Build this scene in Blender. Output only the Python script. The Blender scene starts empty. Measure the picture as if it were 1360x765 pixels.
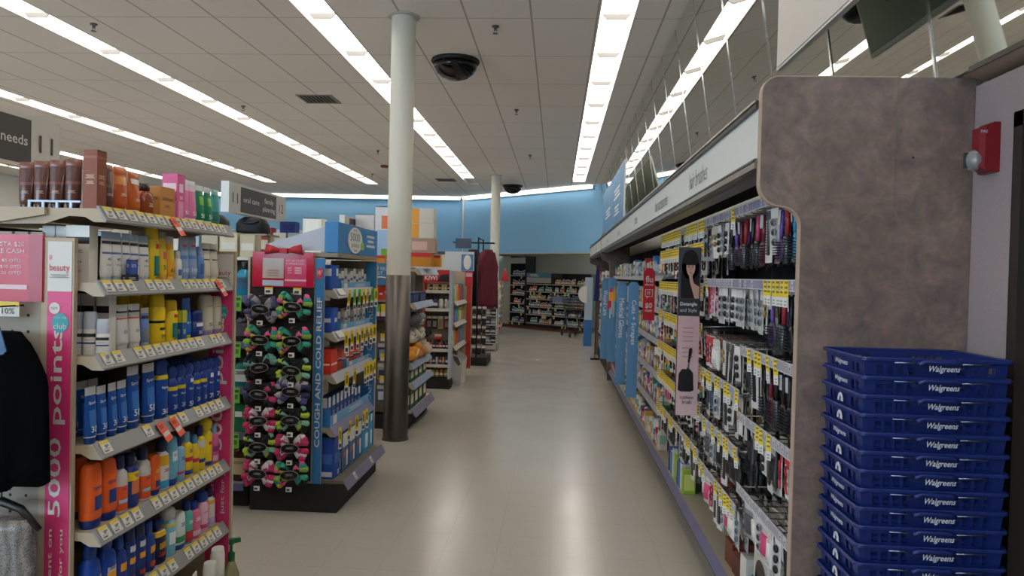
import bpy, bmesh, math, random
from mathutils import Vector, Matrix
RN = random.Random(11)
SC = bpy.context.scene
COL = SC.collection
PI = math.pi
ORD = ('first second third fourth fifth sixth seventh eighth ninth tenth eleventh twelfth thirteenth fourteenth '
       'fifteenth sixteenth seventeenth eighteenth nineteenth twentieth').split()
def nth(i):
    if i < 20: return ORD[i]
    if i < 29: return 'twenty-' + ORD[i - 20]
    return 'thirtieth' if i == 29 else ('thirty-' + ORD[(i - 30) % 10])

# ------------------------------------------------------------------ materials
def lin(h):
    h = h.lstrip('#')
    o = []
    for i in (0, 2, 4):
        c = int(h[i:i + 2], 16) / 255
        o.append(c / 12.92 if c <= .04045 else ((c + .055) / 1.055) ** 2.4)
    return (o[0], o[1], o[2], 1)
MATS = {}
def M(h, r=.45, m=0.0, e=0.0, a=1.0, t=0.0, coat=0.0):
    k = (h, r, m, e, a, t, coat)
    if k in MATS: return MATS[k]
    mt = bpy.data.materials.new('surface_' + h.lstrip('#'))
    mt.use_nodes = True
    nt = mt.node_tree
    b = nt.nodes['Principled BSDF']
    b.inputs['Base Color'].default_value = lin(h)
    b.inputs['Roughness'].default_value = r
    b.inputs['Metallic'].default_value = m
    b.inputs['Alpha'].default_value = a
    b.inputs['Transmission Weight'].default_value = t
    if coat:
        b.inputs['Coat Weight'].default_value = coat
        b.inputs['Coat Roughness'].default_value = .08
    if e:
        b.inputs['Emission Color'].default_value = lin(h)
        b.inputs['Emission Strength'].default_value = e
    elif a == 1 and t == 0:
        # faint procedural wear in the gloss
        n = nt.nodes.new('ShaderNodeTexNoise'); n.inputs['Scale'].default_value = 9
        mr = nt.nodes.new('ShaderNodeMapRange')
        mr.inputs['To Min'].default_value = max(0, r - .06); mr.inputs['To Max'].default_value = min(1, r + .08)
        tc = nt.nodes.new('ShaderNodeTexCoord')
        nt.links.new(tc.outputs['Object'], n.inputs['Vector'])
        nt.links.new(n.outputs['Fac'], mr.inputs['Value'])
        nt.links.new(mr.outputs['Result'], b.inputs['Roughness'])
    MATS[k] = mt
    return mt
def nodes_mat(name):
    mt = bpy.data.materials.new(name); mt.use_nodes = True
    nt = mt.node_tree
    return mt, nt, nt.nodes['Principled BSDF']
def NN(nt, typ, **kw):
    n = nt.nodes.new(typ)
    for k, v in kw.items():
        if k.startswith('_'): setattr(n, k[1:], v)
        else: n.inputs[int(k[1:]) if k[0] == 'i' and k[1:].isdigit() else k].default_value = v
    return n

# ------------------------------------------------------------------ mesh builder
class MB:
    def __init__(s): s.v = []; s.f = []; s.m = []; s.s = []; s.mats = []
    def mi(s, mat):
        if mat not in s.mats: s.mats.append(mat)
        return s.mats.index(mat)
    def add(s, vs, fs, mat, smooth=False):
        b = len(s.v); s.v.extend(tuple(p) for p in vs); k = s.mi(mat)
        for f in fs:
            s.f.append(tuple(b + i for i in f)); s.m.append(k); s.s.append(smooth)
        return s
    def box(s, x0, x1, y0, y1, z0, z1, mat):
        vs = [(x0, y0, z0), (x1, y0, z0), (x1, y1, z0), (x0, y1, z0), (x0, y0, z1), (x1, y0, z1), (x1, y1, z1), (x0, y1, z1)]
        return s.add(vs, [(0, 3, 2, 1), (4, 5, 6, 7), (0, 1, 5, 4), (1, 2, 6, 5), (2, 3, 7, 6), (3, 0, 4, 7)], mat)
    def quad(s, a, b, c, d, mat): return s.add([a, b, c, d], [(0, 1, 2, 3)], mat)
    def prism(s, pts, ax, a, b, mat, smooth=False):
        def mk(p, t):
            if ax == 'x': return (t, p[0], p[1])
            if ax == 'y': return (p[0], t, p[1])
            return (p[0], p[1], t)
        n = len(pts)
        vs = [mk(p, a) for p in pts] + [mk(p, b) for p in pts]
        k = len(s.f)
        s.add(vs, [tuple(range(n - 1, -1, -1)), tuple(range(n, 2 * n))], mat)
        b0 = len(s.v) - 2 * n
        for i in range(n):
            j = (i + 1) % n
            s.f.append((b0 + i, b0 + j, b0 + n + j, b0 + n + i)); s.m.append(s.mi(mat)); s.s.append(smooth)
        return s
    def loft(s, rings, mat, cap0=True, cap1=True, smooth=True, closed=True):
        n = len(rings[0]); vs = [p for r in rings for p in r]; fs = []
        for i in range(len(rings) - 1):
            for j in range(n if closed else n - 1):
                k = (j + 1) % n
                fs.append((i * n + j, i * n + k, (i + 1) * n + k, (i + 1) * n + j))
        s.add(vs, fs, mat, smooth)
        b = len(s.v) - len(vs)
        if cap0: s.f.append(tuple(b + i for i in range(n - 1, -1, -1))); s.m.append(s.mi(mat)); s.s.append(False)
        if cap1: s.f.append(tuple(b + (len(rings) - 1) * n + i for i in range(n))); s.m.append(s.mi(mat)); s.s.append(False)
        return s
    def lathe(s, prof, mat, n=16, c=(0, 0), **kw):
        return s.loft([[(c[0] + r * math.cos(2 * PI * k / n), c[1] + r * math.sin(2 * PI * k / n), z) for k in range(n)] for z, r in prof], mat, **kw)
    def tube(s, pts, r, mat, n=6, cap=True):
        pts = [Vector(p) for p in pts]; rings = []
        for i, p in enumerate(pts):
            d = (pts[min(i + 1, len(pts) - 1)] - pts[max(i - 1, 0)]).normalized()
            u = d.cross(Vector((0, 0, 1)) if abs(d.z) < .9 else Vector((1, 0, 0))).normalized(); w = d.cross(u)
            rr = r[i] if isinstance(r, (list, tuple)) else r
            rings.append([p + (u * math.cos(2 * PI * k / n) + w * math.sin(2 * PI * k / n)) * rr for k in range(n)])
        return s.loft(rings, mat, cap, cap)
    def ball(s, c, r, mat, n=10, m=6, sz=1, sx=1, sy=1):
        rings = []
        for i in range(m + 1):
            a = -PI / 2 + PI * i / m
            q = max(math.cos(a), .02)
            rings.append([(c[0] + r * sx * q * math.cos(2 * PI * k / n), c[1] + r * sy * q * math.sin(2 * PI * k / n), c[2] + r * sz * math.sin(a)) for k in range(n)])
        return s.loft(rings, mat)
    def text(s, t, o, right, up, w, h, mat, shear=0.0, fit=True, bold=0.0, bend=None):
        """lettering w wide and h high, centred on o, in the plane right/up"""
        if t == '~':                                   # small print too fine to read: plain strokes
            vs = []; fs = []
            for i, (ln, k) in enumerate(((0, 1.0), (1, .7), (2, .9))):
                n = 6
                for j in range(n):
                    b = len(vs); xa = k * j / n - k / 2; xb = k * (j + 1) / n - k / 2
                    vs += [(xa, ln * .4, 0), (xb, ln * .4, 0), (xb, ln * .4 + .2, 0), (xa, ln * .4 + .2, 0)]; fs.append((b, b + 1, b + 2, b + 3))
        else: vs, fs = text_geo(t, shear, bold)
        x0 = min(v[0] for v in vs); x1 = max(v[0] for v in vs); y0 = min(v[1] for v in vs); y1 = max(v[1] for v in vs)
        kx = w / max(x1 - x0, 1e-6); ky = h / max(y1 - y0, 1e-6)
        o = Vector(o); R = Vector(right).normalized(); U = Vector(up).normalized()
        if not fit: kx = ky = min(kx, ky)
        P = []
        for v in vs:
            a = (v[0] - (x0 + x1) / 2) * kx; b = (v[1] - (y0 + y1) / 2) * ky
            if bend:
                N = R.cross(U)
                P.append(o + R * a + U * b + N * bend(a))
            else: P.append(o + R * a + U * b)
        return s.add(P, fs, mat)
    def mesh(s, name='mesh', recalc=True):
        me = bpy.data.meshes.new(name)
        me.from_pydata([tuple(p) for p in s.v], [], s.f)
        for mt in s.mats: me.materials.append(mt)
        me.polygons.foreach_set('material_index', s.m)
        me.polygons.foreach_set('use_smooth', s.s)
        if recalc and len(s.f) > 1:
            b = bmesh.new(); b.from_mesh(me); bmesh.ops.recalc_face_normals(b, faces=b.faces); b.to_mesh(me); b.free()
        me.update()
        return me
TEXTS = {}
def text_geo(t, shear=0.0, bold=0.0):
    k = (t, shear, bold)
    if k not in TEXTS:
        c = bpy.data.curves.new('lettering', 'FONT'); c.body = t; c.size = 1; c.shear = shear; c.offset = bold; c.resolution_u = 2
        o = bpy.data.objects.new('lettering', c)
        me = bpy.data.meshes.new_from_object(o)
        TEXTS[k] = ([tuple(v.co) for v in me.vertices], [tuple(p.vertices) for p in me.polygons])
        bpy.data.objects.remove(o); bpy.data.meshes.remove(me); bpy.data.curves.remove(c)
    return TEXTS[k]

# ------------------------------------------------------------------ objects
def obj(name, data, parent=None, loc=(0, 0, 0), rz=0, sc=None):
    if isinstance(data, MB): data = data.mesh(name)
    o = bpy.data.objects.new(name, data); COL.objects.link(o)
    o.location = loc
    if rz: o.rotation_euler = (0, 0, rz)
    if sc: o.scale = sc
    if parent is not None: o.parent = parent
    return o
def tag(o, label, cat, group=None, kind=None):
    o['label'] = label; o['category'] = cat
    if group: o['group'] = group
    if kind: o['kind'] = kind
    return o
def thing(name, label, cat, data=None, loc=(0, 0, 0), rz=0, group=None, sc=None):
    return tag(obj(name, data, None, loc, rz, sc), label, cat, group)
def struct(name, data, label=None, cat=None):
    o = obj(name, data); o['kind'] = 'structure'
    if label: o['label'] = label
    if cat: o['category'] = cat
    return o
PR = {}
def proto(key, fn):
    if key not in PR: PR[key] = fn()
    return PR[key]
def place(p, label, loc, rz=0, sc=(1, 1, 1), group=None, rx=0, ry=0):
    """one thing from a prototype (name, category, body mesh, [(part, mesh, [(sub-part, mesh)])]): every part is an object of its own"""
    o = bpy.data.objects.new(p[0], p[2]); COL.objects.link(o)
    o.location = loc; o.rotation_euler = (rx, ry, rz); o.scale = sc
    tag(o, label, p[1], group)
    for q in p[3]:
        c = bpy.data.objects.new(q[0], q[1]); COL.objects.link(c); c.parent = o
        for r in (q[2] if len(q) > 2 else ()):
            d = bpy.data.objects.new(r[0], r[1]); COL.objects.link(d); d.parent = c
    return o

# ------------------------------------------------------------------ room numbers (metres; x across the aisle, y along it)
CEIL = 3.987
def mirror_x(z): return 1.08 + .15 * (CEIL - z)
STRIPS = (-13.57, -10.75, -7.93, -5.107, -2.288, .494)
STRIP_END = (20.6, 20.6, 20.6, 20.6, 20.4, 19.4)
XL, YB, YF = -15.0, 24.2, -6.0
WALLX = 1.354

# floor
def floor_material():
    mt, nt, b = nodes_mat('vinyl_tile'); L = nt.links.new
    tc = NN(nt, 'ShaderNodeTexCoord'); sp = NN(nt, 'ShaderNodeSeparateXYZ'); L(tc.outputs['Object'], sp.inputs[0])
    masks = []
    for ax in (0, 1):
        md = NN(nt, 'ShaderNodeMath', _operation='PINGPONG', i1=.1524); L(sp.outputs[ax], md.inputs[0])
        lt = NN(nt, 'ShaderNodeMath', _operation='LESS_THAN', i1=.0012); L(md.outputs[0], lt.inputs[0]); masks.append(lt)
    mx = NN(nt, 'ShaderNodeMath', _operation='MAXIMUM'); L(masks[0].outputs[0], mx.inputs[0]); L(masks[1].outputs[0], mx.inputs[1])
    n1 = NN(nt, 'ShaderNodeTexNoise', Scale=1.3, Detail=6.0); L(tc.outputs['Object'], n1.inputs['Vector'])
    n2 = NN(nt, 'ShaderNodeTexNoise', Scale=60.0, Detail=4.0); L(tc.outputs['Object'], n2.inputs['Vector'])
    cr = NN(nt, 'ShaderNodeValToRGB'); cr.color_ramp.elements[0].color = lin('#97928a'); cr.color_ramp.elements[1].color = lin('#aaa49a')
    cr.color_ramp.elements[0].position = .35; cr.color_ramp.elements[1].position = .7
    ad = NN(nt, 'ShaderNodeMath', _operation='MULTIPLY_ADD', i1=.5, i2=.25); L(n2.outputs['Fac'], ad.inputs[0])
    av = NN(nt, 'ShaderNodeMath', _operation='MULTIPLY_ADD', i1=.5); L(n1.outputs['Fac'], av.inputs[0]); L(ad.outputs[0], av.inputs[2])
    sb = NN(nt, 'ShaderNodeMath', _operation='SUBTRACT', i1=.25); L(av.outputs[0], sb.inputs[0])
    L(av.outputs[0], cr.inputs['Fac'])
    mix = NN(nt, 'ShaderNodeMix', _data_type='RGBA'); mix.inputs['B'].default_value = lin('#8f8778')
    sc = NN(nt, 'ShaderNodeMath', _operation='MULTIPLY', i1=.55); L(mx.outputs[0], sc.inputs[0])
    L(sc.outputs[0], mix.inputs['Factor']); L(cr.outputs['Color'], mix.inputs['A']); L(mix.outputs['Result'], b.inputs['Base Color'])
    n3 = NN(nt, 'ShaderNodeTexNoise', Scale=2.2, Detail=5.0); L(tc.outputs['Object'], n3.inputs['Vector'])
    mr = NN(nt, 'ShaderNodeMapRange'); mr.inputs['To Min'].default_value = .14; mr.inputs['To Max'].default_value = .32
    L(n3.outputs['Fac'], mr.inputs['Value']); L(mr.outputs['Result'], b.inputs['Roughness'])
    n4 = NN(nt, 'ShaderNodeTexNoise', Scale=3.5, Detail=2.0); L(tc.outputs['Object'], n4.inputs['Vector'])
    bp = NN(nt, 'ShaderNodeBump', Strength=.10, Distance=.02); L(n4.outputs['Fac'], bp.inputs['Height']); L(bp.outputs[0], b.inputs['Normal'])
    return mt
m = MB(); m.box(XL, 5, YF, 28, -.1, 0, floor_material()); struct('floor', m, 'beige vinyl tile shop floor', 'floor')

# ceiling: slabs between the light troughs, grid in the material
def ceiling_material():
    mt, nt, b = nodes_mat('ceiling_tile'); L = nt.links.new
    tc = NN(nt, 'ShaderNodeTexCoord'); sp = NN(nt, 'ShaderNodeSeparateXYZ'); L(tc.outputs['Object'], sp.inputs[0])
    ms = []
    for ax, off, step in ((0, .9055, .6096), (1, -7.1417, 1.2192)):
        ad = NN(nt, 'ShaderNodeMath', _operation='ADD', i1=off); L(sp.outputs[ax], ad.inputs[0])
        md = NN(nt, 'ShaderNodeMath', _operation='PINGPONG', i1=step / 2); L(ad.outputs[0], md.inputs[0])
        lt = NN(nt, 'ShaderNodeMath', _operation='LESS_THAN', i1=.009 if ax == 0 else .006); L(md.outputs[0], lt.inputs[0]); ms.append(lt)
    mx = NN(nt, 'ShaderNodeMath', _operation='MAXIMUM'); L(ms[0].outputs[0], mx.inputs[0]); L(ms[1].outputs[0], mx.inputs[1])
    n = NN(nt, 'ShaderNodeTexNoise', Scale=140.0, Detail=3.0); L(tc.outputs['Object'], n.inputs['Vector'])
    cr = NN(nt, 'ShaderNodeValToRGB'); cr.color_ramp.elements[0].color = lin('#e8e3de'); cr.color_ramp.elements[1].color = lin('#f3eeea')
    L(n.outputs['Fac'], cr.inputs['Fac'])
    mix = NN(nt, 'ShaderNodeMix', _data_type='RGBA'); mix.inputs['B'].default_value = lin('#b5aea8')
    L(mx.outputs[0], mix.inputs['Factor']); L(cr.outputs['Color'], mix.inputs['A']); L(mix.outputs['Result'], b.inputs['Base Color'])
    b.inputs['Roughness'].default_value = .9
    return mt
m = MB(); cm = ceiling_material(); HW = .16
xs = [XL]
for sx in STRIPS: xs += [sx - HW, sx + HW]
xs.append(5)
for i in range(0, len(xs), 2): m.box(xs[i], xs[i + 1], YF, 28, CEIL, CEIL + .2, cm)
for sx, ye in zip(STRIPS, STRIP_END): m.box(sx - HW, sx + HW, ye, 28, CEIL, CEIL + .2, cm)
for sx in STRIPS: m.box(sx - HW, sx + HW, YF, -4.9, CEIL, CEIL + .2, cm)
struct('ceiling', m, 'grey lay-in tile ceiling with a square grid', 'ceiling')

# walls
BLUE = M('#86bbdf', .8); CREAM = M('#b9b5a4', .8); WHITEW = M('#e2dfd8', .8)
def wall_fabric():
    mt, nt, b = nodes_mat('wall_fabric'); L = nt.links.new
    tc = NN(nt, 'ShaderNodeTexCoord'); mp = NN(nt, 'ShaderNodeMapping'); mp.inputs['Scale'].default_value = (1, 90, 160); L(tc.outputs['Object'], mp.inputs[0])
    n = NN(nt, 'ShaderNodeTexNoise', Scale=2.0, Detail=4.0); L(mp.outputs[0], n.inputs['Vector'])
    cr = NN(nt, 'ShaderNodeValToRGB'); cr.color_ramp.elements[0].color = lin('#8c8084'); cr.color_ramp.elements[1].color = lin('#a8999a')
    L(n.outputs['Fac'], cr.inputs['Fac']); L(cr.outputs['Color'], b.inputs['Base Color']); b.inputs['Roughness'].default_value = .9
    return mt
m = MB(); m.box(XL - .2, XL, YF, 28, 0, CEIL, WHITEW); struct('wall_left', m)
m = MB(); m.box(XL, -3, 24.0, 24.2, 2.23, CEIL, BLUE); m.box(XL, -1.4, 25.2, 25.4, 0, CEIL, CREAM); m.box(XL, -3, 24.0, 25.3, 2.21, 2.23, CREAM)
struct('wall_back', m, 'pale blue upper back wall over the far shelving', 'wall')
# slanted blue soffit and the cream wall under it
A0, A1 = Vector((-3.0, 23.9, 0)), Vector((2.0, 19.0, 0))
AD = (A1 - A0).normalized(); AN = Vector((AD.y, -AD.x, 0))          # AN points back to the aisle side (towards the camera)
if AN.y > 0: AN = -AN
def slab(m, a, b, n, t, z0, z1, mat):
    p = [a, b, b - n * t, a - n * t]
    m.add([(q.x, q.y, z) for z in (z0, z1) for q in p], [(0, 1, 2, 3), (4, 5, 6, 7), (0, 1, 5, 4), (1, 2, 6, 5), (2, 3, 7, 6), (3, 0, 4, 7)], mat)
m = MB(); slab(m, A0, A1, AN, .12, 2.23, CEIL, BLUE); slab(m, A0 + Vector((0, 0, 0)), A1, AN, 2.3, 2.2, 2.229, CREAM)
struct('wall_soffit', m, 'pale blue slanted wall high above the far shelving', 'wall')
m = MB(); slab(m, A0 - AN * 1.75, A1 - AN * 1.75 + AD * 1.5, AN, .12, 0, 2.2, CREAM); struct('wall_recess', m, 'cream wall recessed under the slanted blue wall', 'wall')
m = MB(); m.box(-3.03, -2.98, 23.86, 23.91, 1.9, CEIL, M('#d8d6cc', .6)); struct('trim_corner', m, 'white corner bead where the blue walls meet', 'trim')
m = MB(); m.box(1.36, 1.56, 2.55, 21, 0, 2.2, WHITEW); m.box(1.6, 1.8, YF, 21, 2.0, CEIL, WHITEW); struct('wall_right', m)
# near right wall with the dark doorway
m = MB(); fb = wall_fabric()
m.box(WALLX, WALLX + .15, 2.345, 2.62, 0, 2.235, fb); m.box(WALLX, WALLX + .15, .2, 2.345, 2.10, 2.235, fb); m.box(WALLX, WALLX + .15, YF, .2, 0, 2.235, fb)
struct('wall_entry', m, 'grey fabric wall under the mirror ledge beside baskets', 'wall')
m = MB(); dk = M('#2c2623', .5)
m.box(WALLX - .012, WALLX + .16, 2.30, 2.345, 0, 2.10, dk); m.box(WALLX - .012, WALLX + .16, .2, .245, 0, 2.10, dk); m.box(WALLX - .012, WALLX + .16, .2, 2.345, 2.055, 2.10, dk)
m.box(WALLX + .06, WALLX + .10, .245, 2.30, 0, 2.055, M('#3a322e', .5))
d1 = struct('door_1', m, 'dark brown door in a dark frame beside the baskets', 'door')
h = MB(); h.tube([(WALLX + .06, .40, 1.0), (WALLX - .0, .40, 1.0), (WALLX - .0, .53, 1.0)], .011, M('#8d8880', .3, 1)); obj('door_handle', h, d1)
# ledge that carries the mirrors over the entry wall
m = MB(); lw = M('#a39280', .5); lz = 2.275
m.prism([(1.30, lz - .012), (WALLX + .15, lz - .04), (WALLX + .15, lz), (1.325, lz)], 'y', YF, 2.57, lw); m.box(1.318, 1.334, YF, 2.56, lz, lz + .018, M('#3c352f', .4))
struct('trim_ledge', m, 'narrow brown ledge along the bottom edge of mirrors', 'trim')
# front wall with shop windows behind the camera
m = MB(); m.box(XL, -12.4, YF - .2, YF, 0, CEIL, WHITEW); m.box(-4.6, 1.6, YF - .2, YF, 0, CEIL, WHITEW); m.box(-12.4, -4.6, YF - .2, YF, 0, 1.2, WHITEW); m.box(-12.4, -4.6, YF - .2, YF, 3.6, CEIL, WHITEW)
struct('wall_front', m)
for i in range(3):
    x0 = -12.4 + i * 2.6; wm = MB(); fr = M('#4a4a4a', .4, .6)
    for a in ((x0, x0 + .05), (x0 + 2.55, x0 + 2.6)): wm.box(a[0], a[1], YF - .12, YF - .05, 1.2, 3.6, fr)
    for z in ((1.2, 1.25), (3.55, 3.6)): wm.box(x0 + .05, x0 + 2.55, YF - .12, YF - .05, z[0], z[1], fr)
    struct('window_%d' % (i + 1), wm, 'grey framed shop window, %s from the door side' % nth(2 - i), 'window')
# ------------------------------------------------------------------ ceiling fittings
LAMP = M('#fff8f0', .5, 0, 8.4); REFL = M('#f2efe8', .5); HOLD = M('#6d6a66', .5)
wordx = ('far left', 'second from the left wall', 'middle', 'left of the column', 'right of the column')
strip_lab = ('row of fluorescent ceiling lights nearest the far left wall', 'row of fluorescent lights passing behind the aisle number signs',
             'long row of fluorescent lights crossing the ceiling over the sunscreen endcap', 'long row of fluorescent lights passing behind the round column',
             'long row of fluorescent lights above the aisle beside the mirrors')
strip_lab = ('row of fluorescent ceiling lights hugging the left wall of the shop',) + strip_lab
seg = MB(); seg.box(-.145, .145, .012, 1.207, .045, .055, LAMP); seg = seg.mesh('lamp')
hold = MB(); hold.prism([(-.14, .044), (.14, .044), (.09, -.012), (-.09, -.012)], 'y', -.006, .006, HOLD)
hold.lathe([(.0, .02), (.02, .022)], M('#f4f2ee', .4), 8, (-.045, .02)); hold.lathe([(.0, .02), (.02, .022)], M('#f4f2ee', .4), 8, (.045, .02)); hold = hold.mesh('holder')
for si, sx in enumerate(STRIPS):
    y0, y1 = -4.9, STRIP_END[si]
    t = thing('strip_light', strip_lab[si], 'light', None, (sx, 0, CEIL), 0, 'rows of fluorescent ceiling lights')
    tr = MB()
    tr.box(-.158, .158, y0, y1, .06, .066, REFL)
    for s in (-1, 1): tr.add([(s * .156, y0, 0), (s * .156, y1, 0), (s * .147, y1, .06), (s * .147, y0, .06)], [(0, 1, 2, 3)], REFL)
    obj('trough', tr, t)
    k = math.floor((y0 - 7.1417) / 1.2192) + 1
    y = 7.1417 + k * 1.2192
    while y + 1.2 < y1:
        obj('lamp', seg, t, (0, y, 0)); obj('lamp_holder', hold, t, (0, y, 0)); y += 1.2192
# cove lights along the top of the blue walls
m = MB(); m.box(-14.5, -3.1, 23.62, 23.78, CEIL - .07, CEIL - .002, M('#fff8f0', .5, 0, 5.0))
t = thing('cove_light', 'thin line of light along the top of the straight blue back wall', 'light', None, (0, 0, 0)); obj('lamp', m, t)
tr = MB(); tr.box(-14.5, -3.1, 23.79, 23.81, CEIL - .09, CEIL - .001, REFL); obj('housing', tr, t)
p0 = A0 + AN * .22 + AD * .2; p1 = A1 + AN * .22 - AD * 1.5
m = MB(); slab(m, p0, p1, AN, .14, CEIL - .07, CEIL - .002, M('#fff8f0', .5, 0, 5.0))
t = thing('cove_light', 'thin line of light along the top of the slanted blue wall', 'light', None, (0, 0, 0)); obj('lamp', m, t)
tr = MB(); slab(tr, p0 - AN * .15, p1 - AN * .15, AN, .02, CEIL - .09, CEIL - .001, REFL); obj('housing', tr, t)
# camera domes
BLKG = M('#060607', .12); BLK = M('#101011', .5); BLKM = M('#18181a', .7)
def dome(loc, lab):
    t = thing('security_dome', lab, 'camera', None, loc)
    b = MB(); b.lathe([(0, .268), (-.02, .276), (-.04, .262), (-.045, .25)], M('#0c0c0d', .5), 36); obj('ring', b, t)
    b = MB(); b.lathe([(-.040, .252), (-.10, .238), (-.155, .20), (-.20, .14), (-.222, .07), (-.228, .01)], BLKG, 36); obj('dome', b, t)
    b = MB()
    for a in (.6, 2.5, 4.3): b.ball((.25 * math.cos(a), .25 * math.sin(a), -.044), .008, M('#77757a', .3, 1))
    obj('screw', b, t)
dome((-1.2, 8.54, CEIL), 'black security camera dome on the ceiling beside the near column')
dome((-1.24, 20.35, CEIL), 'small far black security camera dome near the blue wall')
# sprinkler heads
spr = MB(); ch = M('#6f6a63', .35, .8)
spr.lathe([(0, .033), (-.012, .036), (-.016, .018), (-.04, .012), (-.044, .012)], ch, 14)
for s in (-1, 1): spr.tube([(s * .01, 0, -.04), (s * .014, 0, -.055), (s * .004, 0, -.07)], .003, ch)
spr.lathe([(-.07, .005), (-.072, .026), (-.075, .026)], ch, 14); spr = spr.mesh('sprinkler')
sl = ('right of the near column', 'ahead of the near column', 'far past the near dome', 'over the pink endcap', 'left of the air vent',
      'over the fifth gondola', 'far left past three light rows', 'before the straight blue wall')
for (x, y), s in zip(((-.653, 7.36), (-.645, 11.05), (-.594, 15.2), (-4.67, 7.35), (-4.685, 11.0), (-3.6, 14.9), (-8.6, 11.0), (-4.6, 18.5)), sl):
    t = thing('fire_sprinkler', 'small brass fire sprinkler on the ceiling ' + s, 'sprinkler', spr, (x, y, CEIL), 0, 'ceiling sprinklers')
# air vents
def vent(x, y, lab):
    t = thing('ceiling_vent', lab, 'vent', None, (x, y, CEIL)); g = M('#8d8780', .6); w = .25
    f = MB()
    for a in ((-w, w, -w, -w + .03), (-w, w, w - .03, w), (-w, -w + .03, -w + .03, w - .03), (w - .03, w, -w + .03, w - .03)): f.box(a[0], a[1], a[2], a[3], -.012, -.001, g)
    obj('frame', f, t)
    f = MB(); f.box(-w + .03, w - .03, -w + .03, w - .03, -.004, -.002, BLKM); obj('backing', f, t)
    f = MB()
    for i in range(8):
        c = -.19 + i * .054; f.add([(c, -.2, -.004), (c + .03, -.2, -.014), (c + .03, .2, -.014), (c, .2, -.004)], [(0, 1, 2, 3)], g)
    obj('louver', f, t)
vent(-3.39, 10.5, 'square louvered air vent on the ceiling left of the near column')
vent(-2.9, 19.4, 'small far air vent on the ceiling before the blue wall')
t = thing('smoke_detector', 'small red fire detector on the ceiling left of the near column', 'detector', None, (-3.95, 17.0, CEIL))
b = MB(); b.lathe([(0, .09), (-.03, .09), (-.05, .06)], M('#7a1f22', .4), 18); obj('housing', b, t)
b = MB(); b.lathe([(-.05, .04), (-.07, .03)], M('#d8d2cc', .3), 12); obj('sensor', b, t)

# ------------------------------------------------------------------ mirrors above the right shelving
def mirror_mat():
    mt, nt, b = nodes_mat('mirror_glass'); b.inputs['Base Color'].default_value = (.68, .70, .66, 1); b.inputs['Metallic'].default_value = 1; b.inputs['Roughness'].default_value = .015
    return mt
MIR = mirror_mat(); CHROME = M('#d9dde0', .12, 1)
zb = 2.292; Yk = 2.80
edges = [Yk + .93 * k for k in range(-8, 19)]
nk = 0
for k in range(len(edges) - 1):
    a, b_ = edges[k] + .002, edges[k + 1] - .002
    mm = MB(); x0, x1 = mirror_x(zb), mirror_x(CEIL)
    mm.add([(x0, a, zb), (x0, b_, zb), (x1, b_, CEIL - .002), (x1, a, CEIL - .002), (x0 + .006, a, zb), (x0 + .006, b_, zb), (x1 + .006, b_, CEIL - .002), (x1 + .006, a, CEIL - .002)],
           [(0, 1, 2, 3), (7, 6, 5, 4), (0, 4, 5, 1), (1, 5, 6, 2), (2, 6, 7, 3), (3, 7, 4, 0)], MIR)
    lab = ('tilted mirror panel over the entry wall, %s from the brown end panel' % nth(7 - k)) if k < 8 else ('tilted mirror panel above the right shelving, %s from the brown end panel' % nth(k - 8))
    t = thing('wall_mirror', lab, 'mirror', mm, (0, 0, 0), 0, 'mirror panels')
    tr = MB(); w = .007 if k not in (8, 9) else .011
    tr.add([(x0 - .004, b_ - w, zb), (x0 - .004, b_ + w, zb), (x1 - .004, b_ + w, CEIL - .004), (x1 - .004, b_ - w, CEIL - .004), (x0 - .0005, b_ - w, zb), (x0 - .0005, b_ + w, zb), (x1 - .0005, b_ + w, CEIL - .004), (x1 - .0005, b_ - w, CEIL - .004)],
           [(0, 1, 2, 3), (0, 4, 7, 3), (1, 5, 6, 2), (0, 1, 5, 4)], CHROME)
    obj('joint_strip', tr, t)
# boards standing in front of the mirrors
def board(y0, y1, z0, z1, x, face, lab, letters=None):
    t = thing('sign_board', lab, 'sign', None, (x, y0, z0)); b = MB(); L = y1 - y0; H = z1 - z0
    b.box(0, .025, 0, L, 0, H, M('#d9d6cf', .5)); obj('panel', b, t)
    b = MB(); b.box(-.003, -.0005, .012, L - .012, .012, H - .012, face); obj('poster', b, t)
    b = MB(); b.box(.026, .03, .02, L - .02, .02, H - .02, M('#9ba28f', .6)); obj('back_sheet', b, t)
    b = MB()
    for yy in (L * .25, L * .75): b.box(.03, .16, yy - .012, yy + .012, H * .12, H * .12 + .02, M('#5c5a55', .5))
    obj('bracket', b, t)
    if letters:
        for s, cy, cz, w, h in letters:
            q = MB(); q.text(s, (-.005, cy * L, cz * H), (0, -1, 0), (0, 0, 1), w, h, M('#eef2f4', .5)); obj('lettering', q, t)
board(1.55, 3.79, 2.607, 3.65, 1.045, M('#c3bcb3', .6), 'large plain pale board standing before the mirrors above the brown end panel')
board(11.5, 16.6, 2.40, 3.36, .97, M('#5f93bd', .5), 'long blue lettered board standing above the far white fascia', [('~', .25, .62, 1.3, .17), ('~', .25, .32, 1.0, .15), ('~', .68, .45, 1.4, .16)])
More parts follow.
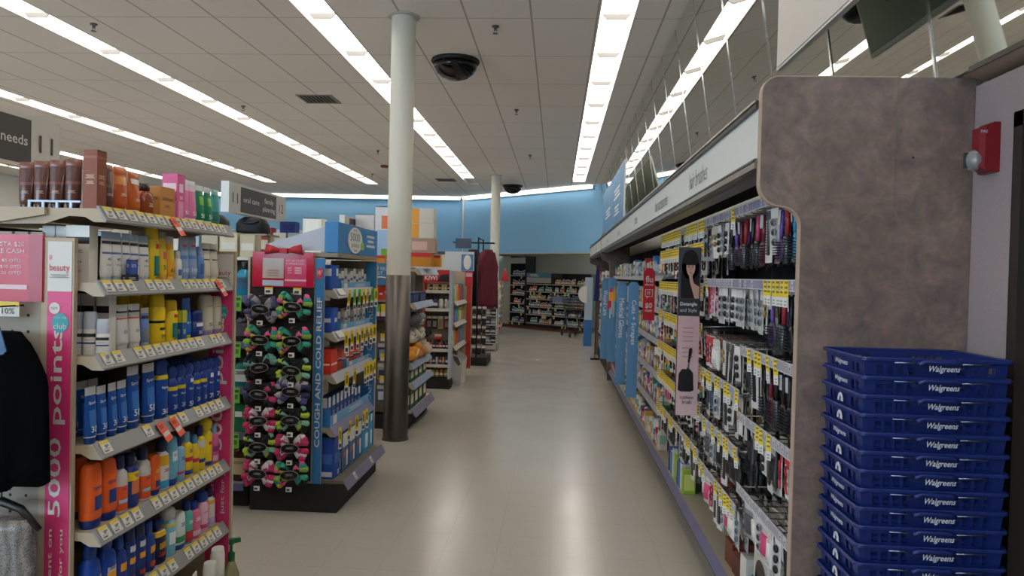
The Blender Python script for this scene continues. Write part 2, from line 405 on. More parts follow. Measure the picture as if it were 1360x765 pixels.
# ------------------------------------------------------------------ product prototypes (unit size: depth x, width y, height z, front +x)
def ring(rx, ry, z, e=2.3, n=18, a0=0.0, a1=None):
    out = []
    N = n if a1 is None else n + 1
    for k in range(N):
        a = a0 + (2 * PI if a1 is None else a1 - a0) * k / n
        c, s = math.cos(a), math.sin(a)
        out.append((rx * math.copysign(abs(c) ** (2 / e), c), ry * math.copysign(abs(s) ** (2 / e), s), z))
    return out
def prof_at(pf, z):
    for (z0, a0, b0), (z1, a1, b1) in zip(pf, pf[1:]):
        if z0 <= z <= z1:
            t = (z - z0) / max(z1 - z0, 1e-9); return a0 + (a1 - a0) * t, b0 + (b1 - b0) * t
    return pf[-1][1:]
SHAPES = {
    'tube': dict(e=2.1, body=[(.11, .36, .42), (.2, .40, .46), (.6, .27, .48), (.9, .09, .5), (1, .05, .5)], cap=[(0, .33, .36), (.105, .35, .40), (.11, .3, .36)]),
    'bottle': dict(e=2.5, body=[(0, .40, .45), (.02, .46, .5), (.55, .46, .5), (.70, .42, .44), (.78, .22, .25)], cap=[(.77, .25, .27), (.8, .28, .31), (.97, .26, .29), (1, .2, .23)]),
    'inv': dict(e=2.6, body=[(.13, .42, .46), (.16, .46, .5), (.8, .43, .47), (.95, .38, .42), (1, .26, .32)], cap=[(0, .40, .44), (.12, .43, .47), (.13, .38, .42)]),
    'spray': dict(e=2.0, body=[(0, .44, .44), (.02, .47, .47), (.7, .47, .47), (.75, .40, .40)], cap=[(.74, .42, .42), (.92, .41, .41), (.98, .36, .36), (1, .2, .2)]),
    'can': dict(e=2.0, body=[(0, .44, .44), (.02, .47, .47), (.66, .47, .47), (.72, .36, .36), (.76, .30, .30)], cap=[(.74, .33, .33), (.8, .44, .44), (.9, .46, .46), (.97, .36, .36), (1, .15, .15)]),
    'stick': dict(e=2.6, body=[(0, .4, .45), (.03, .45, .5), (.6, .45, .5)], cap=[(.6, .43, .48), (.9, .42, .47), (1, .36, .42)]),
    'trigger': dict(e=2.2, body=[(0, .42, .46), (.02, .46, .5), (.5, .46, .5), (.66, .3, .36), (.76, .17, .19)], cap=[(.76, .2, .2), (.8, .24, .2), (.93, .3, .2), (1, .26, .16)]),
}
def prod(shape, name, cat, body, cap='#ffffff', label=None, text=None, extra=None, r=.35, seal=None):
    key = ('prod', shape, name, body, cap, str(label), str(text), str(extra), seal)
    if key in PR: return PR[key]
    parts = []
    if shape == 'box':
        b = MB(); bm = M(body, .55); b.box(-.5, .5, -.5, .5, 0, 1, bm); root = b.mesh(name)
        fl = MB(); fl.box(-.47, .5, -.49, .49, .985, 1.003, M(cap, .55)); parts.append(('flap', fl.mesh('flap')))
        for (c, z0, z1, y0, y1) in (label or ()):
            q = MB(); e = .006; lm = M(c, .5)
            q.box(.5, .5 + e, y0, y1, z0, z1, lm); q.box(-.5 + .08, .5 - .08, -.5 - e, -.5, z0, z1, lm); parts.append(('label', q.mesh('label')))
        for (s, z, h, w, c) in (text or ()):
            q = MB(); q.text(s, (.51, 0, z), (0, 1, 0), (0, 0, 1), w, h, M(c, .5)); q.text(s, (0, -.51, z), (1, 0, 0), (0, 0, 1), w, h, M(c, .5)); parts.append(('lettering', q.mesh('lettering')))
        PR[key] = (name, cat, root, parts); return PR[key]
    S = SHAPES[shape]; e = S['e']
    b = MB(); b.loft([ring(x, y, z, e) for z, x, y in S['body']], M(body, r)); root = b.mesh(name)
    c = MB(); c.loft([ring(x, y, z, e) for z, x, y in S['cap']], M(cap, r))
    if shape == 'trigger': c.box(.2, .5, -.1, .1, .9, .97, M(cap, r)); c.box(.2, .3, -.08, .08, .74, .9, M(cap, r))
    parts.append(('cap', c.mesh('cap')))
    if seal:
        q = MB(); q.loft([ring(x + .012, y + .012, z, e) for z, x, y in ((.86, .12, .49), (.93, .08, .5), (1.003, .05, .5))], M(seal, r)); parts.append(('seal', q.mesh('seal')))
    for (c_, z0, z1, ha) in (label or ()):
        q = MB(); zz = [z0 + (z1 - z0) * k / 4 for k in range(5)]
        rr = []
        for z in zz:
            x, y = prof_at(S['body'], z); rr.append(ring(x + .012, y + .012, z, e, 14, -ha, ha))
        q.loft(rr, M(c_, r), False, False, True, False); parts.append(('label', q.mesh('label')))
    for (s, z, h, w, c_) in (text or ()):
        x, y = prof_at(S['body'], z); q = MB()
        q.text(s, (0, 0, z), (0, 1, 0), (0, 0, 1), w, h, M(c_, .4), bold=.01, bend=lambda a, x=x, y=y: (x + .03) * math.sqrt(max(.05, 1 - (a / (y + .03)) ** 2)))
        parts.append(('lettering', q.mesh('lettering')))
    PR[key] = (name, cat, root, parts); return PR[key]

DB, MB_, NV, OR, YE, WH, PK, TE, GR = '#0f4fa3', '#2b62b5', '#182a62', '#f0641e', '#f0cf1c', '#e9e6dd', '#e6639c', '#3fa9a5', '#0f7a4e'
K = {}
K['tubebrown'] = (prod('tube', 'lotion_tube', 'tube', '#5a3228', '#2c1a15', [('#7a4b3c', .5, .56, 1.3)], [('~', .35, .05, .5, '#c9a48f')], seal='#7d4a3c', r=.22), 'brown bronzing lotion tube')
K['tubeorange'] = (prod('tube', 'lotion_tube', 'tube', '#c4561c', '#b34717', [('#d98a3c', .62, .8, 1.2)], [('~', .4, .06, .5, '#f3d7b8')], seal='#d9732a', r=.22), 'orange tanning lotion tube')
K['tubeorange2'] = (prod('tube', 'lotion_tube', 'tube', '#c9621f', '#d8cfc4', [('#e9e1d6', .72, .84, .9)], [('~', .35, .06, .5, '#f3d7b8')], seal='#cf6b26', r=.22), 'orange tube with a pale round mark')
K['bottleamber'] = (prod('bottle', 'tanning_oil_bottle', 'bottle', '#9a4716', '#3a1a12', [], [('~', .35, .1, .4, '#f0d6b4')], r=.2), 'amber tanning oil bottle')
K['boxtan'] = (prod('box', 'carton', 'box', '#c88a45', '#b87a38', [], [('sunscreen', .62, .1, .7, '#5d3a18'), ('~', .4, .06, .35, '#5d3a18')]), 'tan cardboard sunscreen carton')
K['cardpink'] = (prod('box', 'carton', 'box', '#e0689c', '#d45a90', [('#f4dbe6', .62, .8, -.25, .25), ('#efa0c0', .05, .42, -.3, .3)], [('50', .5, .07, .35, '#ffffff')]), 'bright pink carton with a white mark')
K['tubepink'] = (prod('tube', 'sunscreen_tube', 'tube', '#e87fae', '#f3e3ea', [('#f1cfdf', .75, .88, 1.1)], [('50', .22, .1, .5, '#ffffff')], seal='#e7dfe2'), 'pink sunscreen tube with white cap')
K['tubegreen'] = (prod('tube', 'sunscreen_tube', 'tube', '#128259', '#e4ece6', [('#8cc63f', .5, .72, .6)], [('50', .22, .11, .5, '#ffffff')], seal='#d8e3da'), 'dark green sunscreen tube')
K['tubeteal'] = (prod('tube', 'sunscreen_tube', 'tube', '#4aa596', '#0e5c4c', [('#1d7a68', .15, .4, 1.3)], [], seal='#9fcfc2'), 'pale teal sunscreen tube')
K['tubesilver'] = (prod('tube', 'sunscreen_tube', 'tube', '#e3e1dc', '#aab4c0', [('#24242a', .76, .82, 1.3), ('#5e6fa8', .56, .6, 1.3)], [('45', .46, .06, .35, '#3b3b44'), ('sheer', .35, .04, .5, '#77777d')], seal='#9fb2cc'), 'white sunscreen tube with silver seal')
K['sprayyellow'] = (prod('spray', 'sunscreen_spray', 'spray can', YE, '#e0bb14', [('#d9382e', .58, .66, .5), ('#1c7a72', .1, .45, .7)], [('50', .1, .08, .5, '#12606a')]), 'yellow sunscreen spray can')
K['spraybig'] = (prod('spray', 'sunscreen_spray', 'spray can', '#f2cd10', '#e6c512', [('#1b1b1e', .42, .47, 3.1), ('#1c1c22', .28, .33, .5)], [('70', .16, .07, .3, '#12606a')]), 'large yellow spray can with black band')
K['tubeyellow'] = (prod('tube', 'sunscreen_tube', 'tube', '#e8c62a', '#e9a23b', [('#e65b74', .45, .6, .5)], [('50', .28, .1, .6, '#1c7a72')], seal='#9b9a86'), 'yellow sunscreen tube')
K['tubeyelloworange'] = (prod('tube', 'sunscreen_tube', 'tube', '#f0ae1e', '#f3bb4a', [('#d7c52c', .45, .7, .7)], [('60', .25, .1, .6, '#4a6b1c')], seal='#cfcabf'), 'amber yellow sunscreen tube')
K['bottlewhite'] = (prod('bottle', 'lotion_bottle', 'bottle', WH, '#d9d8d2', [('#4d73b0', .2, .4, .8)], []), 'small white lotion bottle')
K['tubeblue'] = (prod('tube', 'sunscreen_tube', 'tube', '#8fa9cc', '#7f9cc6', [('#c93a4e', .78, .84, .5), ('#5f83bd', .5, .58, 1.1)], [('100', .25, .08, .6, '#e9eef6')], seal='#a8abb2'), 'pale blue sunscreen tube')
K['bottleblue'] = (prod('bottle', 'lotion_bottle', 'bottle', '#6c96c9', '#93b4db', [('#3f6fae', .2, .5, .8)], []), 'small blue lotion bottle')
K['tubecream'] = (prod('tube', 'sunscreen_tube', 'tube', '#ddd3bf', '#cfc3a6', [('#26262a', .8, .85, 1.2), ('#3c3c42', .55, .58, .8)], [], seal='#e3dccd'), 'cream sunscreen tube')
K['tubered'] = (prod('tube', 'sunscreen_tube', 'tube', '#dcd8d2', '#cfccc6', [('#26262a', .82, .88, 1.3), ('#cf4a33', .68, .71, 1.3)], [('55', .4, .06, .3, '#3b3b44')], seal='#e6e4e0'), 'white tube with thin red stripe')
K['tubesmallblue'] = (prod('tube', 'sunscreen_tube', 'tube', '#6f8fd0', '#a8acb2', [('#26262a', .72, .8, 1.3), ('#85868c', .15, .5, 1.2)], [], seal='#cfd0d4'), 'small blue and grey tube')
K['boxyellow'] = (prod('box', 'carton', 'box', '#1f5c9a', '#c2c428', [('#c4c62a', .6, 1.0, -.5, .5)], [('30', .3, .16, .5, '#ffffff')]), 'small blue and lime carton')
K['tubeskyblue'] = (prod('tube', 'sunscreen_tube', 'tube', '#1f66b8', '#b3b52a', [('#153f7f', .66, .72, .9)], [('sport', .4, .06, .6, '#dfe8f4')], seal='#2a74c4'), 'bright blue sunscreen tube')
K['sticknavy'] = (prod('stick', 'sunscreen_stick', 'stick', '#17398c', '#142e78', [('#e9e9ee', .42, .55, .7)], [('50', .2, .12, .4, '#dfe8f4')]), 'short navy sunscreen stick')
K['bottlecream'] = (prod('inv', 'sunscreen_bottle', 'bottle', '#d9d2bd', '#8c7aa8', [('#b78a4a', .72, .74, .8)], [('50', .28, .09, .5, '#3f7d4b')]), 'cream baby sunscreen bottle with mauve cap')
for k, c, t in (('tubesport', DB, '30'), ('tubesportbig', DB, '50')):
    K[k] = (prod('tube', 'sunscreen_tube', 'tube', c, '#0c3f8c', [('#d5d9e2', .115, .135, 3.1), ('#3a78c4', .3, .6, .7)], [('Sport', .72, .07, .66, '#eef2fa'), (t, .26, .11, .5, '#eef2fa')], seal='#d6d7d9'), ('blue sport sunscreen tube with white seal' if k == 'tubesport' else 'large blue sport sunscreen tube'))
K['spraysport'] = (prod('spray', 'sunscreen_spray', 'spray can', '#0f469c', '#123c86', [('#e3c81c', .66, .73, 3.1)], [('Sport', .52, .05, .62, '#eef2fa'), ('30', .12, .09, .55, '#eef2fa')]), 'tall blue spray can with yellow band')
K['cansport'] = (prod('can', 'sunscreen_spray', 'spray can', '#123f94', '#133f8e', [('#e3c81c', .5, .58, 1.5)], [('Sport', .4, .05, .62, '#cfd8ea'), ('30', .16, .09, .5, '#cfd8ea')]), 'blue spray can banded in yellow')
K['cansport50'] = (prod('can', 'sunscreen_spray', 'spray can', '#123f94', '#133f8e', [('#dfe3ea', .58, .66, .5)], [('Sport', .44, .06, .62, '#eef2fa'), ('50', .12, .1, .6, '#eef2fa')]), 'blue spray can numbered fifty')
K['cansport70'] = (prod('can', 'sunscreen_spray', 'spray can', '#123f94', '#133f8e', [('#dfe3ea', .56, .66, .5)], [('Sport', .44, .05, .62, '#eef2fa'), ('70', .14, .1, .6, '#eef2fa')]), 'blue spray can numbered seventy')
K['boxlime'] = (prod('box', 'carton', 'box', '#bfcf3a', '#a9bd2c', [('#d7de63', .3, .6, -.5, .5)], []), 'narrow lime green carton')
K['invorange'] = (prod('inv', 'sunscreen_bottle', 'bottle', OR, '#16307e', [('#1f3a80', .28, .5, .45)], [('sport', .62, .08, .6, '#1f3a80')]), 'big orange sunscreen bottle on a blue cap')
K['invorangesmall'] = (prod('inv', 'sunscreen_bottle', 'bottle', '#f2691f', '#16307e', [('#24408a', .2, .36, .6)], [('~', .6, .08, .6, '#d8e34a')]), 'small orange sunscreen bottle on a blue cap')
K['bottleow'] = (prod('bottle', 'sunscreen_bottle', 'bottle', '#cfccc8', '#171f52', [('#ef5a28', .05, .48, 1.7), ('#8fd0e8', .18, .24, .9)], [('sport', .42, .06, .6, '#25357a')]), 'white and orange sunscreen bottle')
K['bottlenavyyellow'] = (prod('bottle', 'sunscreen_bottle', 'bottle', '#1a3a86', '#141c4c', [('#eac51e', .5, .66, 1.4), ('#d9774a', .25, .5, .8)], [('~', .58, .06, .6, '#25357a')]), 'navy sunscreen bottle with yellow shoulder')
K['bottleyw'] = (prod('bottle', 'sunscreen_bottle', 'bottle', '#e3e0d8', '#141c4c', [('#e8b41c', .5, .7, 1.8), ('#3aa8d8', .05, .2, 1.4)], [('~', .4, .06, .6, '#b03a4a')]), 'white sunscreen bottle with golden shoulder')
K['inv_lightblue'] = (prod('inv', 'sunscreen_bottle', 'bottle', '#6db6d0', '#1c3f94', [('#d8eef4', .5, .7, .5)], [('~', .62, .06, .5, '#c7502c')]), 'sky blue sunscreen bottle on a blue cap')
K['bottlelightblue'] = (prod('bottle', 'sunscreen_bottle', 'bottle', '#86b9d3', '#1a2a66', [('#c13f62', .16, .22, 1.2)], [('~', .5, .07, .6, '#2a4f94')]), 'light blue sunscreen bottle')
K['bottleyellow'] = (prod('bottle', 'sunscreen_bottle', 'bottle', '#ecc81a', '#7fb2cf', [('#c92f2f', .35, .45, 1.3), ('#263f92', .06, .16, 1.6)], [('~', .58, .07, .6, '#2a4f94')]), 'yellow sunscreen bottle with pale blue cap')
K['bottleyellowred'] = (prod('bottle', 'sunscreen_bottle', 'bottle', '#e2c325', '#3f8fc4', [('#c92f2f', .3, .4, 1.3)], []), 'yellow bottle with a red stripe')
K['bottleyellowwhite'] = (prod('bottle', 'sunscreen_bottle', 'bottle', '#e8cb1e', '#18235a', [('#c8c8c4', .52, .68, 1.8), ('#1f3a86', .18, .26, 1.4)], []), 'yellow bottle with silver shoulder')
K['canyellow'] = (prod('can', 'sunscreen_spray', 'spray can', '#ecd01c', '#ecd01c', [('#24408a', .02, .1, 3.1), ('#d8432c', .45, .52, .5)], []), 'bright yellow spray can')
K['bottlepink'] = (prod('bottle', 'sunscreen_bottle', 'bottle', '#d9679a', '#7fb2d0', [('#a02c86', .3, .45, 1.2), ('#f0c3d6', .05, .2, 1.2)], []), 'small pink sunscreen bottle')
K['bottlenavy'] = (prod('bottle', 'sunscreen_bottle', 'bottle', '#1247a8', '#123a8c', [('#f0a51e', .3, .44, .55), ('#c9ccd4', .44, .52, .5)], [('~', .5, .05, .5, '#16285e')]), 'big blue sunscreen bottle with orange swirl')
K['bottlenavysmall'] = (prod('bottle', 'sunscreen_bottle', 'bottle', '#1a3f8e', '#1b4a9e', [('#f0a51e', .38, .52, .6), ('#c8401f', .1, .2, .6)], []), 'small dark blue bottle with orange swirl')
K['sprynavy'] = (prod('spray', 'sunscreen_spray', 'spray can', '#17357e', '#12255c', [('#f0a51e', .36, .46, .6), ('#c9ccd4', .56, .66, .6), ('#c8401f', .08, .16, .6)], []), 'dark blue spray can with orange swirl')
K['bottlenavyy'] = (prod('bottle', 'sunscreen_bottle', 'bottle', '#141c44', '#14286a', [('#e8b81c', .62, .74, 2.6), ('#b98f2a', .34, .48, .5)], [('~', .22, .08, .6, '#d8472c')]), 'black sunscreen bottle with yellow collar')
K['canlight'] = (prod('can', 'sunscreen_spray', 'spray can', '#7fc4d6', '#d6d4cc', [('#e3c64a', .62, .68, 3.1), ('#eef4f2', .25, .5, .8)], []), 'pale aqua spray can with white top')
K['bottlewhiteblue'] = (prod('inv', 'sunscreen_bottle', 'bottle', '#e3ebe6', '#1b4a9e', [('#2f8f5a', .2, .36, 1.3)], [('~', .66, .1, .5, '#2b7a9e')]), 'white sunscreen bottle with green waves')
K['bottleteal'] = (prod('bottle', 'sunscreen_bottle', 'bottle', '#58b5a4', '#16357e', [('#c62f3c', .05, .3, 1.4)], [('~', .5, .06, .6, '#ffffff')]), 'teal bottle with red base')
K['bottlepinkblue'] = (prod('bottle', 'sunscreen_bottle', 'bottle', '#e26a92', '#1d3f9e', [('#e9c1d2', .08, .22, 1.3)], [('~', .52, .08, .66, '#ffffff')]), 'pink sunscreen bottle with blue cap')
K['canpink'] = (prod('can', 'sunscreen_spray', 'spray can', '#e7b4c8', '#1b3f94', [('#d04a86', .1, .2, 1.2)], [('sheer', .5, .05, .6, '#b04a7a')]), 'pale pink spray can with blue top')
K['bottlebeige'] = (prod('bottle', 'sunscreen_bottle', 'bottle', '#d8cdbf', '#1c1f44', [('#e0a84a', .6, .7, 2.2), ('#b7a7cf', .08, .26, 1.2)], []), 'beige sunscreen bottle with dark cap')
EC1 = {
'top': (1.757, [('tubebrown',2.371,0.074,0.15),('tubeorange',2.450,0.078,0.150),('tubeorange2',2.531,0.075,0.145),('bottleamber',2.609,0.075,0.117),('boxtan',2.715,0.108,0.115),('cardpink',2.815,0.063,0.175),('tubepink',2.878,0.054,0.165),('tubepink',2.940,0.066,0.166),('tubegreen',3.010,0.066,0.156),('tubegreen',3.080,0.066,0.156),('tubeteal',3.148,0.062,0.155)]),
'second': (1.527, [('tubesilver',2.371,0.053,0.163),('tubesilver',2.425,0.054,0.163),('tubesilver',2.478,0.049,0.163),('tubesilver',2.532,0.056,0.162),('tubesilver',2.594,0.058,0.160),('sprayyellow',2.659,0.062,0.205),('tubeyellow',2.719,0.053,0.183),('tubeyelloworange',2.777,0.058,0.168),('bottlewhite',2.828,0.038,0.115),('tubeblue',2.885,0.066,0.172),('tubeblue',2.954,0.066,0.175),('bottleblue',3.012,0.044,0.140),('tubecream',3.070,0.066,0.156),('tubecream',3.143,0.07,0.156)]),
'third': (1.298, [('tubered',2.471,0.066,0.152),('tubered',2.544,0.066,0.152),('tubesmallblue',2.606,0.05,0.136),('spraybig',2.705,0.085,0.184),('sprayyellow',2.801,0.072,0.159),('boxyellow',2.859,0.038,0.116),('tubeskyblue',2.916,0.068,0.162),('sticknavy',3.002,0.08,0.109),('bottlecream',3.095,0.080,0.170),('bottlecream',3.180,0.072,0.163)]),
'fourth': (1.02, [('tubesport',2.300,0.054,0.178),('tubesport',2.358,0.056,0.173),('tubesport',2.415,0.052,0.174),('tubesport',2.473,0.058,0.174),('tubesportbig',2.545,0.076,0.215),('tubesportbig',2.645,0.076,0.212),('spraysport',2.733,0.074,0.220),('cansport',2.809,0.062,0.184),('cansport',2.873,0.058,0.182),('cansport50',2.936,0.062,0.184),('cansport',2.997,0.056,0.184),('cansport',3.055,0.054,0.182),('cansport70',3.114,0.06,0.183),('cansport70',3.176,0.06,0.182)]),
'fifth': (.748, [('invorange',2.325,0.080,0.203),('invorange',2.408,0.072,0.200),('bottleow',2.475,0.058,0.192),('bottlenavyyellow',2.545,0.070,0.186),('bottleow',2.622,0.062,0.186),('invorangesmall',2.689,0.060,0.146),('bottleyw',2.752,0.062,0.186),('inv_lightblue',2.815,0.060,0.186),('bottlelightblue',2.876,0.060,0.176),('bottleyellow',2.938,0.060,0.178),('bottleyellowred',2.994,0.048,0.155),('bottleyellowwhite',3.047,0.054,0.180),('canyellow',3.112,0.068,0.200),('bottlepink',3.175,0.052,0.160)]),
'sixth': (.478, [('bottlenavy',2.325,0.080,0.220),('bottlenavy',2.408,0.080,0.220),('bottlenavysmall',2.476,0.052,0.190),('sprynavy',2.534,0.060,0.208),('sprynavy',2.598,0.062,0.202),('bottlenavysmall',2.662,0.058,0.177),('bottlenavyy',2.734,0.078,0.165),('canlight',2.812,0.070,0.185),('bottlewhiteblue',2.886,0.070,0.145),('bottleteal',2.950,0.055,0.169),('bottlepinkblue',3.015,0.070,0.148),('canpink',3.086,0.066,0.169),('bottlebeige',3.150,0.058,0.165)])}
XF = -1.435
for sh, (z, items) in EC1.items():
    for i, (k, y, w, h) in enumerate(items):
        p, d = K[k]
        dp = min(w * .95, .062) * (.8 if 'tube' in k else 1)
        place(p, '%s, %s from the near end, %s sunscreen shelf' % (d, nth(i), sh), (XF - dp / 2, y, z + .0008), RN.uniform(-.08, .08), (dp, w * .95, h), 'sunscreens on the %s shelf of the pink endcap' % sh)
# second rows that show behind the front ones
for i, y in enumerate((2.30, 2.355, 2.412, 2.47)):
    place(K['tubesport'][0], 'blue sport tube standing behind the %s front tube, fourth sunscreen shelf' % nth(i), (XF - .12, y, 1.02), 0, (.05, .054, .178), 'sunscreens on the fourth shelf of the pink endcap')
for i, y in enumerate((2.33, 2.41)):
    place(K['invorange'][0], 'orange sunscreen bottle standing behind the %s big orange one' % nth(i), (XF - .13, y, .748), 0, (.06, .072, .2), 'sunscreens on the fifth shelf of the pink endcap')
for i, y in enumerate((2.66, 2.74, 2.81)):
    place(K['spraybig'][0], 'yellow spray can in the dark back row, %s from the near end' % nth(i), (XF - .14, y, 1.298), 0, (.065, .075, .195), 'sunscreens on the third shelf of the pink endcap')
for i, y in enumerate((2.80, 2.86, 2.93, 2.99, 3.05, 3.11)):
    place(K['cansport50'][0], 'blue spray can in the back row, %s from the near end, fourth sunscreen shelf' % nth(i), (XF - .12, y, 1.02), 0, (.055, .055, .19), 'sunscreens on the fourth shelf of the pink endcap')
# things lined up across the near end
for i, x in enumerate((-1.703, -1.654, -1.602, -1.549)):
    place(K['tubebrown'][0], 'brown bronzing tube across the near end of top shelf, %s from pegboard side' % nth(i), (x, 2.345, 1.757), -PI / 2 + .15, (.045, .05, .15 + .004 * i), 'brown bronzing tubes across the near end')
place(prod('box', 'carton', 'box', '#8a4a32', '#7a3d28', [('#a5643f', .86, .9, -.5, .5)], [('~', .55, .06, .7, '#d9b49a'), ('~', .45, .05, .6, '#d9b49a')]), 'tall brown carton standing highest on the top sunscreen shelf', (-1.462, 2.318, 1.757), 0, (.045, .05, .185))
f = MB(); wl = M('#b9d3ee', .3)
f.box(-1.66, -1.49, 2.288, 2.291, 1.776, 1.782, wl)
for x in (-1.655, -1.61, -1.565, -1.52): f.box(x - .004, x + .004, 2.287, 2.291, 1.757, 1.778, wl)
thing('shelf_fence', 'clear bluish wire fence along near edge of top sunscreen shelf', 'fence', f)
ctn = prod('box', 'carton', 'box', '#ddd8cc', '#efeee8', [('#1d1d20', .68, .8, -.5, .5), ('#efeee8', .8, 1.0, -.5, .5)], [('~', .55, .05, .5, '#8d8a84'), ('60+', .36, .07, .4, '#4a4a4c'), ('~', .2, .04, .4, '#8d8a84')])
for i, x in enumerate((-1.612, -1.568)):
    place(ctn, 'white carton with black band, %s from the pegboard, second sunscreen shelf' % nth(i), (x, 2.345, 1.527), -PI / 2, (.05, .04, .176), 'white cartons on the second shelf')
place(ctn, 'wide white carton with black band beside the silver tubes, second sunscreen shelf', (-1.505, 2.325, 1.527), -PI / 2, (.045, .075, .178), 'white cartons on the second shelf')
place(prod('box', 'carton', 'box', '#28418c', '#22387a', [('#3c56a8', .1, .9, -.4, .4)], [('30%', .6, .22, .6, '#e6ebf6')]), 'little navy carton perched before the silver tubes', (-1.424, 2.47, 1.553), 0, (.012, .05, .05))
place(prod('box', 'carton', 'box', '#202024', '#18181b', [], [('~', .5, .3, .6, '#c9c9cc')]), 'flat little black carton under the navy one', (-1.424, 2.46, 1.527), 0, (.014, .075, .026))
wb = prod('stick', 'lotion_bottle', 'bottle', '#dcd9d4', '#c3c8d4', [('#24242a', .42, .5, 1.0), ('#3d3f8c', .26, .3, 1.0)], [('sheer', .36, .03, .5, '#8d8a84')])
for i, (x, h) in enumerate(((-1.512, .135), (-1.468, .137), (-1.425, .115))):
    place(wb, 'small white lotion bottle with grey cap, %s from the pink post, third shelf' % nth(i), (x, 2.315, 1.298), -PI / 2 + .3, (.036, .042, h), 'white bottles by the pink post')
for i, x in enumerate((-1.565, -1.52, -1.468)):
    place(ctn, 'white carton behind the little white bottles, %s from the pink post, third shelf' % nth(i), (x, 2.40, 1.298), -PI / 2, (.04, .042, .19), 'white cartons on the third shelf')
# lotions on the base deck
pump = None
def pump_proto():
    b = MB(); b.loft([ring(x, y, z, 2.4) for z, x, y in ((0, .4, .45), (.03, .46, .5), (.5, .44, .48), (.62, .25, .27), (.68, .16, .17))], M('#b9b98a', .12, 0, 0, 1, .55)); root = b.mesh('lotion_bottle')
    p = MB(); g = M('#0d5c32', .35)
    p.loft([ring(x, x, z, 2) for z, x in ((.67, .2), (.78, .2), (.79, .08), (.9, .08), (.9, .16), (.97, .15))], g); p.box(0, .5, -.07, .07, .91, .97, g)
    l = MB(); l.loft([ring(.46, .5, z, 2.4, 12, -1, 1) for z in (.1, .45)], M('#3d8c3a', .4), False, False, True, False)
    return ('lotion_bottle', 'bottle', root, [('pump', p.mesh('pump')), ('label', l.mesh('label'))])
place(proto('pump', pump_proto), 'clear lotion bottle with green pump at the foot of the pink endcap', (-1.29, 2.99, .20), .6, (.07, .075, .295))
for i, (k, y, w, h, x) in enumerate((('a', 2.885, .075, .285, -1.30), ('b', 2.80, .055, .262, -1.29), ('c', 2.715, .06, .25, -1.31), ('c', 2.64, .06, .25, -1.31), ('c', 2.56, .06, .24, -1.31))):
    p = {'a': prod('stick', 'lotion_bottle', 'bottle', '#7f9a4a', '#d9d6cc', [('#c9d18a', .3, .5, 1.2)], []), 'b': prod('stick', 'lotion_bottle', 'bottle', '#1d3f66', '#d5d3cb', [('#3b6aa0', .2, .5, 1.0)], []),
         'c': prod('tube', 'lotion_tube', 'tube', '#b9b9a6', '#d9d6cc', [('#7d8a5a', .3, .6, 1.2)], [], seal='#cfcfc4')}[k]
    d = {'a': 'green lotion bottle with a white cap', 'b': 'dark blue lotion bottle with white cap', 'c': 'pale grey green lotion tube'}[k]
    place(p, '%s at the endcap foot, %s from the pump bottle' % (d, nth(i)), (x, y, .20), .2, (.06, w, h), 'lotions on the base deck')

# ------------------------------------------------------------------ the pink endcap fixture
TAN = M('#b7a68e', .55); TAND = M('#a8957c', .55); RAILG = M('#8f8f8d', .4); PINK = M('#dc3c7a', .4); PAPER = M('#dcd9d2', .6); YEL = M('#e6c93a', .5); INK = M('#3a3a3e', .6); ORG = M('#ef5a35', .5)
def tagmesh(key, w, h, top, txt=True, col=PAPER):
    def f():
        t = MB(); t.box(0, .0012, -w / 2, w / 2, -h, 0, col)
        if top: t.box(.0012, .0016, -w / 2, w / 2, -h * .26, 0, top)
        if txt:
            g_ = M('#77777b', .6); t.box(.0012, .0016, -w * .12, -w * .02, -h * .6, -h * .36, g_); t.box(.0012, .0016, w * .02, w * .14, -h * .6, -h * .36, g_); t.box(.0012, .0016, w * .18, w * .3, -h * .5, -h * .36, g_); t.box(.0012, .0016, -w * .38, w * .3, -h * .70, -h * .67, g_); t.box(.0012, .0016, -w * .38, w * .1, -h * .9, -h * .78, g_)
        return t.mesh('price_tag')
    return proto(key, f)
PT = tagmesh('pt', .047, .042, YEL)
def shelf_with_rail(parent, x, y0, y1, z, depth, tags=(), dark=False, slope=.030, drop=.042, deckm=None, railm=None, tagm=None):
    s = obj('shelf', MB().box(x - depth, x - slope, y0 + .004, y1 - .004, -.022, 0, deckm or TAN), parent, (0, 0, z))
    r = MB(); r.prism([(x - slope, .010), (x, -drop + .006), (x - .004, -drop), (x - slope - .004, .006)], 'y', y0, y1, railm or RAILG); obj('price_rail', r, s)
    e = MB()
    for ya in (y0, y1 - .004): e.prism([(x - slope, 0), (x - .003, -drop), (x - .04, -drop), (x - .07, -.026), (x - .12, -.024), (x - .2, -.05), (x - depth, -.055), (x - depth, 0)], 'y', ya, ya + .004, deckm or TAN)
    obj('bracket', e, s)
    L = math.hypot(slope, drop - .016); a = math.atan2(slope, drop + .004)
    for y in tags:
        t = obj('price_tag', tagm or PT, s, (x - slope + .0025, y, .0085)); t.rotation_euler = (0, -a, 0)
    return s
RN = random.Random(5)
u = thing('endcap_shelf', 'tan endcap with pink lettered posts holding sunscreen bottles', 'shelving', None, (0, 0, 0))
def tags_for(y0, y1, step, skip):
    n = int((y1 - y0) / step); return [y0 + step * (k + .5) for k in range(n) if k not in skip]
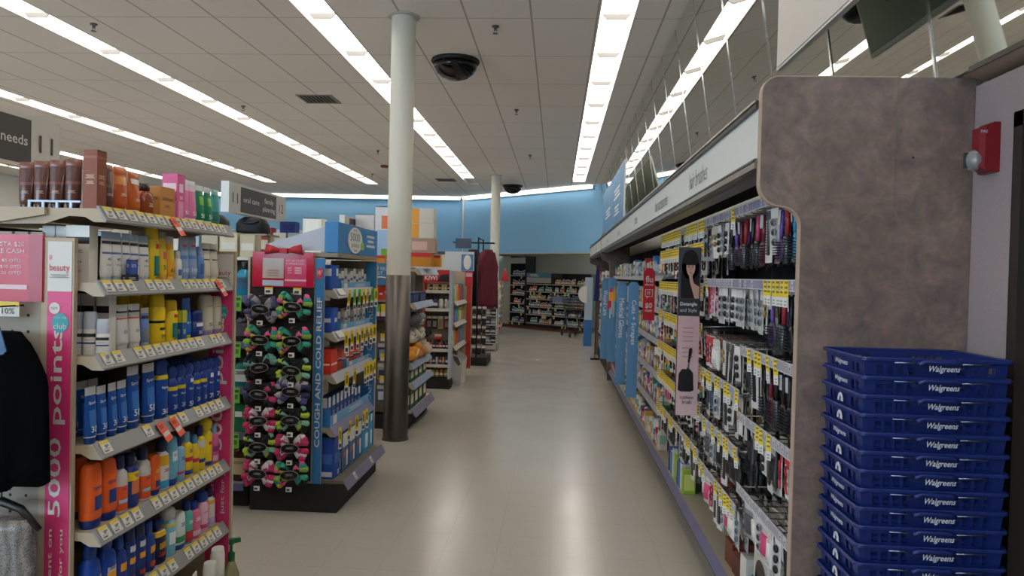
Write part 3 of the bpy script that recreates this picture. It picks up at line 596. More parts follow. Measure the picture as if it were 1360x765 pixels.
for j, (z, skip) in enumerate(((1.757, ()), (1.527, (3, 7)), (1.298, (2, 11)), (1.02, (1, 2, 3, 5, 6, 9)), (.748, (4,)), (.478, (4, 8)))):
    s = shelf_with_rail(u, -1.39, 2.266, 3.20, z, .46, tags_for(2.275, 3.19, .062, skip))
    for y in {0: (2.70,), 1: (3.07,), 3: (2.63, 2.72)}.get(j, ()):
        o = MB(); o.box(0, .0015, -.03, .03, -.075, 0, ORG); o.box(.0015, .002, -.026, .026, -.055, -.04, PAPER); o.box(.0015, .002, -.02, .012, -.025, -.01, M('#b03a1f', .5))
        o = obj('sale_tag', o, s, (-1.409, y, .004)); o.rotation_euler = (.1, -.55, .12)
b = MB(); b.box(-1.86, -1.84, 2.27, 3.2, .1, 1.70, M('#4a4038', .7)); obj('back_panel', b, u)
b = MB(); b.box(-1.86, -1.20, 2.27, 3.2, .16, .198, TAN); b.box(-1.84, -1.24, 2.30, 3.18, 0, .16, BLKM); obj('base_deck', b, u)
def wing(parent, y, xl, xr, xg0, xg1, zt, near=True):
    w = MB(); w.box(xl, xr, y, y + .018, .10, zt, TAN); o = obj('side_panel', w, parent)
    g = MB(); g.box(xg0, xg1, y - .002, y, .10, zt - .165, PINK); obj('pink_graphic', g, o)
    g = MB(); g.box(xg0, xg1, y - .002, y, zt - .165, zt - .012, PAPER); obj('white_graphic', g, o)
    c = (xg0 + xg1) / 2; W = xg1 - xg0
    def tx(s, cx, cz, w_, h_, mat, vert=False):
        q = MB()
        if vert: q.text(s, (cx, y - .003, cz), (0, 0, 1), (-1, 0, 0), w_, h_, mat, bold=.012)
        else: q.text(s, (cx, y - .0042, cz), (1, 0, 0), (0, 0, 1), w_, h_, mat)
        obj('lettering', q, o)
    tx('beauty', c, zt - .095, W * .82, .028, M('#d0284f', .5)); tx('p', c - W * .36, zt - .062, .008, .015, M('#d0284f', .5)); tx('~', c, zt - .118, W * .82, .010, M('#8f8b86', .5))
    q = MB(); q.prism([(c + .004 + .027 * math.cos(a * PI / 12), zt - .262 + .03 * math.sin(a * PI / 12)) for a in range(24)], 'y', y - .0035, y - .002, M('#2fa0a8', .4))
    obj('club_disc', q, o)
    q = MB(); q.prism([(c - .014 + .017 * math.cos(a * PI / 12), zt - .217 + .018 * math.sin(a * PI / 12)) for a in range(24)], 'y', y - .0040, y - .0024, PAPER); obj('new_disc', q, o)
    tx('NEW', c - .014, zt - .217, .022, .008, M('#8a3050', .5)); tx('club', c + .004, zt - .272, .042, .017, PAPER); tx('JOIN THE', c + .004, zt - .247, .04, .008, M('#c8e6e6', .5))
    tx('5000 points', c - .002, zt - .566, .59, W * .66, PAPER, True); tx('spent on', c - W * .22, zt - 1.0, .20, W * .2, PAPER, True); tx('just for you', c + W * .22, zt - 1.02, .24, W * .2, PAPER, True)
    return o
wing(u, 2.246, -1.582, -1.478, -1.561, -1.484, 1.664)
wing(u, 3.205, -1.80, -1.388, -1.500, -1.396, 1.655)

# ------------------------------------------------------------------ first gondola with the pegboard side
def pegboard(col='#a39a8c', pitch=.0254 * 2, ax=0, hole='#241f1b'):
    k = ('peg', col, ax)
    if k in MATS: return MATS[k]
    mt, nt, b = nodes_mat('pegboard'); L = nt.links.new
    tc = NN(nt, 'ShaderNodeTexCoord'); sp = NN(nt, 'ShaderNodeSeparateXYZ'); L(tc.outputs['Object'], sp.inputs[0]); q = []
    for a in (ax, 2):
        m1 = NN(nt, 'ShaderNodeMath', _operation='PINGPONG', i1=pitch / 2); L(sp.outputs[a], m1.inputs[0])
        m2 = NN(nt, 'ShaderNodeMath', _operation='POWER', i1=2.0); L(m1.outputs[0], m2.inputs[0]); q.append(m2)
    ad = NN(nt, 'ShaderNodeMath', _operation='ADD'); L(q[0].outputs[0], ad.inputs[0]); L(q[1].outputs[0], ad.inputs[1])
    lt = NN(nt, 'ShaderNodeMath', _operation='LESS_THAN', i1=.005 ** 2); L(ad.outputs[0], lt.inputs[0])
    mx = NN(nt, 'ShaderNodeMix', _data_type='RGBA'); mx.inputs['A'].default_value = lin(col); mx.inputs['B'].default_value = lin(hole)
    L(lt.outputs[0], mx.inputs['Factor']); L(mx.outputs['Result'], b.inputs['Base Color']); b.inputs['Roughness'].default_value = .7
    MATS[k] = mt; return mt
t = thing('gondola_shelving', 'tan pegboard gondola behind the pink endcap with clothes on its near side', 'shelving', None)
b = MB(); b.box(-9, -1.872, 2.250, 2.262, .12, 1.68, pegboard()); obj('pegboard', b, t)
b = MB(); b.box(-1.868, -1.583, 2.250, 2.262, .12, 1.68, pegboard()); obj('pegboard_side', b, u)
b = MB(); b.box(-9, -1.89, 2.40, 3.15, 1.60, 1.66, M('#d5d1c8', .5)); obj('top', b, t)
b = MB(); b.box(-9, -1.89, 2.40, 3.15, 0, .12, BLKM); obj('base', b, t)
b = MB(); b.prism([(-1.58, 1.735), (-1.58, 1.757), (-1.868, 1.757), (-1.868, 1.685)], 'y', 2.252, 2.264, TAN); obj('bracket', b, u)
b = MB(); b.prism([(-1.872, 1.684), (-1.872, 1.757), (-2.6, 1.757), (-2.6, 1.685), (-1.95, 1.685)], 'y', 2.252, 2.264, TAN); obj('bracket', b, t)
b = MB(); b.box(-2.9, -1.90, 2.28, 3.15, 1.735, 1.757, TAN); b.box(-2.9, -2.85, 2.38, 3.1, 1.66, 1.735, TAN); obj('top_shelf', b, t)
# hanging cash card sign
t = thing('card_sign', 'red gift card sign hanging on the pegboard beside the pink post', 'sign', None)
b = MB(); b.box(-2.0416, -1.5735, 2.2420, 2.2460, 1.464, 1.672, M('#c01f33', .3)); obj('panel', b, t)
b = MB(); b.box(-1.6198, -1.5755, 2.2395, 2.2420, 1.466, 1.670, M('#a81a2c', .3)); obj('edge_fold', b, t)
q = MB(); wm = M('#eadfe0', .5)
for s, cx, cz, w, h in (('GANA HASTA $20', -1.7238, 1.640, .18, .016), ('IN SINGLE CASH', -1.7190, 1.620, .17, .014), ('$5 OTD', -1.6756, 1.590, .06, .011), ('$10 OTD', -1.6775, 1.571, .066, .011), ('$20 OTD', -1.6814, 1.552, .075, .011)): q.text(s, (cx, 2.2405, cz), (1, 0, 0), (0, 0, 1), w, h, wm)
obj('lettering', q, t)
q = MB(); q.box(-1.9260, -1.6246, 2.2405, 2.2420, 1.502, 1.516, M('#e2c9cc', .5)); obj('white_strip', q, t)
t = thing('price_card', 'white ten percent price card under the red gift card sign', 'sign', None)
b = MB(); b.box(-1.7334, -1.6275, 2.2120, 2.2150, 1.420, 1.465, PAPER); b.box(-1.7334, -1.6275, 2.2105, 2.2120, 1.452, 1.464, YEL); obj('card', b, t)
q = MB(); q.text('10%', (-1.6612, 2.2105, 1.437), (1, 0, 0), (0, 0, 1), .04, .018, INK); obj('lettering', q, t)
def hook(parent, x, y0, y1, z, name='peg_hook', r=.003):
    q = MB(); q.tube([(x, y0, z), (x, y1, z), (x, y1 - .012, z + .02)], r, M('#3d3b3a', .35, .8)); return obj(name, q, parent)
# black garment
def drape(w, d, h, mat, seed, n=40, rows=14, top=.55, hem=.02, fold=1.0):
    rr = random.Random(seed); ph = [rr.uniform(0, 6) for _ in range(6)]; m_ = MB(); rings = []
    for i in range(rows + 1):
        t_ = i / rows; z = -h * t_; k = top + (1 - top) * min(1, t_ * 3.2) ** .7; R_ = []
        for j in range(n):
            a = 2 * PI * j / n
            f = 1 + fold * (.05 * math.sin(3 * a + ph[0] + t_) + .05 * math.sin(7 * a + ph[1]) * (.3 + t_) + .045 * math.sin(13 * a + ph[2] + t_) * t_)
            R_.append((w / 2 * k * f * math.cos(a), d / 2 * (.6 + .4 * t_) * f * math.sin(a), z + hem * t_ * math.sin(5 * a + ph[3])))
        rings.append(R_)
    return m_.loft(rings, mat)
VELV = M('#040405', .95); VELV.node_tree.nodes['Principled BSDF'].inputs['Specular IOR Level'].default_value = .08
t = thing('black_garment', 'black velvet garment hanging on the pegboard by a blue tag', 'clothing', None, (-1.69, 2.165, 1.378))
obj('cloth', drape(.36, .12, .445, VELV, 3, fold=1.25), t)
hk = MB(); hk.tube([(.05, .083, .075), (.05, -.12, .075), (.05, -.13, .055)], .003, M('#33312f', .35, .8)); obj('peg_hook', hk, t)
b = MB(); b.prism([(.0, .085), (.035, .10), (.075, .085), (.115, -.045), (.10, -.06), (-.005, -.06), (-.02, -.045)], 'y', -.112, -.108, M('#2d4f80', .3)); b2 = obj('hang_tag', b, t, (.075, -.02, -.01), 0, (.72, 1, .72))
q = MB(); q.text('~', (.045, -.1135, -.01), (1, 0, 0), (0, 0, 1), .08, .018, M('#c9d6e6', .4)); obj('lettering', q, b2)
# sequin garment on a hanger
def sequin():
    mt, nt, b = nodes_mat('sequin_cloth'); L = nt.links.new; tc = NN(nt, 'ShaderNodeTexCoord')
    v = NN(nt, 'ShaderNodeTexVoronoi', Scale=260.0); L(tc.outputs['Object'], v.inputs['Vector']); cr = NN(nt, 'ShaderNodeValToRGB'); cr.color_ramp.elements[0].color = lin('#a8a09a'); cr.color_ramp.elements[1].color = lin('#524b48'); L(v.outputs['Distance'], cr.inputs['Fac'])
    w = NN(nt, 'ShaderNodeTexWave', Scale=9.0, Distortion=8.0); L(tc.outputs['Object'], w.inputs['Vector']); mx = NN(nt, 'ShaderNodeMix', _data_type='RGBA', _blend_type='MULTIPLY'); mx.inputs['Factor'].default_value = .45
    L(cr.outputs['Color'], mx.inputs['A']); L(w.outputs['Color'], mx.inputs['B']); L(mx.outputs['Result'], b.inputs['Base Color']); b.inputs['Roughness'].default_value = .35; b.inputs['Metallic'].default_value = .25
    return mt
t = thing('sequin_garment', 'silver grey patterned garment on a black hanger low on the pegboard', 'clothing', None, (-1.64, 2.165, .820))
obj('cloth', drape(.22, .08, .5, sequin(), 8, top=.8), t)
hg = MB(); pm = M('#141414', .4)
hg.tube([(-.12, 0, -.01), (-.06, 0, .035), (0, 0, .05), (.06, 0, .03), (.12, 0, -.03)], [.008, .012, .014, .012, .008], pm); hg.tube([(0, 0, .05), (0, 0, .085), (.015, 0, .10), (.028, 0, .085)], .0025, pm); obj('hanger', hg, t)
hk = MB(); hk.tube([(.01, .083, .1), (.01, -.05, .1), (.01, -.06, .115)], .003, M('#33312f', .35, .8)); obj('peg_hook', hk, t)
t = thing('price_card', 'yellow and white price tag beside the hanger on the pegboard', 'tag', None); 
b = MB(); b.box(-1.700, -1.655, 2.142, 2.144, .895, .945, PAPER); b.box(-1.700, -1.655, 2.1405, 2.142, .925, .945, YEL); obj('card', b, t)
q = MB(); q.tube([(-1.68, 2.249, .95), (-1.68, 2.143, .95)], .0025, M('#33312f', .35, .8)); obj('arm', q, t)
# ------------------------------------------------------------------ right-hand wall shelving (hair care first)
def brown_lam():
    mt, nt, b = nodes_mat('brown_laminate'); L = nt.links.new; tc = NN(nt, 'ShaderNodeTexCoord')
    n = NN(nt, 'ShaderNodeTexNoise', Scale=11.0, Detail=9.0, Roughness=.72, Distortion=.5); L(tc.outputs['Object'], n.inputs['Vector'])
    cr = NN(nt, 'ShaderNodeValToRGB'); e = cr.color_ramp.elements
    e[0].color = lin('#62524d'); e[0].position = .3; e[1].color = lin('#96786a'); e[1].position = .75; k = e.new(.52); k.color = lin('#7a6358')
    L(n.outputs['Fac'], cr.inputs['Fac'])
    n2 = NN(nt, 'ShaderNodeTexNoise', Scale=38.0, Detail=5.0); L(tc.outputs['Object'], n2.inputs['Vector'])
    mx = NN(nt, 'ShaderNodeMix', _data_type='RGBA', _blend_type='OVERLAY'); mx.inputs['Factor'].default_value = .35; L(cr.outputs['Color'], mx.inputs['A']); L(n2.outputs['Color'], mx.inputs['B'])
    hs = NN(nt, 'ShaderNodeHueSaturation', Saturation=.75); L(mx.outputs['Result'], hs.inputs['Color']); L(hs.outputs['Color'], b.inputs['Base Color']); b.inputs['Roughness'].default_value = .42
    return mt
LAM = brown_lam(); EDGE = M('#b39c8a', .5)
def arc(cx, cz, r, a0, a1, n=8): return [(cx + r * math.cos(math.radians(a0 + (a1 - a0) * k / n)), cz + r * math.sin(math.radians(a0 + (a1 - a0) * k / n))) for k in range(n + 1)]
def end_panel(y, lab, extra=True, ztop=2.262, xr=1.336):
    t = thing('end_panel', lab, 'panel', None)
    xu, xl, zo = .668, .806, 1.905
    pts = [(xl, 0), (1.105, 0), (1.105, ztop)] + arc(xu + .055, ztop - .055, .055, 90, 180) + arc(xu + .07, zo + .0, .07, 180, 270) + arc(xl - .07, zo - .14, .07, 90, 0)
    b = MB(); b.prism(pts, 'y', y, y + .03, LAM); obj('panel', b, t)
    if extra:
        b = MB(); b.box(1.1055, xr + .016, y, y + .03, 0, 2.262, LAM); o = obj('side_filler', b, t)
        b = MB(); b.lathe([(0, .004), (.002, .004)], M('#2a2522', .5), 8); k = obj('screw', b, o, (1.16, y - .001, 2.0)); k.rotation_euler = (PI / 2, 0, 0)
    e = MB(); ed = [(p[0], p[1]) for p in pts[2:]] + [(xl, 0)]
    for p, q in zip(ed, ed[1:]):
        d = Vector((q[0] - p[0], 0, q[1] - p[1])).normalized(); n = Vector((d.z, 0, -d.x)) * .004; n0 = n * .1
        c_ = [(p[0] + n0.x, p[1] + n0.z), (q[0] + n0.x, q[1] + n0.z), (q[0] + n.x, q[1] + n.z), (p[0] + n.x, p[1] + n.z)]
        e.prism(c_, 'y', y - .001, y + .031, EDGE)
    obj('edge_band', e, t)
    return t
PY = 2.58
end_panel(PY, 'large brown mottled end panel behind the blue baskets')
FARY = 11.72
end_panel(FARY, 'brown end panel at the far end of the white fascia', False)
end_panel(15.6, 'most distant brown end panel on the mirror side of the aisle', False)

# canopy with the white lettered fascia
def canopy(y0, y1, lab, words_):
    t = thing('canopy_fascia', lab, 'sign', None); FX = .668; al = M('#7c776f', .35, .7); wh = M('#dadcd8', .45)
    b = MB(); b.box(FX, FX + .012, y0, y1, 1.995, 2.165, wh); obj('fascia', b, t)
    b = MB(); b.box(FX - .014, FX + .03, y0, y1, 2.165, 2.19, M('#3a3734', .4, .4)); b.box(FX - .02, FX - .014, y0, y1, 2.182, 2.19, M('#b5b2ab', .3, .8)); obj('top_rail', b, t)
    b = MB(); b.box(FX - .012, FX + .03, y0, y1, 1.962, 1.995, al); b.box(FX - .016, FX - .012, y0, y1, 1.985, 1.992, M('#3a3734', .4, .4)); b.box(FX + .03, FX + .10, y0, y1, 1.955, 1.967, al); obj('bottom_rail', b, t)
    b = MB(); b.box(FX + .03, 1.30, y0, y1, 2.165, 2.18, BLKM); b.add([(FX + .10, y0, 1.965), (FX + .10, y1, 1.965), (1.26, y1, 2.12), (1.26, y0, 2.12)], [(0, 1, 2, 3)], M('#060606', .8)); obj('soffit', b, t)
    for s, y, w in words_:
        q = MB(); q.text(s, (FX - .001, y, 2.078), (0, -1, 0), (0, 0, 1), w, .082 if 'h' in s or 'l' in s else .06, M('#6d6c69', .5)); obj('lettering', q, t)
    return t
canopy(PY + .031, FARY - .001, 'long white fascia lettered hair brushes over the right shelving', [('hair brushes', 3.72, .46), ('hair accessories', 5.02, .58), ('cotton', 6.6, .24), ('first aid', 8.4, .34), ('first aid', 10.3, .34)])
canopy(FARY + .031, 15.59, 'far white fascia between the two distant brown panels', [('skin care', 13.2, .4)])

# sections: uprights, back board, base deck
SECT = [2.612, 3.49, 4.40, 5.315, 6.23, 7.145, 8.06, 8.975, 9.89, 10.805, 11.718]
RAILP = M('#8d8aa6', .45); RAILS = M('#a2a0a6', .45); DECK = M('#a8a08e', .5); BACKB = M('#1b1a1b', .8)
PTR = tagmesh('ptr', .03, .036, None, True, M('#c3c0c4', .5))
flag = tagmesh('flag', .022, .10, None, False, YEL)
def mk_flag():
    t = MB(); t.box(-.0012, 0, -.012, .012, -.062, 0, YEL); t.box(-.0012, 0, -.012, .012, -.098, -.062, PAPER)
    for i in range(3): t.box(-.0018, -.0012, -.006, .008, -.012 - i * .018, -.004 - i * .018, M('#8c7420', .5))
    t.box(-.0018, -.0012, -.006, .006, -.092, -.086, M('#9a9a9c', .6)); t.box(-.0018, -.0012, -.006, .006, -.08, -.074, M('#9a9a9c', .6)); return t.mesh('shelf_flag')
FLAG = mk_flag()
RR = random.Random(21)
def section(i, lab, rails, pegs, flags, name='peg_shelving', xr=.84, tags=True):
    y0, y1 = SECT[i], SECT[i + 1]
    t = thing(name, lab, 'shelving', None, (0, 0, 0))
    b = MB(); b.box(1.255, 1.27, y0 + .003, y1 - .003, .12, 1.96, BACKB); obj('back_panel', b, t)
    b = MB(); b.box(1.225, 1.2549, y0 + .001, y0 + .026, .12, 1.955, M('#2b2a2b', .6)); obj('upright', b, t)
    b = MB(); b.box(.845, 1.25, y0 + .001, y1 - .001, .15, .17, DECK); b.box(.885, 1.22, y0 + .001, y1 - .001, 0, .15, BLKM); d = obj('base_deck', b, t)
    b = MB(); b.prism([(.845, .175), (.818, .125), (.823, .122), (.85, .168)], 'y', y0 + .001, y1 - .001, M('#686682', .45)); obj('base_rail', b, d)
    yy = y0 + .1
    while yy < y1 - .05:
        if RR.random() < .3:
            o = obj('price_tag', PTR, d, (.842, yy, .168)); o.rotation_euler = (0, .5, PI)
        yy += .12
    for j, z in enumerate(rails):
        b = MB(); b.box(xr - .004, xr, y0 + .004, y1 - .004, z - .04, z, RAILP if j < 2 else RAILS); b.box(xr - .006, xr - .004, y0 + .004, y1 - .004, z - .003, z + .001, M('#c9c7cc', .4)); b.box(xr - .006, xr - .004, y0 + .004, y1 - .004, z - .042, z - .038, M('#c9c7cc', .4))
        o = obj('price_rail', b, t)
        b = MB()
        for ya in (y0 + .02, y1 - .02): b.tube([(xr, ya, z - .02), (1.254, ya, z - .005)], .004, M('#8d8b88', .3, .8), 5)
        obj('rail_arm', b, o)
        if tags:
            n = int((y1 - y0) / .056)
            for k in range(n):
                ya = y0 + .03 + k * .056; fl = flags.get((j, k), flags.get((j, -1), 0))
                if fl and RR.random() < fl:
                    q = obj('shelf_flag', FLAG, o, (xr - .0062, ya, z - .002)); q.rotation_euler = (0, RR.uniform(-.12, .05), RR.uniform(.25, .75))
                elif RR.random() < .72:
                    obj('price_tag', PTR, o, (xr - .0042, ya, z - .003), PI)
    return t
WIRE = M('#9a9894', .3, .8)
# --- hanging goods: unit = metres, hole at origin, hangs down -z, faces -x
def card(w, h, card_c, items, name='hair_clip_card', cat='hair accessory'):
    b = MB(); cm_ = M(card_c, .5); b.box(-.0008, .0008, -w / 2, w / 2, -h, .012, cm_); root = b.mesh(name); parts = []
    for it in items:
        q = MB(); it(q); parts.append((it.__name__, q.mesh(it.__name__)))
    return (name, cat, root, parts)
def clip_items(c, n=3):
    def clip(q):
        for i in range(n): q.ball((-.009, 0, -.045 - i * .038), .017, M(c, .35), 10, 6, .9, .5, 1.1)
    return clip
def band_items(cs):
    def hair_band(q):
        for i, c in enumerate(cs):
            pts = [(-.006, .018 * math.cos(a * PI / 6), -.05 - .034 * i + .018 * math.sin(a * PI / 6)) for a in range(13)]
            q.tube(pts, .0045, M(c, .7), 5, False)
    return hair_band
def comb_item(c):
    def comb(q):
        m_ = M(c, .3); q.box(-.006, -.001, -.012, .012, -.17, -.03, m_)
        for i in range(12): q.box(-.005, -.002, .012, .028, -.165 + i * .011, -.16 + i * .011, m_)
    return comb
def bubble(w, h, z=-.03):
    def blister(q): q.box(-.014, -.001, -w / 2, w / 2, z - h, z, M('#dfe3e6', .08, 0, 0, .28))
    return blister
def header(c, w=.07, h=.03):
    def header_band(q): q.box(-.0018, -.0009, -w / 2, w / 2, -h, .008, M(c, .5))
    return header_band
def paddle_brush(c='#151516', hc='#1c1c1e', head=(.034, .105), hl=.115, wood=False):
    b = MB(); hm = M(hc, .3)
    b.loft([ring(.007, .007, -.004, 2, 10), ring(.010, .011, -.02, 2, 10), ring(.009, .010, -hl * .6, 2, 10), ring(.007, .008, -hl, 2, 10)], hm); root = b.mesh('hair_brush')
    q = MB(); w, L = head; q.loft([ring(.004, w * .35, -hl + .006, 2.4, 16), ring(.008, w * .85, -hl - L * .14, 2.6, 16), ring(.009, w, -hl - L * .4, 2.8, 16), ring(.009, w, -hl - L * .8, 2.8, 16), ring(.005, w * .7, -hl - L, 2.4, 16)], M(c, .35))
    br = MB(); bm = M('#26262a', .6)
    for i in range(7):
        for j in range(4):
            y = (j - 1.5) * w * .42; z = -hl - L * (.18 + .11 * i); br.tube([(-.008, y, z), (-.024, y, z)], .0016, bm, 4)
    lb = MB(); lb.box(-.0125, -.0115, -.014, .014, -.06, -.005, M('#b9b6ba', .5))
    return ('hair_brush', 'brush', root, [('head', q.mesh('head'), [('bristles', br.mesh('bristles'))]), ('label', lb.mesh('label'))])
def round_brush(c, ring_c='#2a2a2c'):
    b = MB(); b.loft([ring(.010, .010, 0, 2, 10), ring(.011, .011, -.05, 2, 10), ring(.008, .008, -.11, 2, 10)], M(c, .35)); root = b.mesh('round_brush')
    q = MB(); q.lathe([(-.22, .012), (-.215, .016), (-.115, .016), (-.11, .012)], M('#55555a', .3, .7), 12)
    br = MB()
    for i in range(9):
        z = -.122 - i * .0105; br.loft([ring(.016, .016, z, 2, 12), ring(.026, .026, z - .002, 2, 12), ring(.016, .016, z - .004, 2, 12)], M(ring_c, .7), False, False)
    return ('round_brush', 'brush', root, [('barrel', q.mesh('barrel'), [('bristles', br.mesh('bristles'))])])
def pouch(c, inner, w=.09, h=.15):
    b = MB(); b.loft([ring(.002, w / 2, .006, 6, 12), ring(.004, w / 2, -.02, 5, 12), ring(.016, w / 2 * .96, -h * .6, 3, 12), ring(.012, w / 2 * .96, -h * .92, 3.5, 12), ring(.002, w / 2, -h, 6, 12)], M(c, .15)); root = b.mesh('pouch')
    q = MB(); q.loft([ring(.0185, w * .40, -h * .3, 3, 12), ring(.0195, w * .42, -h * .8, 3, 12)], M(inner, .6)); hd = MB(); hd.box(-.006, -.0045, -w * .46, w * .46, -.026, -.0, M('#c9c6c2', .4))
    return ('accessory_pouch', 'hair accessory', root, [('filling', q.mesh('filling')), ('header_band', hd.mesh('header_band'))])
P = {
 'blackclip': (card(.075, .15, '#d7d5d0', [header('#e8e6e2'), clip_items('#161617')]), 'white card of black hair clips'),
 'tanclip': (card(.075, .16, '#dedad2', [header('#c9c4bb'), clip_items('#9a7d3c', 2)]), 'white card with a tan hair clip'),
 'clearcard': (card(.08, .17, '#bfbdbb', [header('#d9d7d4'), bubble(.066, .12), clip_items('#2a2a2d')], 'blister_card'), 'clear blister of hair clips'),
 'pinkcard': (card(.075, .15, '#e0d6d8', [header('#cf6f92'), clip_items('#d88ba6')]), 'pink and white hair clip card'),
 'bands': (card(.075, .13, '#d8d6d2', [header('#3b3a3e'), band_items(('#17171a', '#2c2c30'))], 'hair_band_card'), 'card of black elastic hair bands'),
 'colourbands': (card(.075, .13, '#dcd9d4', [header('#8e3f64'), band_items(('#c9396b', '#d9b52c', '#3a9a78'))], 'hair_band_card'), 'card of bright elastic hair bands'),
 'redband': (card(.07, .16, '#dcd6d2', [header('#c7353f'), band_items(('#b32a36', '#8c1f2c', '#c44a55'))], 'hair_band_card'), 'card of red hair bands'),
 'comb': (card(.075, .2, '#cfccc9', [header('#3a3c44'), comb_item('#17171a')], 'comb_card'), 'black comb on a pale card'),
 'brush': (paddle_brush(), 'black paddle hair brush'),
 'winebrush': (paddle_brush('#4a1728', '#7a2438'), 'wine red hair brush'),
 'woodbrush': (paddle_brush('#1a1716', '#a87446', (.036, .11), .12), 'hair brush with wooden handle'),
 'purplebrush': (paddle_brush('#3d2a52', '#6d4fa3', (.03, .09), .11), 'purple handled hair brush'),
 'tealbrush': (paddle_brush('#2f8fb5', '#2f8fb5', (.04, .10), .10), 'bright blue oval hair brush'),
 'greenbrush': (paddle_brush('#1b1c1a', '#9fbf2c', (.028, .09), .12), 'lime handled hair brush'),
 'round': (round_brush('#171718'), 'black round hair brush'),
 'pinkround': (round_brush('#c9456f'), 'pink handled round brush'),
 'redround': (round_brush('#9c2b2f'), 'red handled round brush'),
 'blackpouch': (pouch('#3a3a3c', '#131314'), 'clear pouch of black hair ties'),
 'greypouch': (pouch('#8f8d8c', '#57555a'), 'grey pouch of hair nets'),
 'whitepouch': (pouch('#d9d6d0', '#e8e0da'), 'white bag of cotton cosmetic pads'),
 'pinkpouch': (pouch('#cfc3c4', '#d8487c'), 'clear bag of pink curlers'),
 'bluepouch': (pouch('#54687f', '#3a4e66'), 'blue grey shower cap pouch'),
}
def hang(i, row, z, k, n, y, kinds, depth, rowname, secname, first='near end', step=.034, x0=.862):
    kind = kinds[(k + row * 2) % len(kinds)] if isinstance(kinds, (list, tuple)) else kinds
    p, d = P[kind]
    lab = '%s, %s peg from %s, %s row, %s' % (d, nth(k), first, rowname, secname)
    for q in range(depth):
        place(p, lab, (x0 + q * step + RR.uniform(-.003, .003), y + RR.uniform(-.004, .004), z), RR.uniform(-.22, .22), (1, RR.uniform(.95, 1.05), RR.uniform(.97, 1.05)), 'goods on peg %s of the %s row, %s' % (nth(k), rowname, secname), 0, RR.uniform(-.07, .03))
def peg(parent, y, z, x0=.845, x1=1.255):
    q = MB(); q.tube([(x1, y, z), (x0 + .012, y, z), (x0, y, z + .012)], .0028, WIRE, 5); return obj('peg_hook', q, parent)
RN_ = ('top', 'second', 'third', 'fourth', 'lowest')
# section A beside the brown panel
A = section(0, 'black peg shelving of hair brushes beside the brown panel', (1.925, 1.588, 1.29, .99, .67), 8, {(1, 3): 1, (1, 4): 1, (1, 5): 1, (1, 6): 1, (1, 7): 1, (1, 8): 1, (2, 7): 1, (2, 9): 1, (2, 10): 1, (2, 12): 1, (2, 5): 1, (3, 6): 1, (3, 8): 1, (3, 9): 1})
RA = [
 (1.862, ['brush', 'round', 'tealbrush', 'redround', 'purplebrush', 'clearcard', 'comb', 'winebrush', 'pinkround', 'brush']),
 (1.532, ['brush', 'winebrush', 'brush', 'redround', 'round', 'purplebrush', 'tanclip', 'clearcard', 'clearcard', 'clearcard']),
 (1.235, ['woodbrush', 'brush', 'brush', 'brush', 'round', 'winebrush', 'brush', 'comb', 'comb', 'blackpouch']),
 (.935, ['comb', 'clearcard', 'redband', 'redband', 'blackpouch', 'comb', 'blackclip', 'brush', 'blackpouch', 'brush']),
 (.615, ['tealbrush', 'pinkround', 'brush', 'blackclip', 'whitepouch', 'pinkpouch', 'clearcard', 'whitepouch', 'greypouch', 'clearcard']),
]
for r, (z, ks) in enumerate(RA):
    for k, kind in enumerate(ks):
        y = 2.665 + k * .083; peg(A, y, z + .017)
        hang(0, r, z, k, len(ks), y, kind, 3 if 'rush' in kind or 'round' in kind else 5, RN_[r], 'brush section', 'brown panel', .062 if 'rush' in kind or 'round' in kind else .042)
# section B, C: accessories
B = section(1, 'black peg shelving of hair accessories beside the tall brush poster', (1.925, 1.588, 1.086, .82, .56), 8, {(2, -1): .55, (3, -1): .5, (4, -1): .45, (1, 14): 1, (0, 3): .6})
RB = [
 (1.862, ['redround', 'winebrush', 'purplebrush', 'round', 'blackclip', 'clearcard', 'blackclip', 'tanclip', 'clearcard']),
 (1.532, ['clearcard', 'clearcard', 'blackclip', 'clearcard', 'blackclip', 'clearcard', 'pinkcard', 'pinkcard', 'redband']),
 (1.26, ['comb', 'blackclip', 'comb', 'comb', 'tanclip', 'whitepouch', 'whitepouch', 'redband', 'redband']),
 (1.03, ['tanclip', 'comb', 'blackclip', 'comb', 'comb', 'clearcard', 'bluepouch', 'bluepouch', 'comb']),
 (.765, ['blackpouch', 'blackpouch', 'blackpouch', 'comb', 'blackpouch', 'clearcard', 'clearcard', 'greypouch', 'clearcard']),
 (.505, ['clearcard', 'whitepouch', 'pinkpouch', 'clearcard', 'comb', 'comb', 'redband', 'pinkpouch', 'whitepouch'])]
nmB = ('top', 'second', 'third', 'fourth', 'fifth', 'lowest')
for r, (z, ks) in enumerate(RB):
    for k, kind in enumerate(ks):
        y = 3.545 + k * .096; peg(B, y, z + .017)
        br = 'rush' in kind or 'round' in kind
        hang(1, r, z, k, len(ks), y, kind, 3 if br else 5, nmB[r], 'accessory section', 'brush section', .062 if br else .045)
CSEC = section(2, 'black peg shelving of hair bands just past the brush poster', (1.925, 1.80, 1.56, 1.33, 1.09, .86, .60), 8, {(0, -1): .7, (1, -1): .9, (2, -1): .8, (3, -1): .8, (4, -1): .8, (5, -1): .7, (6, -1): .5})
nmC = ('top', 'second', 'third', 'fourth', 'fifth', 'sixth', 'lowest')
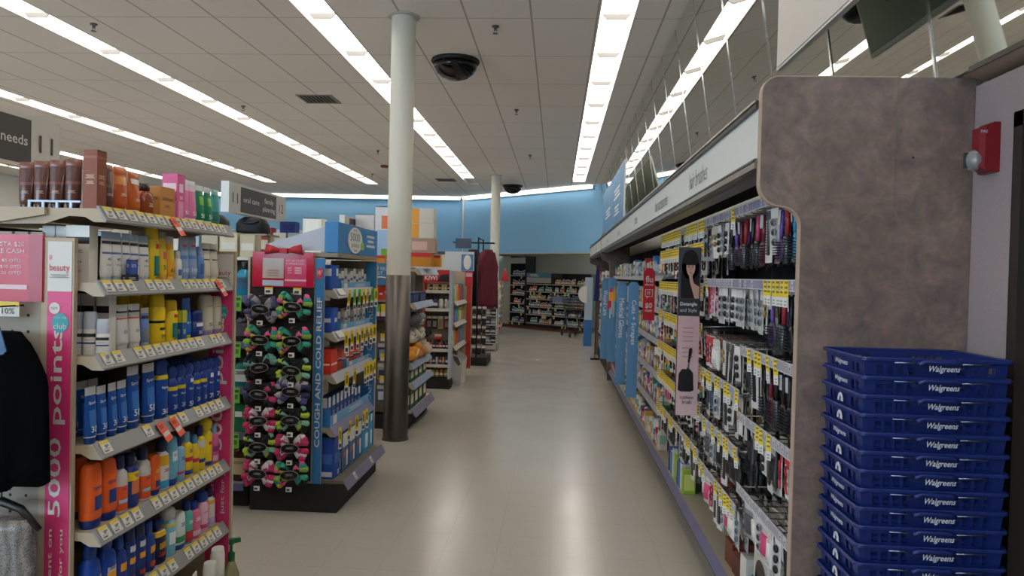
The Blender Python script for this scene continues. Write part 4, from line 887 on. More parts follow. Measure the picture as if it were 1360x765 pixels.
RC = [(1.875, ['clearcard', 'blackclip', 'bands', 'clearcard', 'bands', 'blackclip', 'bands']), (1.745, ['bands', 'blackclip', 'bands', 'blackclip', 'bands', 'redband', 'bands']), (1.50, ['bands', 'bands', 'clearcard', 'bands', 'bands', 'redband', 'clearcard']),
      (1.27, ['bands', 'redband', 'blackclip', 'bands', 'colourbands', 'bands', 'blackclip']), (1.03, ['colourbands', 'bands', 'bands', 'redband', 'bands', 'bands', 'colourbands']), (.80, ['bands', 'pinkcard', 'bands', 'blackclip', 'bands', 'bands', 'pinkpouch']), (.54, ['blackpouch', 'bands', 'comb', 'bands', 'blackpouch', 'clearcard', 'comb'])]
for r, (z, ks) in enumerate(RC):
    for k, kind in enumerate(ks):
        y = 4.49 + k * .12; peg(CSEC, y, z + .017)
        hang(2, r, z, k, len(ks), y, kind, 3, nmC[r], 'band bay', 'poster', .06)
# some goods on the base deck of the first sections
def flatbox(name, cat, w, d, h, c, c2, lab_, loc, rz=0):
    place(prod('box', name, cat, c, c2, [(c2, .15, .8, -.42, .42)], []), lab_, loc, rz, (d, w, h))
# purple topped box with a woman's portrait
t = thing('hair_dryer_box', 'white carton with purple top and a woman portrait on the base deck', 'box', None, (.935, 3.12, .171))
b = MB(); b.box(-.075, .10, -.10, .12, 0, .30, M('#d5d2cd', .5)); obj('carton', b, t)
b = MB(); b.box(-.076, .101, -.101, .121, .30, .315, M('#4a2f7d', .4)); obj('top', b, t)
def portrait(parent, o, right, w, h, hair='#1c1413', skin='#c39a82', bg=None, dress=None):
    """a plain printed portrait: hair, face, shoulders"""
    O = Vector(o); R = Vector(right); Z = Vector((0, 0, 1)); N = R.cross(Z)
    def el(cx, cz, rx, rz, lift, mat, nm, a0=0, a1=360):
        q = MB(); n = 24; q.add([tuple(O + R * (cx + rx * math.cos(math.radians(a0 + (a1 - a0) * k / n))) * w + Z * (cz + rz * math.sin(math.radians(a0 + (a1 - a0) * k / n))) * h + N * lift) for k in range(n)], [tuple(range(n))], mat); return q
    q = el(0, .18, .47, .30, .0010, M(hair, .4), 'hair'); q2 = MB(); q2.add([tuple(O + R * x * w + Z * z * h + N * .001) for x, z in ((-.47, .2), (.47, .2), (.50, -.5), (-.50, -.5))], [(0, 1, 2, 3)], M(hair, .4)); obj('hair', q, parent); obj('hair', q2, parent)
    obj('face', el(.02, .12, .24, .17, .0016, M(skin, .5), 'face'), parent)
    q = MB(); q.add([tuple(O + R * x * w + Z * z * h + N * .0014) for x, z in ((-.08, .0), (.12, .0), (.14, -.12), (.22, -.2), (.5, -.26), (.5, -.5), (.26, -.5), (-.02, -.16))], [(0, 1, 2, 3, 4, 5, 6, 7)], M(skin, .5)); obj('neck', q, parent)
    q = MB(); q.add([tuple(O + R * x_ * w + Z * z_ * h + N * .0020) for x_, z_ in ((-.27, .17), (.31, .17), (.30, .34), (-.26, .34))], [(0, 1, 2, 3)], M(hair, .4)); obj('fringe', q, parent)
    q = MB(); dk_ = M('#231715', .5)
    for s in (-1, 1):
        q.add([tuple(O + R * (.02 + s * .10 + a) * w + Z * (.13 + c) * h + N * .0022) for a, c in ((-.05, 0), (0, .016), (.05, 0), (0, -.014))], [(0, 1, 2, 3)], dk_)
        q.add([tuple(O + R * (.02 + s * .10 + a) * w + Z * (.158 + c) * h + N * .0022) for a, c in ((-.06, 0), (.06, 0.005), (.06, .012), (-.06, .008))], [(0, 1, 2, 3)], dk_)
    obj('eyes', q, parent)
    q = MB(); q.add([tuple(O + R * (.02 + a) * w + Z * (.02 + c) * h + N * .0022) for a, c in ((-.07, 0), (0, .012), (.07, 0), (0, -.018))], [(0, 1, 2, 3)], M('#a04a4a', .5)); obj('mouth', q, parent)
    q = MB(); q.add([tuple(O + R * (.02 + a) * w + Z * (.065 + c) * h + N * .0022) for a, c in ((-.03, 0), (.03, 0), (.005, .06))], [(0, 1, 2)], M('#a87f6a', .5)); obj('nose', q, parent)
b = MB(); b.box(-.0765, -.075, -.085, .105, .02, .28, M('#b9b4ac', .5)); pp = obj('picture', b, t)
portrait(t, (-.0768, .01, .15), (0, -1, 0), .17, .25)
b = MB(); b.box(-.06, .085, -.1015, -.10, .02, .28, M('#b9b4ac', .5)); obj('picture', b, t); portrait(t, (.012, -.1018, .15), (1, 0, 0), .13, .25)
for i, (y, w, h, c, c2, d) in enumerate(((3.31, .09, .13, '#2f6f8a', '#9fd0dc', 'teal and white carton'), (3.405, .08, .09, '#cfcac2', '#5d8fae', 'white carton with a blue patch'), (3.52, .09, .15, '#d3d0c8', '#c9c3b8', 'plain white carton'),
    (3.66, .13, .10, '#5a2f22', '#8a4a34', 'flat brown carton'), (3.81, .13, .12, '#6b3524', '#7d4430', 'copper brown carton'))):
    flatbox('carton', 'box', w, .12, h, c, c2, '%s on the base deck, %s past the portrait carton' % (d, nth(i)), (.945, y, .171), .05)
for i, y in enumerate((5.05, 5.12, 5.20, 5.27, 5.33 + .06, 5.47, 5.56, 5.66)):
    k = i % 4; c = ('#9fc23c', '#d5d3cf', '#3f87b5', '#4f4a8c')[k]; c2 = ('#d6df7a', '#6fa8cf', '#cfe0ea', '#d8d4e6')[k]
    flatbox('carton', 'box', .055, .08, .16 + .02 * (i % 3), c, c2, '%s upright carton on the base deck, %s past the hair band pegs' % (('lime', 'white', 'blue', 'purple')[k], nth(i)), (.90, y, .171), 0)

# --- poster, flu blade and the blue blades that stick out into the aisle
def blade(name, lab, x0, x1, y, z0, z1, c, top_round=True, t_=.006, hookz=None):
    t = thing(name, lab, 'sign', None); b = MB(); w = x1 - x0
    pts = [(x0, z0), (x1, z0), (x1, z1 - w * .35), (x1 - w * .25, z1), (x0 + w * .25, z1), (x0, z1 - w * .35)] if top_round else [(x0, z0), (x1, z0), (x1, z1), (x0, z1)]
    b.prism(pts, 'y', y, y + t_, c); obj('board', b, t)
    b = MB(); zz = z1 - w * .5 if hookz is None else hookz
    b.box(x1 - .01, .90, y + t_ + .0005, y + t_ + .004, zz - .012, zz + .012, M('#c9c7c4', .3, .5)); obj('clip_arm', b, t)
    return t
yp = 4.405
t = blade('poster_sign', 'tall pink and black hair brush poster sticking out from the pegs', .695, .822, yp, .80, 1.765, M('#d9b7b8', .5), False)
b = MB(); b.box(.695, .822, yp - .002, yp - .0005, 1.47, 1.765, M('#4a4a52', .4)); b.box(.695, .699, yp - .0022, yp - .0005, .80, 1.47, M('#202024', .4)); obj('photo_field', b, t)
portrait(t, (.762, yp - .0022, 1.615), (1, 0, 0), .105, .285, '#17110f', '#cda38f')
b = MB(); b.box(.70, .821, yp - .006, yp - .0048, 1.372, 1.47, M('#33343a', .4)); obj('caption_band', b, t)
q = MB(); q.text('Detangle', (.757, yp - .0065, 1.438), (1, 0, 0), (0, 0, 1), .095, .026, PAPER, bold=.02); q.text('and Style', (.757, yp - .0065, 1.402), (1, 0, 0), (0, 0, 1), .095, .026, PAPER); obj('lettering', q, t)
q = MB(); q.text('cushion', (.76, yp - .003, .905), (1, 0, 0), (0, 0, 1), .075, .022, M('#2b2426', .5)); q.text('brush', (.76, yp - .003, .878), (1, 0, 0), (0, 0, 1), .05, .022, M('#2b2426', .5)); obj('lettering', q, t)
q = MB()
for z in (1.30, 1.275, 1.25, 1.225, 1.185, 1.16, 1.135): q.box(.727, .79, yp - .0022, yp - .0008, z, z + .006, M('#b78f92', .5))
obj('small_print', q, t)
q = MB(); kb = M('#17171a', .4); q.prism(arc(.756, 1.075, .030, 0, 360, 16)[:-1], 'y', yp - .003, yp - .001, kb) if False else None
q = MB(); q.prism([(.708, .945), (.712, 1.04), (.73, 1.066), (.775, 1.066), (.792, 1.045), (.798, .945), (.78, .937), (.725, .937)], 'y', yp - .003, yp - .0008, kb); q.prism([(.757, 1.066), (.768, 1.066), (.772, 1.11), (.782, 1.15), (.787, 1.18), (.778, 1.19), (.766, 1.18), (.763, 1.12)], 'y', yp - .003, yp - .0008, kb); q.prism([(.759, 1.075), (.764, 1.075), (.767, 1.105), (.762, 1.105)], 'y', yp - .0034, yp - .003, M('#b9b6b2', .3)); obj('brush_picture', q, t)
RED = M('#c8202f', .45)
yf = 6.25
t = blade('flu_sign', 'red flu shots sign sticking out from the shelf edge', .706, .800, yf, 1.24, 1.665, RED)
for s, z, w, h in (('flu', 1.575, .06, .052), ('shots', 1.532, .068, .020), ('$0', 1.358, .055, .05), ('copay', 1.315, .06, .020)):
    q = MB(); q.text(s, (.753, yf - .0015, z), (1, 0, 0), (0, 0, 1), w, h, PAPER, bold=.02); obj('lettering', q, t)
q = MB()
for a in ((.722, .784, 1.488, 1.492), (.722, .784, 1.433, 1.437), (.722, .726, 1.437, 1.488), (.780, .784, 1.437, 1.488)): q.box(a[0], a[1], yf - .002, yf - .0005, a[2], a[3], PAPER)
q.text('W', (.753, yf - .002, 1.462), (1, 0, 0), (0, 0, 1), .035, .034, PAPER, .3); q.prism([(.735, 1.433), (.748, 1.433), (.735, 1.415)], 'y', yf - .002, yf - .0005, PAPER); obj('logo', q, t)
BL = M('#5f98ca', .5)
for (x0, x1, y, z0, z1, s, d, L) in ((.672, .772, 7.16, .46, 1.545, 'Cuts + Scrapes', 'blue blade sign lettered Cuts + Scrapes', .42), (.640, .745, 8.08, .45, 1.535, 'Medical Gloves', 'blue blade sign lettered Medical Gloves', .42), (.645, .755, 9.60, .52, 1.58, '~', 'blue blade sign behind the Medical Gloves one', .34), (.64, .76, 10.85, .42, 1.57, 'Wound Care', 'blue blade sign lettered Wound Care, most distant', .36)):
    t = blade('hanging_aisle_sign', d, x0, x1, y, z0, z1, BL)
    q = MB(); q.text(s, ((x0 + x1) / 2, y - .002, z1 - .17 - L / 2), (0, 0, -1), (1, 0, 0), L, (x1 - x0) * .52, M('#e6eef4', .5), bold=.01); obj('lettering', q, t)
t = thing('sale_burst', 'red and orange promotional tag hanging beside the Medical Gloves sign', 'sign', None)
b = MB(); b.prism([(.612, 1.20), (.66, 1.22), (.672, 1.45), (.645, 1.46)], 'y', 9.2, 9.204, RED); obj('board', b, t)
b = MB(); b.prism([(.63, 1.30), (.715, 1.305), (.715, 1.42), (.70, 1.50), (.685, 1.41), (.63, 1.405)], 'y', 9.195, 9.199, M('#e8a13a', .5)); obj('front', b, t)

# --- first-aid sections beyond: real shelves with small goods
SG = [('first_aid_box', 'box', 'box', '#c9cdd2', '#4f8fc0', 'white and blue'), ('first_aid_box', 'box', 'box', '#3c76b0', '#d5dbe2', 'blue'), ('remedy_bottle', 'bottle', 'bottle', '#d8d4c8', '#f0f0ec', 'white'), ('first_aid_box', 'box', 'box', '#b8323e', '#e2d6d2', 'red'),
      ('remedy_bottle', 'stick', 'bottle', '#49a08e', '#e4e6e2', 'teal'), ('first_aid_box', 'box', 'box', '#d9d2c3', '#8fb7a8', 'cream'), ('remedy_bottle', 'spray', 'can', '#7fb0cf', '#e6e6e6', 'pale blue'), ('first_aid_box', 'box', 'box', '#3f8f5b', '#d9e2d6', 'green'),
      ('remedy_bottle', 'bottle', 'bottle', '#d0607e', '#f0ece8', 'pink'), ('first_aid_box', 'box', 'box', '#d9a93a', '#f0e4c4', 'yellow'), ('remedy_bottle', 'stick', 'bottle', '#8a6a4a', '#e8e2d6', 'amber'), ('first_aid_box', 'box', 'box', '#6d5a94', '#d9d2e2', 'purple')]
SGP = {}
def small(i):
    nm, sh, cat, c, c2, d = SG[i % len(SG)]
    if i not in SGP:
        if sh == 'box':
            b = MB(); b.box(-.5, .5, -.5, .5, 0, 1, M(c, .5)); b.box(-.505, .505, -.36, .36, .3, .75, M(c2, .5)); b.box(-.36, .36, -.505, .505, .3, .75, M(c2, .5)); SGP[i] = (nm, cat, b.mesh(nm), [])
        else:
            S = SHAPES[sh]; b = MB(); b.loft([ring(x, y, z, 2.3, 10) for z, x, y in S['body']], M(c, .35)); b.loft([ring(x, y, z, 2.3, 10) for z, x, y in S['cap']], M(c2, .35)); b.loft([ring(x + .01, y + .01, z, 2.3, 10) for z, x, y in ((.2, .47, .5), (.45, .47, .5))], M(c2, .4), False, False); SGP[i] = (nm, cat, b.mesh(nm), [])
    return SGP[i], d
DSEC = section(3, 'black peg shelving of hair ties before the flu sign', (1.925, 1.80, 1.56, 1.33, 1.09, .86, .60), 8, {(0, -1): .95, (1, -1): .95, (2, -1): .95, (3, -1): .95, (4, -1): .95, (5, -1): .95, (6, -1): .6})
for r, (z, ks) in enumerate(RC):
    for k, kind in enumerate(ks):
        y = 5.40 + k * .12; peg(DSEC, y, z + .017)
        hang(3, r, z, k, len(ks), y, ks[(k + 3) % 7], 3, nmC[r], 'tie bay', 'band bay', .06)
secn = {3: 'bay before flu sign', 4: 'bay past flu sign', 5: 'bay past cuts sign', 6: 'bay past gloves sign', 7: 'second bay past gloves sign', 8: 'bay before wound care sign', 9: 'bay beside far brown panel'}
RS = random.Random(4)
for i in range(4, 10):
    y0, y1 = SECT[i], SECT[i + 1]
    t = section(i, 'grey wall shelving of small health goods, ' + secn[i], (), 0, {}, 'wall_shelving')
    zs = (.50, .78, 1.06, 1.33, 1.60)
    for j, z in enumerate(zs):
        s = obj('shelf', MB().box(.87, 1.25, y0 + .004, y1 - .004, z - .018, z, M('#9b9894', .5)), t)
        r = MB(); r.prism([(.87, z + .006), (.845, z - .036), (.85, z - .04), (.875, z)], 'y', y0 + .004, y1 - .004, RAILS); obj('price_rail', r, s)
        if i < 6:
            yy = y0 + .05
            while yy < y1 - .03:
                if RS.random() < .75:
                    o = obj('price_tag', PTR, s, (.8655, yy, z + .001)); o.rotation_euler = (0, -.55, PI); o.rotation_euler = (0, .55, PI)
                yy += .07
    for j, z in enumerate((.171,) + zs):
        rowh = .2; y = y0 + .04; n = 0
        while y < y1 - .05:
            w = RS.uniform(.045, .08); h = RS.uniform(.09, .19); p, d = small(RS.randrange(12))
            wv = w * .92
            place(p, 'small %s %s, %s item, %s, %s' % (d, p[1], nth(n), ('base deck', 'lowest shelf', 'second shelf', 'third shelf', 'fourth shelf', 'top shelf')[j], secn[i]), (.925 if j else .90, y + w / 2, z + .0005), 0, (.07, wv, h), 'goods of ' + secn[i])
            y += w; n += 1
# shelving beyond the far brown panel
t = thing('wall_shelving', 'distant shelving of toiletries past the far brown panel', 'shelving', None)
b = MB(); b.box(1.255, 1.27, 11.76, 15.59, .12, 1.96, BACKB); obj('back_panel', b, t)
b = MB(); b.box(.86, 1.25, 11.76, 15.59, .0, .17, BLKM); obj('base_deck', b, t)
for z in (.5, .82, 1.14, 1.46): obj('shelf', MB().box(.86, 1.25, 11.76, 15.59, z - .02, z, M('#9b9894', .5)), t)
for j, z in enumerate((.171, .5, .82, 1.14, 1.46)):
    for k in range(14):
        p, d = small(RS.randrange(12))
        place(p, 'distant %s %s past the far brown panel, %s along the %s shelf' % (d, p[1], nth(k), ('base', 'lowest', 'second', 'third', 'top')[j]), (.91, 11.95 + k * .255, z + .0005), 0, (.08, .2, RS.uniform(.16, .25)), 'toiletries past the far brown panel')
t = thing('floor_display', 'tall blue and white floor display with a round top far down the aisle', 'display', None, (.735, 17.4, 0))
b = MB(); b.box(-.09, .09, 0, .3, 0, .6, M('#2f6fae', .5)); obj('base', b, t)
b = MB(); b.box(-.08, .09, .02, .28, .6, 1.57, M('#a9bccb', .5)); obj('body', b, t)
b = MB(); b.prism(arc(-.04, 1.18, .20, 90, 270, 14), 'y', -.01, .01, M('#d4d6d6', .5)); obj('disc', b, t)
b = MB(); b.box(-.085, -.08, .05, .25, .8, 1.35, M('#5f97c4', .5)); obj('graphic', b, t)
t = thing('tall_display', 'slim dark blue pennant stand past the far brown panel', 'display', None, (.76, 14.6, 0)); b = MB(); b.prism([(-.05, 1.12), (.05, 1.12), (.05, 1.7), (.02, 1.82), (-.01, 1.7)], 'y', 0, .02, M('#1f2f7a', .5)); obj('board', b, t)
b = MB(); b.tube([(0, .01, .03), (0, .01, 1.2)], .008, BLKM, 6); obj('pole', b, t)
b = MB(); b.box(-.08, .08, -.06, .08, 0, .03, BLKM); obj('foot', b, t)
# ------------------------------------------------------------------ stack of blue hand baskets
BB = M('#15296a', .38); BBD = M('#102154', .42); ROD = M('#8d99b8', .3, .9); BWH = M('#cfd3dc', .5)
bx0, bx1, by0, by1 = .868, 1.292, 2.205, 2.535
BW, BD, BH, PITCH = bx1 - bx0, by1 - by0, .205, .0535
def basket_body():
    m_ = MB(); tp = .105
    def cor(z, off=0.0):
        k = (BH - z) * tp; a, b_ = BW / 2 - .012 - k + off, BD / 2 - .012 - k + off
        return a, b_
    def wall(p0, p1, z0, z1, holes, nx):
        # a wall quad strip between the two corners with real openings
        rows = [z0] + [v for h in holes for v in h] + [z1]
        for r_ in range(len(rows) - 1):
            za, zb_ = rows[r_], rows[r_ + 1]; hole = any(abs(za - h[0]) < 1e-6 for h in holes)
            for k in range(nx):
                fa, fb = k / nx, (k + 1) / nx
                segs = [(fa, fb)] if not hole else [(fa, fa + (fb - fa) * .18), (fb - (fb - fa) * .18, fb)]
                if hole and not (0 < k < nx - 1 and abs(k - (nx - 1) / 2) > nx * .12): segs = [(fa, fb)]
                for (a, b_) in segs:
                    q = []
                    for (f, z) in ((a, za), (b_, za), (b_, zb_), (a, zb_)):
                        A, B_ = cor(z); P0 = Vector((p0[0] * A, p0[1] * B_, z)); P1 = Vector((p1[0] * A, p1[1] * B_, z)); q.append(P0.lerp(P1, f))
                    m_.add(q, [(0, 1, 2, 3)], BB)
    hs = [(.03, .06), (.075, .105), (.118, .146), (.158, .184)]
    cs = [(-1, -1), (1, -1), (1, 1), (-1, 1)]
    for i in range(4): wall(cs[i], cs[(i + 1) % 4], 0, BH, hs, 14 if i % 2 == 0 else 9)
    A, B_ = cor(0); m_.add([(-A, -B_, 0), (A, -B_, 0), (A, B_, 0), (-A, B_, 0)], [(0, 1, 2, 3)], BBD)
    return m_.mesh('shopping_basket')
def basket_rim():
    m_ = MB(); z = BH
    def loop(w, d, r, zz, n=5):
        out = []
        for (sx, sy, a0) in ((1, -1, -90), (1, 1, 0), (-1, 1, 90), (-1, -1, 180)):
            for k in range(n + 1):
                a = math.radians(a0 + 90 * k / n); out.append((sx * (w - r) + r * math.cos(a), sy * (d - r) + r * math.sin(a), zz))
        return out
    w, d = BW / 2, BD / 2
    m_.loft([loop(w - .014, d - .014, .002, z - .002), loop(w - .003, d - .003, .02, z + .002), loop(w, d, .02, z - .002), loop(w, d, .02, z - .008), loop(w - .004, d - .004, .02, z - .010), loop(w - .013, d - .013, .003, z - .008)], BB, False, False, False)
    for s in (-1, 1): m_.box(-.075, .075, s * (d - .001) - .004, s * (d - .001) + .004, z - .026, z - .008, BBD)
    return m_.mesh('rim')
def basket_handle(s, lift=0):
    rod = MB(); z = BH - .011; d = s * (BD / 2 + .004)
    rod.tube([(-BW / 2 + .09, d, z), (-.055, d + s * .002, z - .001)], .0022, ROD, 5); rod.tube([(.055, d + s * .002, z - .001), (BW / 2 - .07, d, z)], .0022, ROD, 5)
    g = MB(); g.tube([(-.058, d + s * .003, z - .004), (-.04, d + s * .004, z + .003), (.04, d + s * .004, z + .003), (.058, d + s * .003, z - .004)], .0065, BB, 8)
    return rod.mesh('handle'), g.mesh('grip')
def bt(mode):
    q = MB(); d = -BD / 2 - .006; z = BH - .030
    q.text('Walgreens', (.015, -BD / 2 + .0026 - .0085, z + .002), (1, 0, 0), (0, 0, 1), .085, .022, BWH, .35, bold=.015)
    return q.mesh('lettering')
def side_mark(mode):
    q = MB(); x = -BW / 2 + .006
    if mode == 'text': q.text('Walgreens', (x, .0, BH - .030), (0, -1, 0), (0, 0, 1), .10, .020, BWH, .35, bold=.015)
    else:
        q.prism([(.0 + .022 * math.cos(a * PI / 8), BH - .042 + .026 * math.sin(a * PI / 8)) for a in range(0, 9)], 'x', x - .001, x, BWH)
        q.add([(x - .002, -.004, BH - .042), (x - .002, .006, BH - .042), (x - .002, .004, BH - .026), (x - .002, -.006, BH - .03)], [(0, 1, 2, 3)], BB)
    return q.mesh('logo' if mode != 'text' else 'lettering')
bb, br_, h1, h2, ft = basket_body(), basket_rim(), basket_handle(-1), basket_handle(1), bt(0)
sm = {'text': side_mark('text'), 'logo': side_mark('logo')}
modes = ['text', 'text', 'logo', 'logo', 'text', 'logo', 'logo', 'text', 'text', 'text', 'logo', 'logo', 'logo', 'text', 'logo']
ztop = 1.372
for i in range(15):
    z = ztop - BH - i * PITCH
    lab = 'blue plastic shopping basket, topmost of the stack by the brown panel' if i == 0 else 'blue plastic shopping basket, %s from the top of the stack' % nth(i)
    p = ('shopping_basket', 'basket', bb, [('rim', br_), ('handle', h1[0], [('grip', h1[1])]), ('handle', h2[0], [('grip', h2[1])]), ('lettering', ft), ('lettering' if modes[i] == 'text' else 'logo', sm[modes[i]])])
    place(p, lab, ((bx0 + bx1) / 2 + RN.uniform(-.0004, .0004), (by0 + by1) / 2, z), RN.uniform(-.002, .002), (1, 1, 1), 'stack of blue shopping baskets')
t = thing('basket_stand', 'dark wheeled stand under the stack of blue baskets', 'stand', None, ((bx0 + bx1) / 2, (by0 + by1) / 2, 0))
b = MB(); zz = ztop - BH - 14 * PITCH
b.box(-.18, .18, -.135, .135, zz - .025, zz - .002, BLKM); obj('tray', b, t)
for sx in (-1, 1):
    for sy in (-1, 1):
        b = MB(); b.tube([(sx * .165, sy * .12, .02), (sx * .165, sy * .12, zz - .02)], .012, BLKM, 8); obj('leg', b, t)
# fire alarm strobe
t = thing('fire_alarm', 'red fire alarm with a clear strobe on grey wall beside brown panel', 'alarm', None, (WALLX, 2.475, 2.012))
RD = M('#7c101b', .4)
b = MB(); b.prism([(-.045, -.075), (.038, -.075), (.045, -.065), (.045, .068), (.036, .078), (-.045, .078)], 'x', -.022, -.001, RD); obj('back_plate', b, t)
b = MB(); b.loft([[(-.022, y, z) for y, z in ((-.045, -.072), (.03, -.072), (.03, .072), (-.045, .072))], [(-.045, y, z) for y, z in ((-.045, -.068), (.012, -.068), (.012, .066), (-.045, .066))], [(-.062, y, z) for y, z in ((-.04, -.06), (.0, -.06), (.0, .06), (-.04, .06))]], RD, smooth=False); obj('housing', b, t)
b = MB(); b.ball((-.062, -.012, -.038), .034, M('#a9adb0', .08, 0, 0, .5), 16, 10, 1, .75, 1); s_ = obj('strobe_lens', b, t)
b = MB(); b.ball((-.060, -.012, -.038), .02, M('#b9b8b4', .2, 1), 10, 6, 1, .5, 1); b.box(-.092, -.06, -.016, -.010, -.062, -.014, M('#8d8f92', .2, 1)); obj('flash_tube', b, s_)



q = MB()
for k, c in enumerate('FIRE'): q.text(c, (-.0235, .036, .038 - k * .013), (0, -1, 0), (0, 0, 1), .0065, .0095, BWH)
obj('lettering', q, t)
q = MB(); q.text('FIRE', (-.05, -.0458, .048), (1, 0, 0), (0, 0, 1), .02, .008, BWH); obj('lettering', q, t)

# ------------------------------------------------------------------ columns
def steel():
    mt, nt, b = nodes_mat('scuffed_steel'); L = nt.links.new; tc = NN(nt, 'ShaderNodeTexCoord'); mp = NN(nt, 'ShaderNodeMapping'); mp.inputs['Scale'].default_value = (6, 6, .8); L(tc.outputs['Object'], mp.inputs[0])
    n = NN(nt, 'ShaderNodeTexNoise', Scale=2.2, Detail=6.0); L(mp.outputs[0], n.inputs['Vector']); mr = NN(nt, 'ShaderNodeMapRange'); mr.inputs['To Min'].default_value = .28; mr.inputs['To Max'].default_value = .55; L(n.outputs['Fac'], mr.inputs['Value']); L(mr.outputs['Result'], b.inputs['Roughness'])
    cr = NN(nt, 'ShaderNodeValToRGB'); cr.color_ramp.elements[0].color = lin('#4e4946'); cr.color_ramp.elements[1].color = lin('#77716c'); L(n.outputs['Fac'], cr.inputs['Fac']); L(cr.outputs['Color'], b.inputs['Base Color']); b.inputs['Metallic'].default_value = 1
    return mt
STEEL = steel()
def column(x, y, zs, lab, r=.113):
    t = thing('support_column', lab, 'column', None, (x, y, 0)); t['kind'] = 'thing'
    b = MB(); b.lathe([(zs, r), (CEIL - .0, r)], M('#cfcdbf', .5), 40, cap0=False, cap1=False); obj('shaft', b, t)
    b = MB(); b.lathe([(0, r + .004), (zs, r + .004), (zs + .002, r)], STEEL, 40, cap0=False, cap1=False); obj('steel_sleeve', b, t)
    b = MB(); b.lathe([(CEIL - .012, r + .035), (CEIL - .001, r + .04)], M('#bdbab0', .5), 40); obj('collar', b, t)
    b = MB(); b.lathe([(0, r + .012), (.012, r + .010), (.014, r + .004)], M('#3a3632', .5), 40); obj('base_ring', b, t)
column(-1.495, 7.106, 1.555, 'round column, cream above and steel below, nearest the camera')
column(-1.52, 18.33, 1.40, 'distant round column, cream above and dark steel below')

# ------------------------------------------------------------------ second gondola: cough and cold endcap
u = thing('endcap_shelf', 'endcap with a blue cough and cold relief post beside the steel column', 'shelving', None)
b = MB(); b.box(-1.96, -1.945, 4.90, 5.95, .15, 1.70, M('#3c3a3a', .7)); obj('back_panel', b, u)
b = MB(); b.box(-1.94, -1.36, 4.885, 5.95, .185, .205, M('#6d6558', .5)); b.box(-1.98, -1.40, 4.86, 5.94, 0, .185, BLKM); d = obj('base_deck', b, u)
b = MB(); b.prism([(-1.36, .215), (-1.325, .15), (-1.33, .147), (-1.365, .208)], 'y', 4.87, 5.95, M('#78768c', .45)); r_ = obj('base_rail', b, d)
for y in (5.1, 5.55): o = obj('price_tag', tagmesh('pt2', .05, .05, None), d, (-1.3555, y, .209)); o.rotation_euler = (0, -.5, 0)
def mk_flag2(c, k):
    t_ = MB(); t_.box(0, .0012, -.015, .015, -.075, .02, M(c, .5)); t_.box(0, .0012, -.015, .015, -.125, -.075, PAPER)
    t_.box(.0012, .0018, -.01, .01, -.115, -.09, INK); t_.box(.0012, .0018, -.008, .008, -.06, -.005, M('#7d7426', .5)); return t_.mesh('shelf_flag')
FY, FG = mk_flag2('#e6c62c', 0), mk_flag2('#58b83c', 1)
for j, (z, ys) in enumerate(((1.455, (5.12, 5.25, 5.38, 5.5, 5.62, 5.77, 5.88)), (1.172, (5.06, 5.2, 5.34, 5.48, 5.62, 5.74, 5.86)), (.895, (5.1, 5.3, 5.58, 5.67, 5.76, 5.88)), (.545, (4.95, 5.2, 5.38, 5.57, 5.66)))):
    s = shelf_with_rail(u, -1.42, 4.885, 5.95, z, .5, (), slope=.04, drop=.055, deckm=M('#8f8674', .5), railm=M('#a5a3a8' if j < 3 else '#7d799c', .45))
    o = MB(); o.box(0, .0014, -.07, .07, -.05, 0, PAPER); q = obj('price_tag', o, s, (-1.452, 5.0, .008)) if j < 2 else None
    if q: q.rotation_euler = (0, -.65, 0)
    for k, y in enumerate(ys):
        q = obj('shelf_flag', FG if j == 0 and k in (1, 2, 5) else FY, s, (-1.412, y, -.02)); q.rotation_euler = (0, RN.uniform(-.05, .12), RN.uniform(-.8, -.3))
# posts
b = MB(); b.box(-1.95, -1.512, 4.87, 4.884, .155, 1.665, TAN); w_ = obj('side_panel', b, u)
b = MB(); b.box(-1.572, -1.512, 4.866, 4.8695, .155, 1.66, M('#2f78b4', .4)); p_ = obj('blue_post', b, w_)
q = MB(); q.text('COUGH AND COLD RELIEF', (-1.541, 4.8645, .915), (0, 0, 1), (-1, 0, 0), .98, .034, PAPER, bold=.015); obj('lettering', q, w_)
q = MB(); q.box(-1.562, -1.522, 4.863, 4.8655, 1.535, 1.595, M('#c8202f', .45)); q.text('W', (-1.542, 4.862, 1.566), (1, 0, 0), (0, 0, 1), .03, .034, PAPER, .3); q.prism([(-1.555, 1.535), (-1.540, 1.535), (-1.553, 1.515)], 'y', 4.863, 4.8655, M('#c8202f', .45)); obj('logo', q, w_)
b = MB(); b.box(-1.80, -1.425, 5.955, 5.97, .20, 1.665, TAN); w2 = obj('side_panel', b, u)
b = MB(); b.box(-1.52, -1.43, 5.951, 5.9545, .20, 1.66, M('#3d8cc4', .4)); obj('blue_post', b, w2)
q = MB(); q.text('COUGH AND COLD RELIEF', (-1.475, 5.9505, .93), (0, 0, 1), (-1, 0, 0), 1.0, .045, PAPER); obj('lettering', q, w2)
